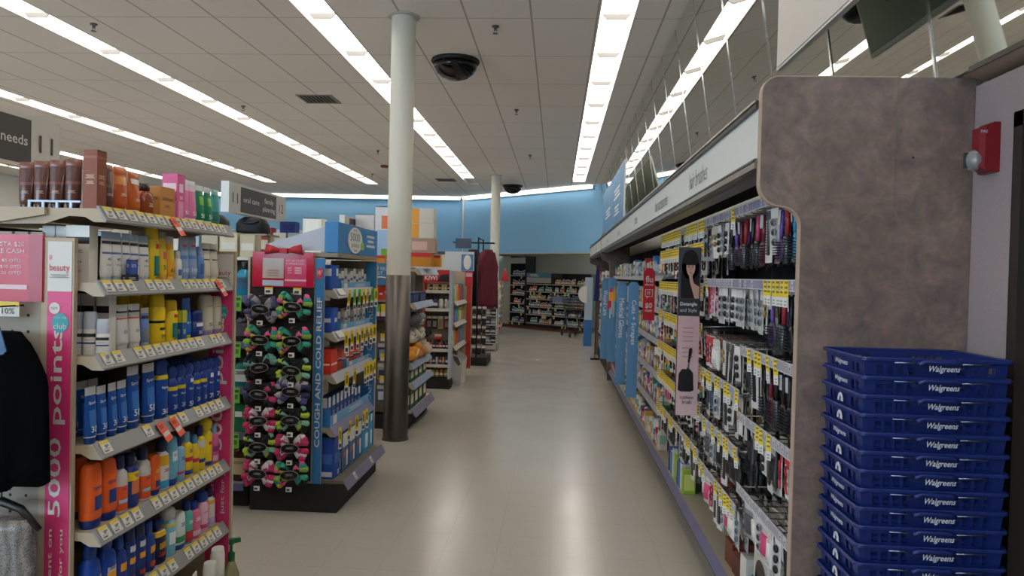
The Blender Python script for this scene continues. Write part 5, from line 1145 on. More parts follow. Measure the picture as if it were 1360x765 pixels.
# header box: 5000 points
t = thing('header_sign', 'blue five thousand points header box above the cough endcap', 'sign', None)
hb = M('#2f80bd', .4)
b = MB(); b.box(-1.52, -1.432, 4.885, 5.965, 1.702, 1.902, hb); obj('box', b, t)
q = MB(); q.prism([(5.31 + .205 * math.cos(a * PI / 16), 1.80 + .10 * math.sin(a * PI / 16) * 1.0) for a in range(32)], 'x', -1.432, -1.430, PAPER); obj('disc', q, t)
q = MB()
for k in range(32):
    a0, a1 = k * PI / 16, (k + 1) * PI / 16
    q.add([(-1.4298, 5.31 + r1 * math.cos(a), 1.80 + r2 * math.sin(a)) for (r1, r2, a) in ((.205, .10, a0), (.205, .10, a1), (.19, .092, a1), (.19, .092, a0))], [(0, 1, 2, 3)], M('#2b5f96', .4))
obj('ring', q, t)
q = MB(); nv = M('#2b4a78', .4)
q.text('5000', (-1.4292, 5.30, 1.822), (0, 1, 0), (0, 0, 1), .25, .055, nv); q.text('points', (-1.4292, 5.31, 1.762), (0, 1, 0), (0, 0, 1), .2, .042, nv); q.text('EARN', (-1.4292, 5.30, 1.872), (0, 1, 0), (0, 0, 1), .08, .013, nv); q.text('~', (-1.4292, 5.31, 1.728), (0, 1, 0), (0, 0, 1), .1, .012, nv)
q.text('~', (-1.431, 5.75, 1.81), (0, 1, 0), (0, 0, 1), .26, .09, PAPER); obj('lettering', q, t)
q = MB(); q.prism([(5.50 + .05 * math.cos(a * PI / 10), 1.765 + .032 * math.sin(a * PI / 10)) for a in range(20)], 'x', -1.4295, -1.4285, M('#9cc63a', .4)); q.text('club', (-1.428, 5.50, 1.765), (0, 1, 0), (0, 0, 1), .05, .014, nv); obj('badge', q, t)
q = MB(); q.prism([(-1.521, 1.712), (-1.521, 1.872), (-1.93, 1.745), (-1.93, 1.712)], 'y', 4.905, 4.91, M('#b9c0cc', .5)); obj('side_flap', q, t)
b = MB(); b.box(-1.93, -1.432, 4.89, 5.96, 1.672, 1.70, M('#8f8674', .5)); obj('top_shelf', b, u)
# cash card sign with a bow
t = thing('card_sign', 'red gift card sign with a bow above the bundled gloves', 'sign', None)
gl = M('#bf1d3d', .12)
b = MB(); b.box(-1.985, -1.578, 4.848, 4.852, 1.468, 1.695, gl); obj('panel', b, t)
q = MB(); q.box(-1.915, -1.775, 4.8455, 4.848, 1.525, 1.655, M('#b7aaa0', .2)); q.box(-1.915, -1.775, 4.8455, 4.848, 1.475, 1.512, M('#b9c3d4', .2)); q.box(-1.768, -1.625, 4.8455, 4.848, 1.475, 1.655, M('#d2406a', .2)); q.box(-1.768, -1.625, 4.844, 4.8455, 1.508, 1.520, M('#e2b9c4', .3)); obj('print_panels', q, t)
q = MB(); q.text('GET UP TO $20', (-1.70, 4.8445, 1.640), (1, 0, 0), (0, 0, 1), .12, .013, wm); q.text('IN SINGLE CASH', (-1.70, 4.8445, 1.622), (1, 0, 0), (0, 0, 1), .12, .011, wm)
for k in range(3): q.text('$%d' % (5, 10, 20)[k], (-1.735, 4.8445, 1.594 - k * .016), (1, 0, 0), (0, 0, 1), .024, .011, wm); q.text('~', (-1.68, 4.8445, 1.594 - k * .016), (1, 0, 0), (0, 0, 1), .05, .009, wm); q.text('~', (-1.845, 4.8445, 1.575 - k * .016), (1, 0, 0), (0, 0, 1), .09, .008, M('#9a4a4a', .4))
obj('lettering', q, t)
q = MB(); rb = M('#b3202c', .5)
for s in (-1, 1):
    c = -1.775
    q.loft([[(c + s * .02, 4.845, 1.695), (c + s * .02, 4.845, 1.715), (c + s * .02, 4.835, 1.715), (c + s * .02, 4.835, 1.695)], [(c + s * .07, 4.85, 1.690), (c + s * .07, 4.85, 1.735), (c + s * .07, 4.82, 1.735), (c + s * .07, 4.82, 1.690)], [(c + s * .125, 4.85, 1.680), (c + s * .115, 4.85, 1.748), (c + s * .115, 4.83, 1.748), (c + s * .125, 4.83, 1.680)]], rb)
q.box(-1.80, -1.75, 4.826, 4.846, 1.688, 1.722, rb); obj('bow', q, t)
# cartons on the cough shelves
def ctn_(x, y, z, d, w, h, c, c2, lab, lbl=None, rz=0, grp='cartons of the cough endcap'):
    nm = 'medicine_carton' if y < 6 and z < 1.6 else ('overstock_carton' if z > 1.6 else 'goods_carton')
    return place(prod('box', nm, 'box', c, c2, lbl if lbl is not None else [(c2, .3, .6, -.4, .4)], []), lab, (x, y, z + .0007), rz, (d, w, h), grp)
def tray(x, y0, y1, z, h, lab, c='#4f97c8'):
    t_ = thing('shelf_tray', lab, 'tray', None, (x, y0, z), 0, 'blue shelf trays'); m1 = M(c, .5); L = y1 - y0
    b_ = MB(); b_.box(-.16, .0, 0, L, 0, .004, m1); b_.box(-.16, -.157, 0, L, .004, h, m1); b_.box(-.157, .0, 0, .003, .004, h, m1); b_.box(-.157, .0, L - .003, L, .004, h, m1); obj('tray_box', b_, t_)
    b_ = MB(); b_.box(0, .003, 0, L, 0, h * .62, M('#6fa9d2', .5)); f_ = obj('front_lip', b_, t_)
    q_ = MB(); q_.text('~', (.0036, L * .62, h * .32), (0, 1, 0), (0, 0, 1), L * .4, h * .25, PAPER); q_.box(.003, .0036, .06, .14, .01, h * .55, PAPER); obj('lettering', q_, f_)
wb_ = [('#3d4f7a', .45, .6, -.4, .4)]
ctn_(-1.54, 5.00, 1.456, .13, .13, .165, '#1f58b0', '#1a4a98', 'tall bright blue carton on the upper cough shelf', [('#d5d9e2', .55, .85, .05, .4)])
tray(-1.475, 5.13, 5.93, 1.456, .075, 'pale blue tray of white cartons on the upper cough shelf')
for i in range(10): ctn_(-1.53, 5.17 + i * .078, 1.461, .06, .066, .10 + .02 * (i % 3), '#c9c6c0', '#e0ddd8', 'white medicine carton, %s along the upper blue tray' % nth(i), wb_)
ctn_(-1.54, 5.00, 1.173, .13, .13, .165, '#1f4fae', '#1a4698', 'tall royal blue carton on the second cough shelf', [('#d5d9e2', .4, .56, -.1, .35)])
tray(-1.475, 5.13, 5.93, 1.173, .075, 'pale blue tray of small cartons on the second cough shelf')
for i in range(9): ctn_(-1.53, 5.18 + i * .085, 1.178, .06, .07, .12 + .015 * (i % 2), ('#b9b4ac', '#8f8a86', '#c9c6c0')[i % 3], '#d5d2cc', 'grey medicine carton, %s along the second blue tray' % nth(i), wb_)
ctn_(-1.54, 5.00, .896, .13, .14, .165, '#d8391f', '#c8321a', 'big red carton on the third cough shelf', [('#e8e2dc', .35, .42, -.45, .45)])
tray(-1.475, 5.3, 5.93, .896, .06, 'pale blue tray of red cartons on the third cough shelf')
for i in range(8): ctn_(-1.54, 5.115 + i * .10, .90, .08, .09, .125 + .02 * (i % 2), ('#d9502f', '#c9432a', '#d8705a', '#c9a4a0')[i % 4], '#e0ccc4', 'red medicine carton, %s past the big red one' % nth(i), [('#2a2f6a', .36, .46, -.48, .48), ('#e6ded8', .46, .5, -.48, .48)])
tray(-1.47, 4.92, 5.93, .546, .12, 'deep blue tray of navy cartons on the lowest raised cough shelf', '#2d74b8')
for i in range(9): ctn_(-1.53, 5.0 + i * .095, .551, .06, .085, .185 if i < 7 else .15, '#2a5090', '#1c3c78', 'navy carton with a white shield, %s along the deep blue tray' % nth(i), [('#dcdcd8', .62, .98, -.3, .3), ('#8f93b8', .12, .45, -.3, .3)])
ctn_(-1.515, 4.99, .206, .15, .14, .27, '#1747a0', '#123a88', 'big blue carton nearest the post on the cough base deck', [('#3a66b4', .35, .6, -.4, .4), ('#c9ccd4', .04, .16, .1, .35)], grp='large cartons on the cough base deck')
for i, (y, w, h, c) in enumerate(((5.155, .16, .27, '#4a5f86'), (5.335, .16, .29, '#46688f'), (5.51, .16, .29, '#3f6c96'), (5.71, .20, .29, '#2f93c4'), (5.87, .10, .27, '#3a9ccc'))):
    ctn_(-1.49, y, .206, .12, w, min(h, .275), c, '#1c3c78', 'large %s carton, %s past the big blue one on the cough base deck' % ('navy' if i < 3 else 'sky blue', nth(i)), [('#dcdcd8', .62, .97, -.42, .42), ('#c4504a', .38, .48, -.3, .1), ('#d6e2ea', .1, .5, .15, .38)] if i < 3 else [('#d9ecf4', .1, .5, -.05, .35), ('#e6e6e2', .75, .95, .0, .4)], grp='large cartons on the cough base deck')
# gloves on the grey peg panel, coloured black to carry the shade on it
b = MB(); b.box(-2.0, -1.578, 4.863, 4.8695, .20, 1.47, pegboard('#1d1b1b')); obj('peg_panel', b, u)
SCH = {'grey': (['#8f8c90', '#7d7a80', '#3f4468'], 'grey and navy'), 'rain': (['#e0608e', '#cfc040', '#3a9a84', '#86b048', '#c9a03a', '#17171a', '#2f8f94'], 'rainbow striped'), 'teal': (['#17191c', '#101113', '#6fa39a', '#15181c'], 'black and pale teal'),
       'lime': (['#16181c', '#101216', '#7fb39a', '#a9c23a'], 'black, mint and lime'), 'pink': (['#c9356a', '#d9d0d4', '#c22f64', '#b33a66'], 'pink and white'), 'wine': (['#c0406e', '#1a1b20', '#23304a', '#18181c'], 'black and pink'), 'stripe': (['#8d8a90', '#4f5590', '#a9a6aa', '#2c3054'], 'grey and purple striped')}
def gloves(key):
    cs, _ = SCH[key]; rg = random.Random(key)
    parts = []; root = None
    body = MB(); mt0 = M('#141416', .8); body.loft([ring(.075, .02, -.075, 2.5, 16), ring(.10, .03, -.04, 2.5, 16), ring(.10, .03, .04, 2.5, 16), ring(.075, .02, .07, 2.5, 16)], mt0)
    for sx in (-1, 1):
        for sz in (-1, 1):
            g = MB(); n = 3
            for k in range(n):
                f = (k - (n - 1) / 2) / n
                p0 = Vector((sx * .022, -.022, sz * .020 + f * .02)); p1 = Vector((sx * (.055 + .01 * rg.random()), -.036 - .01 * rg.random(), sz * (.022 + .045 * (k + .5) / n) + .004)); p2 = Vector((sx * (.094 - .011 * k + .008 * rg.random()), -.03, sz * (.016 + .068 * (k + .4) / n)))
                c = cs[rg.randrange(len(cs))]; c2 = cs[rg.randrange(len(cs))]
                g.tube([p0, p0.lerp(p1, .5), p1], [.017, .021, .021], M(c, .85), 8); g.tube([p1, p1.lerp(p2, .5), p2, p2 + (p2 - p1).normalized() * .008], [.0208, .021, .018, .008], M(c2, .85), 8)
            parts.append(('glove', g.mesh('glove')))
    q = MB(); q.prism([(.056 * math.cos(a * PI / 12), .030 * math.sin(a * PI / 12)) for a in range(24)], 'y', -.0665, -.064, M('#8a8886', .3)); q.prism([(.052 * math.cos(a * PI / 12), .026 * math.sin(a * PI / 12)) for a in range(24)], 'y', -.068, -.0665, M('#0d0d0f', .25))
    l2 = MB(); l2.text('~', (0, -.0685, .003), (1, 0, 0), (0, 0, 1), .05, .012, M('#9c9a98', .4)); 
    parts.append(('oval_label', q.mesh('oval_label'), [('lettering', l2.mesh('lettering'))]))
    return ('glove_bundle', 'gloves', body.mesh('glove_bundle'), parts)
GCOL = [[('grey', 1.325), ('rain', 1.128), ('teal', .948), ('wine', .775), ('pink', .605), ('lime', .435), ('pink', .262)], [('rain', 1.345), ('rain', 1.125), ('lime', .935), ('stripe', .80), ('lime', .615), ('pink', .435), ('rain', .262)]]
for c, x in ((0, -1.895), (1, -1.685)):
    for r, (key, z) in enumerate(GCOL[c]):
        place(proto('gl' + key, lambda key=key: gloves(key)), '%s bundled gloves, %s down the column %s' % (SCH[key][1], nth(r), 'beside the mouthwash' if c == 0 else 'beside the blue post'), (x, 4.828, z), 0, (1.08, 1, 1.05), 'bundled gloves on the black peg panel', 0, RN.uniform(-.12, .12))
        g = obj('peg_hook', MB().tube([(x, 4.862, z + .085), (x, 4.745, z + .085)], .003, WIRE, 5), u)
        o = MB(); o.box(-.019, .019, -.0012, 0, -.03, 0, PAPER); o.box(-.015, .006, -.0018, -.0012, -.024, -.010, INK); obj('price_tag', o, g, (x + .005, 4.748, z - .072))
for x in (-1.87, -1.68):
    o = MB(); o.box(-.027, .027, -.0012, 0, -.045, 0, PAPER); o.box(-.027, .027, -.0018, -.0012, -.012, 0, YEL); o.box(-.02, .01, -.0018, -.0012, -.036, -.02, INK); obj('price_tag', o, u, (x, 4.84, 1.466))

# second gondola body with mouthwash on its near side
t = thing('gondola_shelving', 'grey gondola of mouthwash bottles behind the pink endcap', 'shelving', None)
b = MB(); b.box(-9, -2.02, 5.40, 5.42, .15, 1.66, M('#6d6658', .7)); obj('back_panel', b, t)
b = MB(); b.box(-2.018, -2.004, 4.86, 5.42, .15, 1.66, TAN); obj('end_panel', b, t)
b = MB(); b.box(-9, -2.02, 4.93, 5.92, 0, .15, BLKM); b.box(-9, -2.02, 4.86, 5.4, .151, .17, M('#8f8b92', .5)); b.box(-9, -2.02, 4.845, 4.86, .125, .17, M('#5f628f', .45)); obj('base_deck', b, t)
ZS = (.17, .50, .80, 1.10, 1.405)
for z in ZS[1:]:
    s = obj('shelf', MB().box(-9, -2.02, 4.88, 5.4, z - .02, z, M('#8f8b92', .5)), t); o = MB(); o.box(-9, -2.02, 4.866, 4.88, z - .045, z + .002, M('#6a6a94', .45)); obj('price_rail', o, s)
    for k, x in enumerate((-2.19, -2.085)):
        if z == 1.405 and k == 0: continue
        g = MB(); g.box(-.024, .024, 0, .0012, -.10, 0, M('#6fc23a', .5)); g.box(-.018, .018, -.0008, 0, -.03, -.012, M('#2c5a18', .5)); g.box(-.018, .012, -.0008, 0, -.075, -.045, M('#3f7a24', .5)); obj('shelf_flag', g, s, (x, 4.863, z - .002))
s_ = None
def mouth(c, capc, lab_c, alpha=1.0):
    key = ('mouth', c)
    def f():
        b_ = MB(); b_.loft([ring(x, y, z, 3.2, 16) for z, x, y in ((0, .45, .46), (.03, .48, .5), (.62, .48, .5), (.72, .36, .38), (.78, .2, .2))], M(c, .12, 0, 0, 1, .25)); root = b_.mesh('mouthwash_bottle')
        c_ = MB(); c_.loft([ring(x, x, z, 2, 14) for z, x in ((.77, .22), (.8, .24), (.98, .23), (1, .2))], M(capc, .35))
        l_ = MB(); l_.loft([ring(.49, .51, z, 3.2, 14, -1.0 - 0, 1.0) for z in (.16, .55)], M(lab_c, .4), False, False, True, False)
        x_ = MB(); x_.text('LISTERINE' if c in ('#4a2a14', '#1f1b1f') else '~', (.515, 0, .44), (0, 1, 0), (0, 0, 1), .72, .05 if c in ('#4a2a14', '#1f1b1f') else .1, INK, bold=.02)
        return ('mouthwash_bottle', 'bottle', root, [('cap', c_.mesh('cap')), ('label', l_.mesh('label')), ('lettering', x_.mesh('lettering'))])
    return proto(key, f)
MW = {'blue': (mouth('#1c9ec0', '#1a1a1e', '#1d5f86'), 'turquoise'), 'dark': (mouth('#1f1b1f', '#141416', '#55525a'), 'black'), 'teal': (mouth('#1f8d86', '#1a2a2a', '#cfd9d6'), 'teal'), 'brown': (mouth('#4a2a14', '#161414', '#b7a888'), 'brown'), 'green': (mouth('#2fa07a', '#173a2a', '#d9e2da'), 'green')}
for j, (z, key, h) in enumerate(((1.406, 'blue', .222), (1.101, 'dark', .22), (.801, 'teal', .21), (.171, 'brown', .285))):
    for k in range(5):
        place(MW[key][0], '%s mouthwash bottle, %s from the glove bundles, %s mouthwash shelf' % (MW[key][1], nth(k), ('top', 'second', 'third', 'lowest')[j]), (-2.075 - k * .105, 4.94, z), -PI / 2, (.085, .098, h), 'mouthwash bottles behind the pink endcap')
for k in range(4): ctn_(-2.08 - k * .125, 4.95, .501, .11, .12, .18, ('#0f6b42', '#c9d2d0')[k % 2], '#1f8a58', '%s carton, %s from the glove bundles, fourth mouthwash shelf' % (('green', 'pale')[k % 2], nth(k)), [('#d9e6df', .55, .75, -.2, .2)], -PI / 2, 'cartons on the mouthwash shelves')
# goods on top of the second gondola
b = MB(); b.box(-9, -2.004, 4.95, 5.92, 1.64, 1.66, M('#d5d1c8', .5)); obj('top_shelf', b, t)
TOPS = [(-2.07, .10, .15, '#c2b79a'), (-2.20, .12, .16, '#cfc3a4'), (-2.33, .11, .14, '#b9ae94'), (-2.46, .11, .17, '#a8c2d4'), (-2.58, .10, .15, '#d5d0c6'), (-2.70, .11, .16, '#9a5a54'), (-2.82, .11, .15, '#c9c4b6'), (-2.95, .12, .17, '#b4a990'), (-3.08, .11, .15, '#8fb0c4'), (-3.2, .11, .16, '#c9bca0')]
for i, (x, w, h, c) in enumerate(TOPS): ctn_(x, 5.02, 1.661, .11, w, h, c, '#d9d4c8', 'carton on top of the mouthwash gondola, %s from the red bow' % nth(i), None, -PI / 2, 'cartons on top of the mouthwash gondola')
for i in range(14): ctn_(-2.0 - i * .115, 5.72, 1.661, .10, .10, .20 + (.02 * (i % 3) if i > 1 else 0), ('#a9bfd0', '#d8d4cc', '#b9463f', '#d2ccc0', '#8ea9c0')[i % 5], '#e3dfd6', '%s carton in the back row atop the mouthwash gondola, %s from the aisle' % (('pale blue', 'white', 'red', 'cream', 'grey blue')[i % 5], nth(i)), None, -PI / 2, 'cartons on top of the mouthwash gondola')
# aisle number signs on poles
def aisle_sign(y0, y1, lab, texts, num0, num1, x=-2.17, z0=1.965, z1=2.16, pole_z=1.66, nm_=True):
    t_ = thing('aisle_sign', lab, 'sign', None, (x, y0, z0)); L, H = y1 - y0, z1 - z0
    b_ = MB(); b_.box(-.05, 0, 0, L, 0, H, M('#cfcdc6', .5)); obj('box', b_, t_)
    b_ = MB(); b_.box(-.052, .002, -.003, 0, -.002, H + .002, M('#d9dcd9', .4)); obj('end_cap', b_, t_)
    b_ = MB(); b_.box(0, .002, L * .18, L * .80, H * .06, H * .92, M('#4b4b49', .5)); obj('dark_panel', b_, t_)
    q_ = MB()
    for s, cy, cz, w in texts: q_.text(s, (.003, cy * L, cz * H), (0, 1, 0), (0, 0, 1), w, H * (.25 if 'p' in s or 'y' in s else .19), M('#dcdad4', .5), bold=.01)
    obj('lettering', q_, t_)
    q_ = MB()
    for s, cy in ((num0, .09), (num1, .90)):
        if s: q_.text(s, (.003, cy * L, .5 * H), (0, 1, 0), (0, 0, 1), .085, H * .34, M('#4b4b49', .5))
    obj('number', q_, t_)
    b_ = MB(); b_.box(-.045, -.005, L * .48, L * .52, pole_z - z0, 0, M('#c9ced2', .4)); obj('pole', b_, t_)
    return t_
aisle_sign(2.27, 3.18, 'aisle number 11 sign standing above the pink endcap', [('home needs', .60, .5, .32)], '', '11', -2.165, 1.975, 2.185, 1.758)
aisle_sign(4.88, 5.93, 'aisle sign for oral care and family planning above the mouthwash gondola', [('oral care', .35, .52, .28), ('family', .66, .62, .18), ('planning', .66, .32, .24)], '11', '12', -2.165, 1.955, 2.155)
aisle_sign(7.6, 8.62, 'dark aisle sign partly hidden behind the five thousand points box', [('~', .35, .5, .28), ('~', .66, .5, .26)], '', '', -2.165, 1.95, 2.15)
aisle_sign(10.3, 11.3, 'small distant aisle sign before the far blue wall', [('~', .35, .5, .28), ('~', .66, .5, .26)], '', '', -2.0, 1.93, 2.12)
# dark bags and packs lying under the oral care sign
def softpack(x, y, z, w, d, h, c, lab, rz=0, seed=0):
    t_ = thing('soft_pack', lab, 'bag', None, (x, y, z), rz, 'packs on top of the gondola'); r2 = random.Random(seed); b_ = MB()
    b_.loft([[(px * (1 + .05 * r2.uniform(-1, 1)), py * (1 + .05 * r2.uniform(-1, 1)), zz) for px, py, zz in ring(w / 2 * k, d / 2 * k, hz, 3, 18)] for hz, k in ((0, .9), (h * .15, 1), (h * .6, .98), (h * .85, .85), (h, .5))], M(c, .6)); obj('cover', b_, t_)
    s_b = MB(); s_b.tube([(-w * .3, -d * .44, h * .75), (-w * .1, -d * .50, h * .6), (w * .1, -d * .50, h * .6), (w * .3, -d * .44, h * .75)], .008, M('#1b1b1e', .6), 6); obj('strap', s_b, t_)
b = MB(); b.box(-4, -2.004, 5.12, 5.37, 1.812, 1.825, M('#8f8674', .5)); b.box(-2.03, -2.006, 5.22, 5.27, 1.661, 1.812, TAN); b.box(-4, -3.97, 5.22, 5.27, 1.661, 1.812, TAN); obj('stock_shelf', b, t)
ctn_(-2.055, 5.72, 1.862, .09, .12, .085, '#22388a', '#1a2c6e', 'navy blue carton lying on the back row atop the mouthwash gondola', [('#1a2c6e', .2, .8, -.4, .4)], -PI / 2)
softpack(-2.52, 5.245, 1.826, .36, .22, .15, '#2b2f33', 'dark grey soft pack under the oral care sign', .2, 1)
softpack(-2.98, 5.245, 1.826, .40, .22, .18, '#4a4f52', 'grey soft pack farther left of the oral care sign', -.2, 3)
softpack(-2.15, 5.25, 1.826, .22, .20, .12, '#101218', 'black soft pack right of the sign pole', .1, 4)
# ------------------------------------------------------------------ third gondola and its endcap behind the steel column
def gondola(y0, y1, lab, pegs=True, xe=-1.66, h=1.62):
    t_ = thing('gondola_shelving', lab, 'shelving', None); ym = (y0 + y1) / 2
    b_ = MB(); b_.box(-9, xe, ym - .02, ym + .02, .15, h, M('#6d6658', .7)); obj('back_panel', b_, t_)
    b_ = MB(); b_.box(-9, xe, y0, y1, 0, .14, BLKM); obj('base', b_, t_)
    if pegs: b_ = MB(); b_.box(-9, xe, y0 + .10, y0 + .112, .15, 1.46, pegboard('#8f8674')); obj('pegboard', b_, t_)
    b_ = MB(); b_.box(-9, xe, y0 + .02, y1 - .02, h, h + .03, M('#d5d1c8', .5)); obj('top_shelf', b_, t_)
    return t_
g3 = gondola(7.55, 8.75, 'pegboard gondola of medicine packs behind the steel column')
# goods on its near side, left of the column
s = obj('shelf', MB().box(-3.2, -1.66, 7.40, 7.64, 1.105, 1.125, M('#3c3a6a', .5)), g3)
for k in range(10):
    x = -1.70 - k * .058
    ctn_(x, 7.45, 1.126, .05, .052, .125, '#8f2436', '#a9323f', 'dark red medicine bottle box, %s left of the steel column' % nth(k), [('#d9c9c4', .3, .5, -.3, .3)], -PI / 2, 'dark red boxes left of the column')
    ctn_(x - .002, 7.56, 1.30, .05, .055, .13 if k % 3 else .17, '#e0442f', '#d93a28', 'bright red medicine carton, %s left of the steel column' % nth(k), [('#e9d9d2', .4, .55, -.3, .3)], -PI / 2, 'bright red cartons left of the column')
obj('shelf', MB().box(-3.2, -1.66, 7.50, 7.64, 1.28, 1.30, M('#8f8b92', .5)), g3)
for k, (x, c) in enumerate(((-1.70, '#e6c62c'), (-1.76, '#4fae3c'), (-1.83, '#3fae4a'), (-1.89, '#e6c62c'))):
    o = MB(); o.box(-.024, .024, 0, .0012, -.075, 0, M(c, .5)); o.box(-.024, .024, 0, .0012, -.12, -.0751, PAPER); obj('shelf_flag', o, g3, (x, 7.395, 1.295 - .03))
t = thing('header_sign', 'blue throat relief sign left of the steel column', 'sign', None)
b = MB(); b.box(-2.05, -1.62, 7.39, 7.395, 1.455, 1.67, M('#3f7fb0', .5)); obj('board', b, t)
q = MB(); q.text('THROAT RELIEF', (-1.765, 7.388, 1.615), (1, 0, 0), (0, 0, 1), .26, .032, PAPER); q.text('FAST', (-1.765, 7.388, 1.57), (1, 0, 0), (0, 0, 1), .11, .034, PAPER); obj('lettering', q, t)
q = MB(); q.tube([(-1.73 + .1 * math.cos(a), 7.387, 1.475 + .055 * math.sin(a)) for a in [math.radians(20 + 12 * k) for k in range(14)]], .008, PAPER, 5); obj('swoosh', q, t)
b = MB(); b.box(-2.0, -1.98, 7.396, 7.64, 1.5, 1.53, M('#77757a', .4)); b.box(-1.66, -1.64, 7.396, 7.66, 1.5, 1.53, M('#77757a', .4)); obj('bracket', b, t)
def hangpack(c, c2, w=.1, h=.16):
    def f():
        b_ = MB(); b_.box(-.001, .001, -w / 2, w / 2, -h, .01, M(c, .5)); root = b_.mesh('hanging_pack')
        q_ = MB(); q_.box(-.016, -.001, -w * .35, w * .35, -h * .85, -h * .35, M(c2, .3)); h_ = MB(); h_.box(-.0018, -.001, -w / 2, w / 2, -.03, .008, M('#d2cfc8', .5))
        return ('hanging_pack', 'pack', root, [('blister', q_.mesh('blister')), ('header_band', h_.mesh('header_band'))])
    return proto(('hp', c, c2, w, h), f)
for r, (z, c, c2, d) in enumerate(((.86, '#27406f', '#8f9fb8', 'navy'), (.66, '#a9a49c', '#3c4a6a', 'grey'), (.44, '#3f6f9a', '#cfd8e2', 'blue'))):
    for k in range(5):
        x = -1.72 - k * .125; obj('peg_hook', MB().tube([(x, 7.655, z + .005), (x, 7.48, z + .005)], .003, WIRE, 5), g3)
        place(hangpack(c, c2), '%s hanging pack, %s left of the steel column, %s peg row' % (d, nth(k), ORD[r]), (x, 7.50, z), PI / 2, (1, 1, 1), 'hanging packs left of the column')
    for k in range(4):
        o = MB(); o.box(-.03, .03, 0, .0012, -.045, 0, YEL); o.box(-.03, .03, 0, .0012, -.075, -.0451, PAPER); obj('price_tag', o, g3, (-1.71 - k * .1, 7.47, z + .11))
# goods on top
def bigbox(x, y, z, d, w, h, c, lab, lbl, rz=-PI / 2, grp='large boxes on top of the gondolas'): return ctn_(x, y, z, d, w, h, c, c, lab, lbl, rz, grp)
bigbox(-1.83, 7.95, 1.651 + .0, .16, .17, .62, '#d6d8de', 'tall white box with orange art standing left of the column', [('#e0703a', .62, .84, -.1, .45), ('#9fc0e6', .15, .6, -.4, .4)])
bigbox(-2.05, 8.05, 1.651, .16, .20, .54, '#cfd3d8', 'pale box left of the tall orange art box', [('#dfe3ea', .3, .7, -.4, .4)])
bigbox(-1.87, 7.68, 1.651, .1, .24, .10, '#c9882c', 'orange flat box with a red band left of the column', [('#c8322a', .7, .95, -.5, .5)])
bigbox(-1.76, 7.80, 1.651, .08, .12, .17, '#6fae3a', 'lime and white pack beside the tall white box', [('#e6ead9', .1, .5, -.4, .4)])
for k in range(2): bigbox(-1.43, 8.05, 1.945 + .16 * k, .18, .24, .158, '#cfc8bc', 'white and orange size six box, %s of two right of the column' % ('lower', 'upper')[k], [('#e09a2c', 0.02, .98, -.5, -.15)])
bigbox(-1.43, 8.05, 1.795, .18, .27, .148, '#a98f7c', 'brown patterned box under the size six boxes', [('#d9b0a8', .2, .8, -.4, .2)])
bigbox(-1.55, 8.02, 1.651, .18, .45, .14, '#c8861f', 'wide orange box with red band right of the column', [('#c8242a', .7, 1, -.5, .5)])
bigbox(-1.38, 8.3, 1.651, .12, .2, .13, '#d2902a', 'orange cylinder box at the shelf edge right of the column', [('#c8242a', .75, .95, -.5, .5)])
# third endcap: soft toys and green boxes
u = thing('endcap_shelf', 'endcap of soft goods and green boxes behind the steel column', 'shelving', None)
b = MB(); b.box(-1.66, -1.64, 7.58, 8.72, .15, 1.64, M('#7d7464', .7)); obj('back_panel', b, u)
b = MB(); b.box(-1.66, -1.43, 7.56, 8.74, .16, .185, TAN); b.box(-1.66, -1.47, 7.58, 8.72, 0, .16, BLKM); d = obj('base_deck', b, u); b = MB(); b.prism([(-1.43, .2), (-1.38, .12), (-1.385, .115), (-1.435, .19)], 'y', 7.56, 8.74, M('#78768c', .45)); obj('base_rail', b, d)
for z, xr in ((1.62, -1.36), (1.27, -1.40), (.66, -1.42), (.46, -1.40)): shelf_with_rail(u, xr, 7.58, 8.72, z, .21, (), slope=.04, drop=.06, deckm=TAN, railm=M('#8f9fb4', .45))
bigbox(-1.545, 7.85, 1.271, .17, .3, .10, '#2a3f66', 'flat dark blue box on the upper shelf right of the column', [('#3c5480', .2, .8, -.4, .4)], 0)
bigbox(-1.545, 8.25, 1.271, .17, .35, .10, '#23324f', 'second flat dark blue box on the upper shelf right of the column', [('#3c5480', .2, .8, -.4, .4)], 0)
for i, y in enumerate((7.72, 7.95, 8.2, 8.45)): bigbox(-1.535, y, .186, .16, .2, .20, '#1d4d2c', 'dark green carton on the lowest deck right of the column, %s from near end' % nth(i), [('#d9d2b8', .25, .75, -.35, .35), ('#8a2a2a', .8, .95, -.4, .4)], 0)
for i, y in enumerate((7.72, 7.95, 8.2, 8.45)): bigbox(-1.535, y, .461, .15, .2, .13, '#2c5a34', 'mossy green carton on the second deck right of the column, %s from near end' % nth(i), [('#cfc7a8', .3, .8, -.35, .35)], 0)
def plush(x, y, z, s, c, lab, seed):
    r2 = random.Random(seed); t_ = thing('folded_throw', lab, 'blanket', None, (x, y, z), r2.uniform(-.12, .12), 'soft throws on the endcap'); m1 = M(c, .95); b_ = MB()
    for k in range(7): b_.ball((r2.uniform(-.3, .3) * s, r2.uniform(-.5, .5) * s, s * (.28 + r2.uniform(0, .35))), s * r2.uniform(.22, .36), m1, 12, 8, .8)
    b_.loft([ring(s * .35, s * .6, s * .1, 3, 16), ring(s * .38, s * .62, s * .3, 3, 16), ring(s * .25, s * .45, s * .5, 3, 16)], m1); obj('cloth', b_, t_)
    k_ = MB(); k_.tube([(s * .36, -s * .6, s * .3), (s * .4, 0, s * .52), (s * .36, s * .6, s * .3)], s * .03, M('#d9d2c6', .7), 6); obj('ribbon', k_, t_)
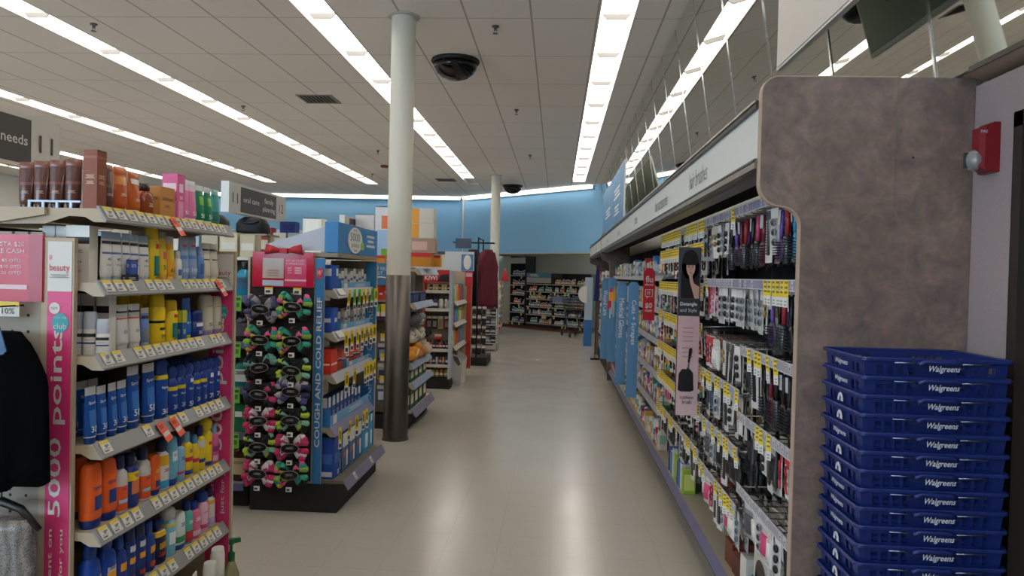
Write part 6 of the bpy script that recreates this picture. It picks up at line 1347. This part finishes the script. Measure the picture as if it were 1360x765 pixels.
for i, (y, z, s, c, d) in enumerate(((7.75, .668, .24, '#e0913a', 'orange'), (8.07, .668, .22, '#d98a35', 'amber'), (8.41, .668, .22, '#c9b9a4', 'beige'), (7.79, .845, .19, '#cfc8ba', 'cream'), (8.15, .845, .19, '#b9b0a2', 'pale grey'), (7.80, 1.005, .2, '#5a5a5c', 'charcoal'), (8.15, 1.005, .2, '#8f8f90', 'grey'), (8.49, .845, .18, '#2a2a2c', 'black'))):
    plush(-1.50, y, z, s, c, '%s soft throw rolled on the endcap right of the steel column' % d, i)
# fourth gondola, shoe care side and its endcap
g4 = gondola(10.53, 11.8, 'gondola with shoe care goods on its near side past the steel column', False, -1.83, 1.60)
b = MB(); b.box(-1.80, -1.44, 10.50, 10.51, .15, 1.6, pegboard('#7d7464')); obj('pegboard', b, g4)
b = MB(); b.box(-1.82, -1.43, 10.29, 10.51, 0, .14, BLKM); obj('base', b, g4)
b = MB(); b.box(-1.815, -1.80, 10.28, 10.5, .14, 1.55, M('#b8443a', .5)); obj('red_post', b, g4)
b = MB(); b.box(-1.458, -1.428, 10.27, 10.5, .14, 1.62, M('#a9b6c2', .5)); obj('pale_post', b, g4)
t = thing('brand_header', 'red and black shoe care header on the fourth gondola', 'sign', None)
b = MB(); b.prism([(-1.82, 1.46), (-1.46, 1.46), (-1.46, 1.63), (-1.60, 1.63), (-1.82, 1.56)], 'y', 10.255, 10.268, M('#b8202a', .4)); obj('board', b, t)
b = MB(); b.prism([(-1.62, 1.47), (-1.465, 1.47), (-1.465, 1.575), (-1.58, 1.56)], 'y', 10.253, 10.2545, BLK); obj('black_field', b, t)
q = MB(); q.text('KIWI', (-1.71, 10.252, 1.52), (1, 0, 0), (0, 0, 1), .17, .062, PAPER, bold=.02); obj('lettering', q, t)
for j, (z, n, h, cs, d) in enumerate(((1.35, 8, .08, ('#c9b06a', '#3a2c22', '#d2bc7a'), 'small shoe polish tin'), (1.10, 4, .17, ('#2c2a2c', '#3a3a6a', '#c9c4bc', '#d0cfcf'), 'shoe care bottle'), (.545, 7, .11, ('#8f2a2c', '#b04038', '#1f2436'), 'dark red polish bottle'), (.33, 7, .13, ('#8a3a34', '#c98f7a', '#3a4f8a', '#b9c2d0'), 'mixed polish bottle'), (.15, 5, .14, ('#c96a2c', '#b9b83a', '#8fa83a'), 'orange or green bottle'))):
    if j < 4: s = obj('shelf', MB().box(-1.795, -1.46, 10.34, 10.5, z - .02, z, M('#4a4644', .5)), g4); o = MB(); o.box(-1.795, -1.46, 10.325, 10.34, z - .04, z + .003, M('#c9c5ba', .5)); obj('price_rail', o, s)
    for k in range(n):
        c = cs[k % len(cs)]; w = .32 / n
        place(prod('box' if j == 0 else 'bottle', 'bottle' if j else 'polish_tin', 'bottle' if j else 'tin', c, '#2a2524' if j else '#e0d8c4', [('#d8d2c6', .25, .5, -.4, .4)] if j == 0 else [('#d8d2c6', .2, .45, 1.2)], []),
              '%s, %s from the red post, %s shelf of the fourth gondola' % (d, nth(k), ('top', 'second', 'third', 'fourth', 'base')[j]), (-1.785 + w * (k + .5), 10.40, z + .001), -PI / 2, (.06, w * .86, h), 'shoe care goods')
for k, (x, c, d) in enumerate(((-1.76, '#2a2022', 'black'), (-1.68, '#3a2a26', 'dark brown'), (-1.60, '#c9b04a', 'golden'), (-1.51, '#8f2a34', 'red'))):
    place(hangpack(c, '#8f8a84', .07, .17), '%s shoe lace pack hanging on the fourth gondola pegboard' % d, (x, 10.47, .98), PI / 2, (1, 1, 1), 'shoe lace packs')
place(hangpack('#d8322a', '#e8503f', .1, .07), 'bright red heart pack hanging low on the fourth gondola pegboard', (-1.63, 10.47, .73), PI / 2)
u = thing('endcap_shelf', 'endcap of blue and orange goods on the fourth gondola', 'shelving', None)
b = MB(); b.box(-1.66, -1.645, 10.53, 11.8, .15, 1.6, M('#8d97a0', .6)); obj('back_panel', b, u); b = MB(); b.box(-1.66, -1.46, 10.53, 11.8, 0, .14, BLKM); obj('base_deck', b, u)
b = MB(); b.box(-1.64, -1.32, 11.81, 11.83, .10, 1.62, TAN); b.box(-1.40, -1.325, 11.805, 11.8095, .12, 1.6, M('#c23a30', .5)); obj('side_panel', b, u)
for z in (.55, .88, 1.18): shelf_with_rail(u, -1.385, 10.54, 11.8, z, .26, (), slope=.04, drop=.05, deckm=M('#8f8674', .5), railm=M('#c5c1b4', .45))
cols = ('#3f86b5', '#d9662c', '#d2d4d0', '#5f9fc9', '#c9412c', '#e0b83a', '#8fb84a')
for j, z in enumerate((.141, .551, .881, 1.181)):
    for k in range(6): bigbox(-1.51, 10.65 + k * .20, z, .12, .17, .19 + .03 * ((k + j) % 3) if j else .24, cols[(k * 3 + j * 2) % 7], '%s goods box on the fourth endcap, %s from near end, %s shelf' % (('blue', 'orange', 'white', 'sky blue', 'red', 'yellow', 'green')[(k * 3 + j * 2) % 7], nth(k), ('base', 'lower', 'middle', 'upper')[j]), None, 0, 'goods on the fourth endcap')
t = thing('bin_display', 'white cardboard bin at the foot of the fourth endcap', 'display', None, (-1.385, 10.95, .0), 0, None, (.58, 1, .84)); b = MB(); wc = M('#cfcdc6', .6)
b.prism([(-.12, .10), (.10, .05), (.14, .42), (-.12, .55)], 'y', -.28, -.27, wc); b.prism([(-.12, .10), (.10, .05), (.14, .42), (-.12, .55)], 'y', .27, .28, wc); b.add([(.10, -.28, .05), (.10, .28, .05), (.14, .28, .42), (.14, -.28, .42)], [(0, 1, 2, 3)], wc); b.box(-.1, .1, -.265, .265, .0, .09, wc); obj('bin', b, t)
b = MB(); b.prism([(-.1, .5), (.02, .48), (.10, .36), (.04, .33), (-.06, .42)], 'y', -.282, -.2805, M('#6a4a42', .5)); obj('picture', b, t)
t = thing('header_sign', 'white and blue oval header over the fourth endcap', 'sign', None); b = MB(); b.box(-1.76, -1.30, 11.84, 11.86, 1.63, 1.93, M('#c5ccd2', .5)); b.box(-1.50, -1.31, 11.837, 11.8395, 1.635, 1.89, M('#4a84b8', .5)); obj('board', b, t)
q = MB(); q.prism([(-1.405 + .06 * math.cos(a * PI / 12), 1.765 + .115 * math.sin(a * PI / 12)) for a in range(24)], 'y', 11.834, 11.8365, PAPER); obj('disc', q, t)
t = thing('sale_header', 'red and white lettered sale header over the fourth endcap', 'sign', None); b = MB(); b.box(-1.43, -1.31, 11.795, 11.80, 1.40, 1.625, M('#c02a3a', .5)); obj('board', b, t); b = MB(); b.box(-1.42, -1.32, 11.792, 11.7945, 1.54, 1.60, M('#d9a9b4', .5)); obj('strip', b, t)
# fifth: clothing rack
g5 = gondola(13.05, 14.15, 'dark gondola end under the hanging coats', True, -1.82, 1.5)
t = thing('clothes_rack', 'black rack holding coats above the fifth gondola end', 'rack', None); b = MB()
b.box(-1.62, -1.18, 13.05, 13.9, 0, .14, BLKM); obj('base', b, t)
b = MB()
for y in (13.03, 13.87): b.tube([(-1.36, y, .14), (-1.36, y, 2.22)], .014, BLKM, 8)
b.tube([(-1.36, 13.03, 2.2), (-1.36, 13.87, 2.2)], .012, BLKM, 8)
for y in (13.3, 13.45, 13.6): b.tube([(-1.85, y, 2.14), (-1.12, y, 2.14)], .009, BLKM, 6)
obj('frame', b, t)
b = MB(); b.box(-1.78, -1.50, 13.17, 13.18, 2.03, 2.2, M('#39475a', .5)); obj('card', b, t)
def coat(x, y, z, c, lab, seed):
    t_ = thing('coat', lab, 'clothing', None, (x, y, z), .95, 'coats on the black rack'); obj('cloth', drape(.46, .24, 1.02, M(c, .85), seed, top=.35), t_)
    q_ = MB()
    for s in (-1, 1): q_.tube([(s * .12, 0, -.06), (s * .21, 0, -.3), (s * .2, .01, -.72)], [.05, .055, .04], M(c, .85), 10)
    obj('sleeve', q_, t_); h_ = MB(); h_.tube([(0, 0, 0), (0, 0, .06), (.02, 0, .08)], .003, WIRE, 5); obj('hanger', h_, t_)
for i, (x, y, z, c, d) in enumerate(((-1.22, 13.30, 2.02, '#641c28', 'maroon coat nearest the aisle on the black rack'), (-1.50, 13.45, 2.02, '#33211e', 'dark brown coat behind the maroon one on the rack'))): coat(x, y, z, c, d, 40 + i)
for r in range(5):
    for k in range(4):
        z = 1.02 - r * .17; x = -1.49 + k * .085
        place(hangpack('#8a6a62' if (r + k) % 2 else '#1b1a1b', '#2a2526', .07, .14), '%s sock pack below the coats, row %s from top, %s from the inside' % ('brown' if (r + k) % 2 else 'black', ORD[r], ORD[k]), (x, 13.03 - .0 + (k % 2) * .01, z), PI / 2, (1, 1, 1), 'sock packs below the coats')
for r in range(4):
    for k in range(5):
        place(hangpack('#1b1a1b' if (r + k) % 3 else '#7a5a54', '#2a2526', .08, .17), 'sock pack facing the aisle below the coats, row %s from top, %s from near end' % (ORD[r], ORD[k]), (-1.30, 13.25 + k * .13, .95 - r * .2), PI, (1, 1, 1), 'sock packs facing the aisle')
# sixth: white wire rack, seventh: misc
t = thing('wire_rack', 'tall white wire magazine rack before the distant column', 'rack', None, (-1.42, 15.6, 0)); b = MB(); ww = M('#cfcfca', .4)
for x in (-.2, .2):
    for y in (0, .4): b.tube([(x, y, 0), (x, y, 1.42)], .013, ww, 6)
obj('frame', b, t)
for k in range(7):
    b = MB(); z = .15 + k * .19; b.box(-.2, .2, 0, .4, z, z + .012, ww)
    for s in (0, .4): b.tube([(-.2, s, z + .07), (.2, s, z + .07)], .006, ww, 5)
    for x in (-.2, .2): b.tube([(x, 0, z + .07), (x, .4, z + .07)], .006, ww, 5)
    obj('wire_shelf', b, t)
    for q_ in range(3): ctn_(-1.53 + q_ * .12, 15.8, z + .013, .25, .09, .13, ('#4a4f5a', '#8f949a', '#2c3038')[(q_ + k) % 3], '#b9bcc0', 'grey boxed item, %s on the %s tier of white wire rack' % (ORD[q_], ORD[k]), None, -PI / 2, 'boxed items on the wire rack')
b = MB(); b.box(-.21, .21, -.01, 0, 1.42, 1.52, M('#a9b6c2', .5)); obj('header', b, t)
g6 = gondola(17.0, 18.0, 'distant gondola past the white wire rack', True, -1.60, 1.55)
t = thing('tower_display', 'dark tower display of small goods beside the distant column', 'display', None, (-1.50, 16.9, 0)); b = MB(); b.box(-.1, .1, 0, .2, 0, 1.40, BLKM); obj('body', b, t)
for k in range(8):
    b = MB(); b.box(-.085, .085, -.02, -.001, .12 + k * .155, .23 + k * .155, M(('#3a3a40', '#5a5450', '#2c2c30')[k % 3], .4)); obj('tray', b, t)
g7 = gondola(19.8, 20.8, 'most distant gondola before the pharmacy shelving', True, -1.62, 1.5)
for r in range(5):
    for k in range(5):
        ctn_(-1.535, 19.9 + k * .17, .15 + r * .26, .16, .14, .21, ('#b9463f', '#d5cfc4', '#5f8fb8', '#c98f4a', '#8f8f94')[(r * 2 + k) % 5], '#e0dcd2', '%s pack on the most distant endcap, %s tier, %s from near end' % (('red', 'cream', 'blue', 'tan', 'grey')[(r * 2 + k) % 5], ORD[r], ORD[k]), None, 0, 'packs on the most distant endcap')
for r in range(4): obj('shelf', MB().box(-1.66, -1.46, 19.82, 20.78, .14 + (r + 1) * .26 - .012, .14 + (r + 1) * .26 + .009, TAN), g7)
t = thing('red_mascot_bag', 'small red pennant bag hanging above the most distant endcap', 'bag', None, (-1.38, 20.2, 1.42)); b = MB(); b.loft([ring(.02, .02, .30, 2, 10), ring(.05, .06, .2, 2, 10), ring(.11, .13, .02, 2, 10), ring(.1, .12, 0, 2, 10)], M('#c8242f', .6)); obj('body', b, t)
b = MB(); b.tube([(0, 0, .3), (0, 0, .36)], .006, WIRE, 5); obj('loop', b, t)
# right of the aisle sign: white top header board far back
t = thing('header_sign', 'long pale header panel above the far gondolas', 'sign', None); b = MB(); b.box(-4.6, -1.75, 15.0, 15.03, 1.62, 2.0, M('#c5c2b4', .6)); obj('board', b, t); b = MB(); b.box(-4.6, -1.75, 14.985, 15.045, 1.96, 2.02, M('#3a3c40', .5)); obj('top_rail', b, t); b = MB(); b.box(-4.5, -4.45, 15.0, 15.03, 0, 1.62, TAN); b.box(-1.9, -1.85, 15.0, 15.03, 0, 1.62, TAN); obj('post', b, t)
# more goods standing on top of the left gondolas (seen over the near ones)
RT = random.Random(9)
ctn_(-2.63, 8.1, 1.651, .2, .20, .49, '#dfe3da', '#2f8a5a', 'white carton with green corners on top of the third gondola', [('#2f8a5a', .0, .06, -.5, .5), ('#2f8a5a', .45, .5, -.5, .5), ('#e9ece4', .55, .95, -.35, .35)], -PI / 2)
ctn_(-2.89, 8.1, 1.651, .2, .24, .36, '#b9c9d8', '#d2d8de', 'white and blue pack on top of the third gondola', [('#7f9fc0', .2, .7, -.4, .0), ('#d58a7a', .2, .7, .05, .4)], -PI / 2)
for gi, (yy, nm) in enumerate(((8.4, 'third'), (10.9, 'fourth'), (13.6, 'fifth'))):
    for k in range(9):
        x = -3.1 - k * .33 - gi * .2
        ctn_(x, yy, (1.651, 1.631, 1.531)[gi], .2, .28, RT.uniform(.18, .36), RT.choice(('#c9c2b4', '#8fa9c0', '#b9564a', '#d8d4cc', '#6a7078')), '#d8d4cc', 'overstock carton on top of the %s gondola, %s from the aisle' % (nm, nth(k)), None, -PI / 2, 'overstock on the gondolas')
t = thing('wall_sign', 'wide green sign band on the far left wall', 'sign', None, (XL + .01, 0, 0)); b = MB(); b.box(0, .03, 4, 22, 2.35, 3.0, M('#6f8f3a', .6)); obj('board', b, t); b = MB(); b.box(.03, .035, 4, 22, 2.30, 2.36, PAPER); obj('edge_strip', b, t)

# ------------------------------------------------------------------ shelving along the slanted back wall
# unit frame: along AD, towards the shop AN
def WP(s, o, z): v = A0 + AD * s + AN * o; return (v.x, v.y, z)
rzw = math.atan2(AN.y, AN.x)
S0 = -AN * 0
OFF = -1.28                                           # front line of the shelving, behind the soffit line
m = MB(); pb = M('#5f3d2c', .85); pb.node_tree.nodes['Principled BSDF'].inputs['Specular IOR Level'].default_value = .05
m.add([WP(.2, OFF + .85, .003), WP(4.6, OFF + .85, .003), WP(4.6, OFF - .05, .003), WP(.2, OFF - .05, .003)], [(0, 1, 2, 3)], pb); struct('floor_border', m, 'brown floor band in front of the far shelving', 'floor')
secs = [(.85, 1.55, 'left'), (1.62, 2.75, 'middle'), (2.75, 4.3, 'right')]
pal = ('#9fb4c2', '#c9cdd0', '#6f9ab8', '#3f86a8', '#b9564a', '#d9d6ce', '#4f9a8a', '#d0662c', '#8f6fa0', '#5a6a9a', '#c9a84a', '#2f5f9a')
RB_ = random.Random(31)
SPB = {}
def bk(i):
    if i not in SPB:
        b_ = MB(); c = pal[i]; b_.loft([ring(x, y, z, 2.6, 10) for z, x, y in ((0, .45, .48), (.7, .47, .5), (.8, .3, .3))], M(c, .4)); b_.loft([ring(x, y, z, 2.3, 10) for z, x, y in ((.8, .3, .3), (1, .28, .28))], M('#d9d8d4', .4)); b_.box(.0, .49, -.35, .35, .2, .5, M('#e4e2dc', .5)); SPB[i] = ('medicine_bottle', 'bottle', b_.mesh('bottle'), [])
    return SPB[i]
for si, (sa, sb_, nm) in enumerate(secs):
    t = thing('wall_shelving', 'far pharmacy shelving under the slanted blue wall, %s bay' % ('first', 'middle', 'last')[si], 'shelving', None)
    m = MB(); slab(m, Vector(WP(sa, OFF - .42, 0)), Vector(WP(sb_, OFF - .42, 0)), AN, .03, .1, 1.66 if si else 2.18, BLKM); obj('back_panel', m, t)
    m = MB(); slab(m, Vector(WP(sa, OFF, 0)), Vector(WP(sb_, OFF, 0)), AN, .41, 0, .12, BLKM); obj('base_deck', m, t)
    m = MB()
    for s_ in (sa, sb_ - .02): slab(m, Vector(WP(s_, OFF - .02, 0)), Vector(WP(s_ + .02, OFF - .02, 0)), AN, .39, .12, 1.66 if si else 2.18, M('#3a342f', .5))
    obj('upright', m, t)
    zs = (.125, .39, .63, .87, 1.10, 1.33) if si else (.125, .42, .70, .98, 1.28, 1.58)
    if si == 0:
        m = MB(); slab(m, Vector(WP(sa, OFF + .01, 0)), Vector(WP(sb_, OFF + .01, 0)), AN, .02, 1.95, 2.14, M('#b9b7ac', .5)); obj('fascia', m, t)
    for j, z in enumerate(zs):
        m = MB(); slab(m, Vector(WP(sa + .021, OFF - .0, 0)), Vector(WP(sb_ - .021, OFF - .0, 0)), AN, .40, z - .018, z, M('#77746e', .5)); sh = obj('shelf', m, t)
        m = MB(); slab(m, Vector(WP(sa + .021, OFF + .012, 0)), Vector(WP(sb_ - .021, OFF + .012, 0)), AN, .011, z - .03, z + .004, M('#a5a39b', .5)); obj('price_rail', m, sh)
        s_ = sa + .06; n = 0
        if si == 1 and j == 5: continue
        if si == 2 and j == 3: pass
        kind = RB_.randrange(12)
        while s_ < sb_ - .08:
            if RB_.random() < .35: kind = RB_.randrange(12)
            w = RB_.choice((.07, .08, .09)); h = RB_.uniform(.11, .18)
            if si == 2 and j >= 4: kind = RB_.choice((7, 7, 10, 6, 1))
            if RB_.random() < .9:
                place(bk(kind), 'small far bottle, %s along the %s tier, %s bay of far shelving' % (nth(n), ORD[j], ('first', 'middle', 'last')[si]), WP(s_ + w / 2, OFF - .09, z + .0005), rzw, (.07, w * .9, h), 'bottles on the far shelving')
            n += 1; s_ += w
        for k in range(2 + si):
            if RB_.random() < .55:
                p_ = WP(RB_.uniform(sa + .1, sb_ - .1), OFF + .014, z - .005); o = MB(); o.box(0, .001, -.035, .035, -.10, 0, M('#c9bd7a', .5)); f_ = obj('shelf_flag', o, sh, p_, rzw)
t = thing('header_sign', 'blue and white header panel on the middle bay of far shelving', 'sign', None)
m = MB(); slab(m, Vector(WP(1.65, OFF + .02, 0)), Vector(WP(2.72, OFF + .02, 0)), AN, .012, 1.36, 1.52, M('#a9a99f', .5)); obj('white_board', m, t)
m = MB(); slab(m, Vector(WP(1.65, OFF + .02, 0)), Vector(WP(2.72, OFF + .02, 0)), AN, .012, 1.52, 1.66, M('#4b7d9f', .5)); obj('blue_board', m, t)
q = MB(); q.text('~', WP(1.98, OFF + .023, 1.59), tuple(AD), (0, 0, 1), .42, .07, PAPER); obj('lettering', q, t)
t = thing('header_sign', 'narrow blue strip sign on the last bay of far shelving', 'sign', None); m = MB(); slab(m, Vector(WP(2.8, OFF + .02, 0)), Vector(WP(4.2, OFF + .02, 0)), AN, .012, .80, .87 + .1, M('#7f92b0', .5)); obj('board', m, t)
m = MB(); slab(m, Vector(WP(2.8, OFF + .021, 0)), Vector(WP(4.2, OFF + .021, 0)), AN, .013, .76, .80, M('#b9b5a4', .5)); obj('edge_strip', m, t)

# ------------------------------------------------------------------ shopping cart
t = thing('shopping_cart', 'small dark shopping cart parked before the far shelving', 'cart', None, (.46, 20.05, 0), .35)
cg = M('#4a4a4c', .4, .6); cp = M('#2c2c2e', .5)
b = MB()
bot = [(-.19, -.25), (.19, -.25), (.16, .25), (-.16, .25)]; top = [(-.25, -.32), (.25, -.32), (.2, .34), (-.2, .34)]
for (r_, z) in ((bot, .62), (top, .98)): b.tube([(x, y, z) for x, y in r_ + r_[:1]], .010, cp, 6)
def lp(a, c, f): return a[0] + (c[0] - a[0]) * f, a[1] + (c[1] - a[1]) * f
for i in range(4):
    for k in range(8):
        f = k / 8; p, q_ = lp(bot[i], bot[(i + 1) % 4], f), lp(top[i], top[(i + 1) % 4], f); b.tube([(p[0], p[1], .62), (q_[0], q_[1], .98)], .006, cp, 5)
for z, f in ((.71, .25), (.80, .5), (.89, .75)):
    r_ = [lp(bot[i], top[i], f) for i in range(4)]; b.tube([(x, y, z) for x, y in r_ + r_[:1]], .006, cp, 5)
for k in range(1, 7): b.tube([(-.18, -.25 + k * .07, .62), (.18, -.25 + k * .07, .62)], .005, cp, 5)
obj('basket', b, t)
b = MB()
for s in (-1, 1):
    b.tube([(s * .23, -.36, .12), (s * .21, -.12, .14), (s * .19, .34, .12)], .014, cg, 8); b.tube([(s * .21, -.20, .13), (s * .17, .10, .40), (s * .17, .18, .62)], .014, cg, 8); b.tube([(s * .20, .2, .13), (s * .18, -.12, .62)], .012, cg, 8); b.tube([(s * .24, -.30, .9), (s * .25, -.42, 1.04)], .013, cg, 8)
obj('frame', b, t)
b = MB(); b.tube([(-.27, -.42, 1.04), (.27, -.42, 1.04)], .017, M('#26262a', .4), 10); obj('handle', b, t)
for s in (-1, 1):
    for y in (-.36, .33):
        b = MB(); x = s * (.23 if y < 0 else .19); b.prism([(y + .055 * math.cos(a * PI / 9), .056 + .055 * math.sin(a * PI / 9)) for a in range(18)], 'x', x - .014, x + .014, M('#17171a', .6)); w_ = obj('wheel', b, t); c_ = MB(); c_.box(x - .02, x + .02, y - .012, y + .012, .055, .13, cg); obj('caster_fork', c_, w_)

# ------------------------------------------------------------------ camera, daylight, view
W = bpy.data.worlds.new('daylight'); SC.world = W; W.use_nodes = True
bg = W.node_tree.nodes['Background']; bg.inputs['Color'].default_value = (.55, .78, 1, 1); bg.inputs['Strength'].default_value = 14.0
pl = bpy.data.lights.new('window_portal', 'AREA'); pl.shape = 'RECTANGLE'; pl.size = 7.8; pl.size_y = 2.4; pl.cycles.is_portal = True
po = bpy.data.objects.new('window_portal', pl); COL.objects.link(po); po.location = (-8.5, YF - .02, 2.4); po.rotation_euler = (PI / 2, 0, 0)
yaw, pitch, roll, F, HC = .0587, -.0170, .0238, 1008.4, 1.582
fw = Vector((-math.sin(yaw) * math.cos(pitch), math.cos(yaw) * math.cos(pitch), math.sin(pitch)))
r0 = Vector((math.cos(yaw), math.sin(yaw), 0)); u0 = r0.cross(fw)
r1 = r0 * math.cos(roll) + u0 * math.sin(roll); u1 = -r0 * math.sin(roll) + u0 * math.cos(roll)
cd = bpy.data.cameras.new('camera'); cam = bpy.data.objects.new('camera', cd); COL.objects.link(cam)
cd.sensor_width = 36; cd.lens = F / 1360 * 36; cd.clip_start = .05; cd.clip_end = 100
mw = Matrix.Identity(4)
for i in range(3): mw[i][0], mw[i][1], mw[i][2] = r1[i], u1[i], -fw[i]
mw[2][3] = HC; cam.matrix_world = mw; SC.camera = cam
vs = SC.view_settings; SC.display_settings.display_device = 'sRGB'; vs.view_transform = 'Standard'; vs.look = 'None'; vs.exposure = -0.2; vs.gamma = 1; vs.use_curve_mapping = False
SC.cycles.max_bounces = 10; SC.cycles.diffuse_bounces = 5; SC.cycles.glossy_bounces = 5; SC.cycles.transmission_bounces = 4; SC.cycles.caustics_reflective = True; SC.cycles.caustics_refractive = False
SC.cycles.sample_clamp_indirect = 6
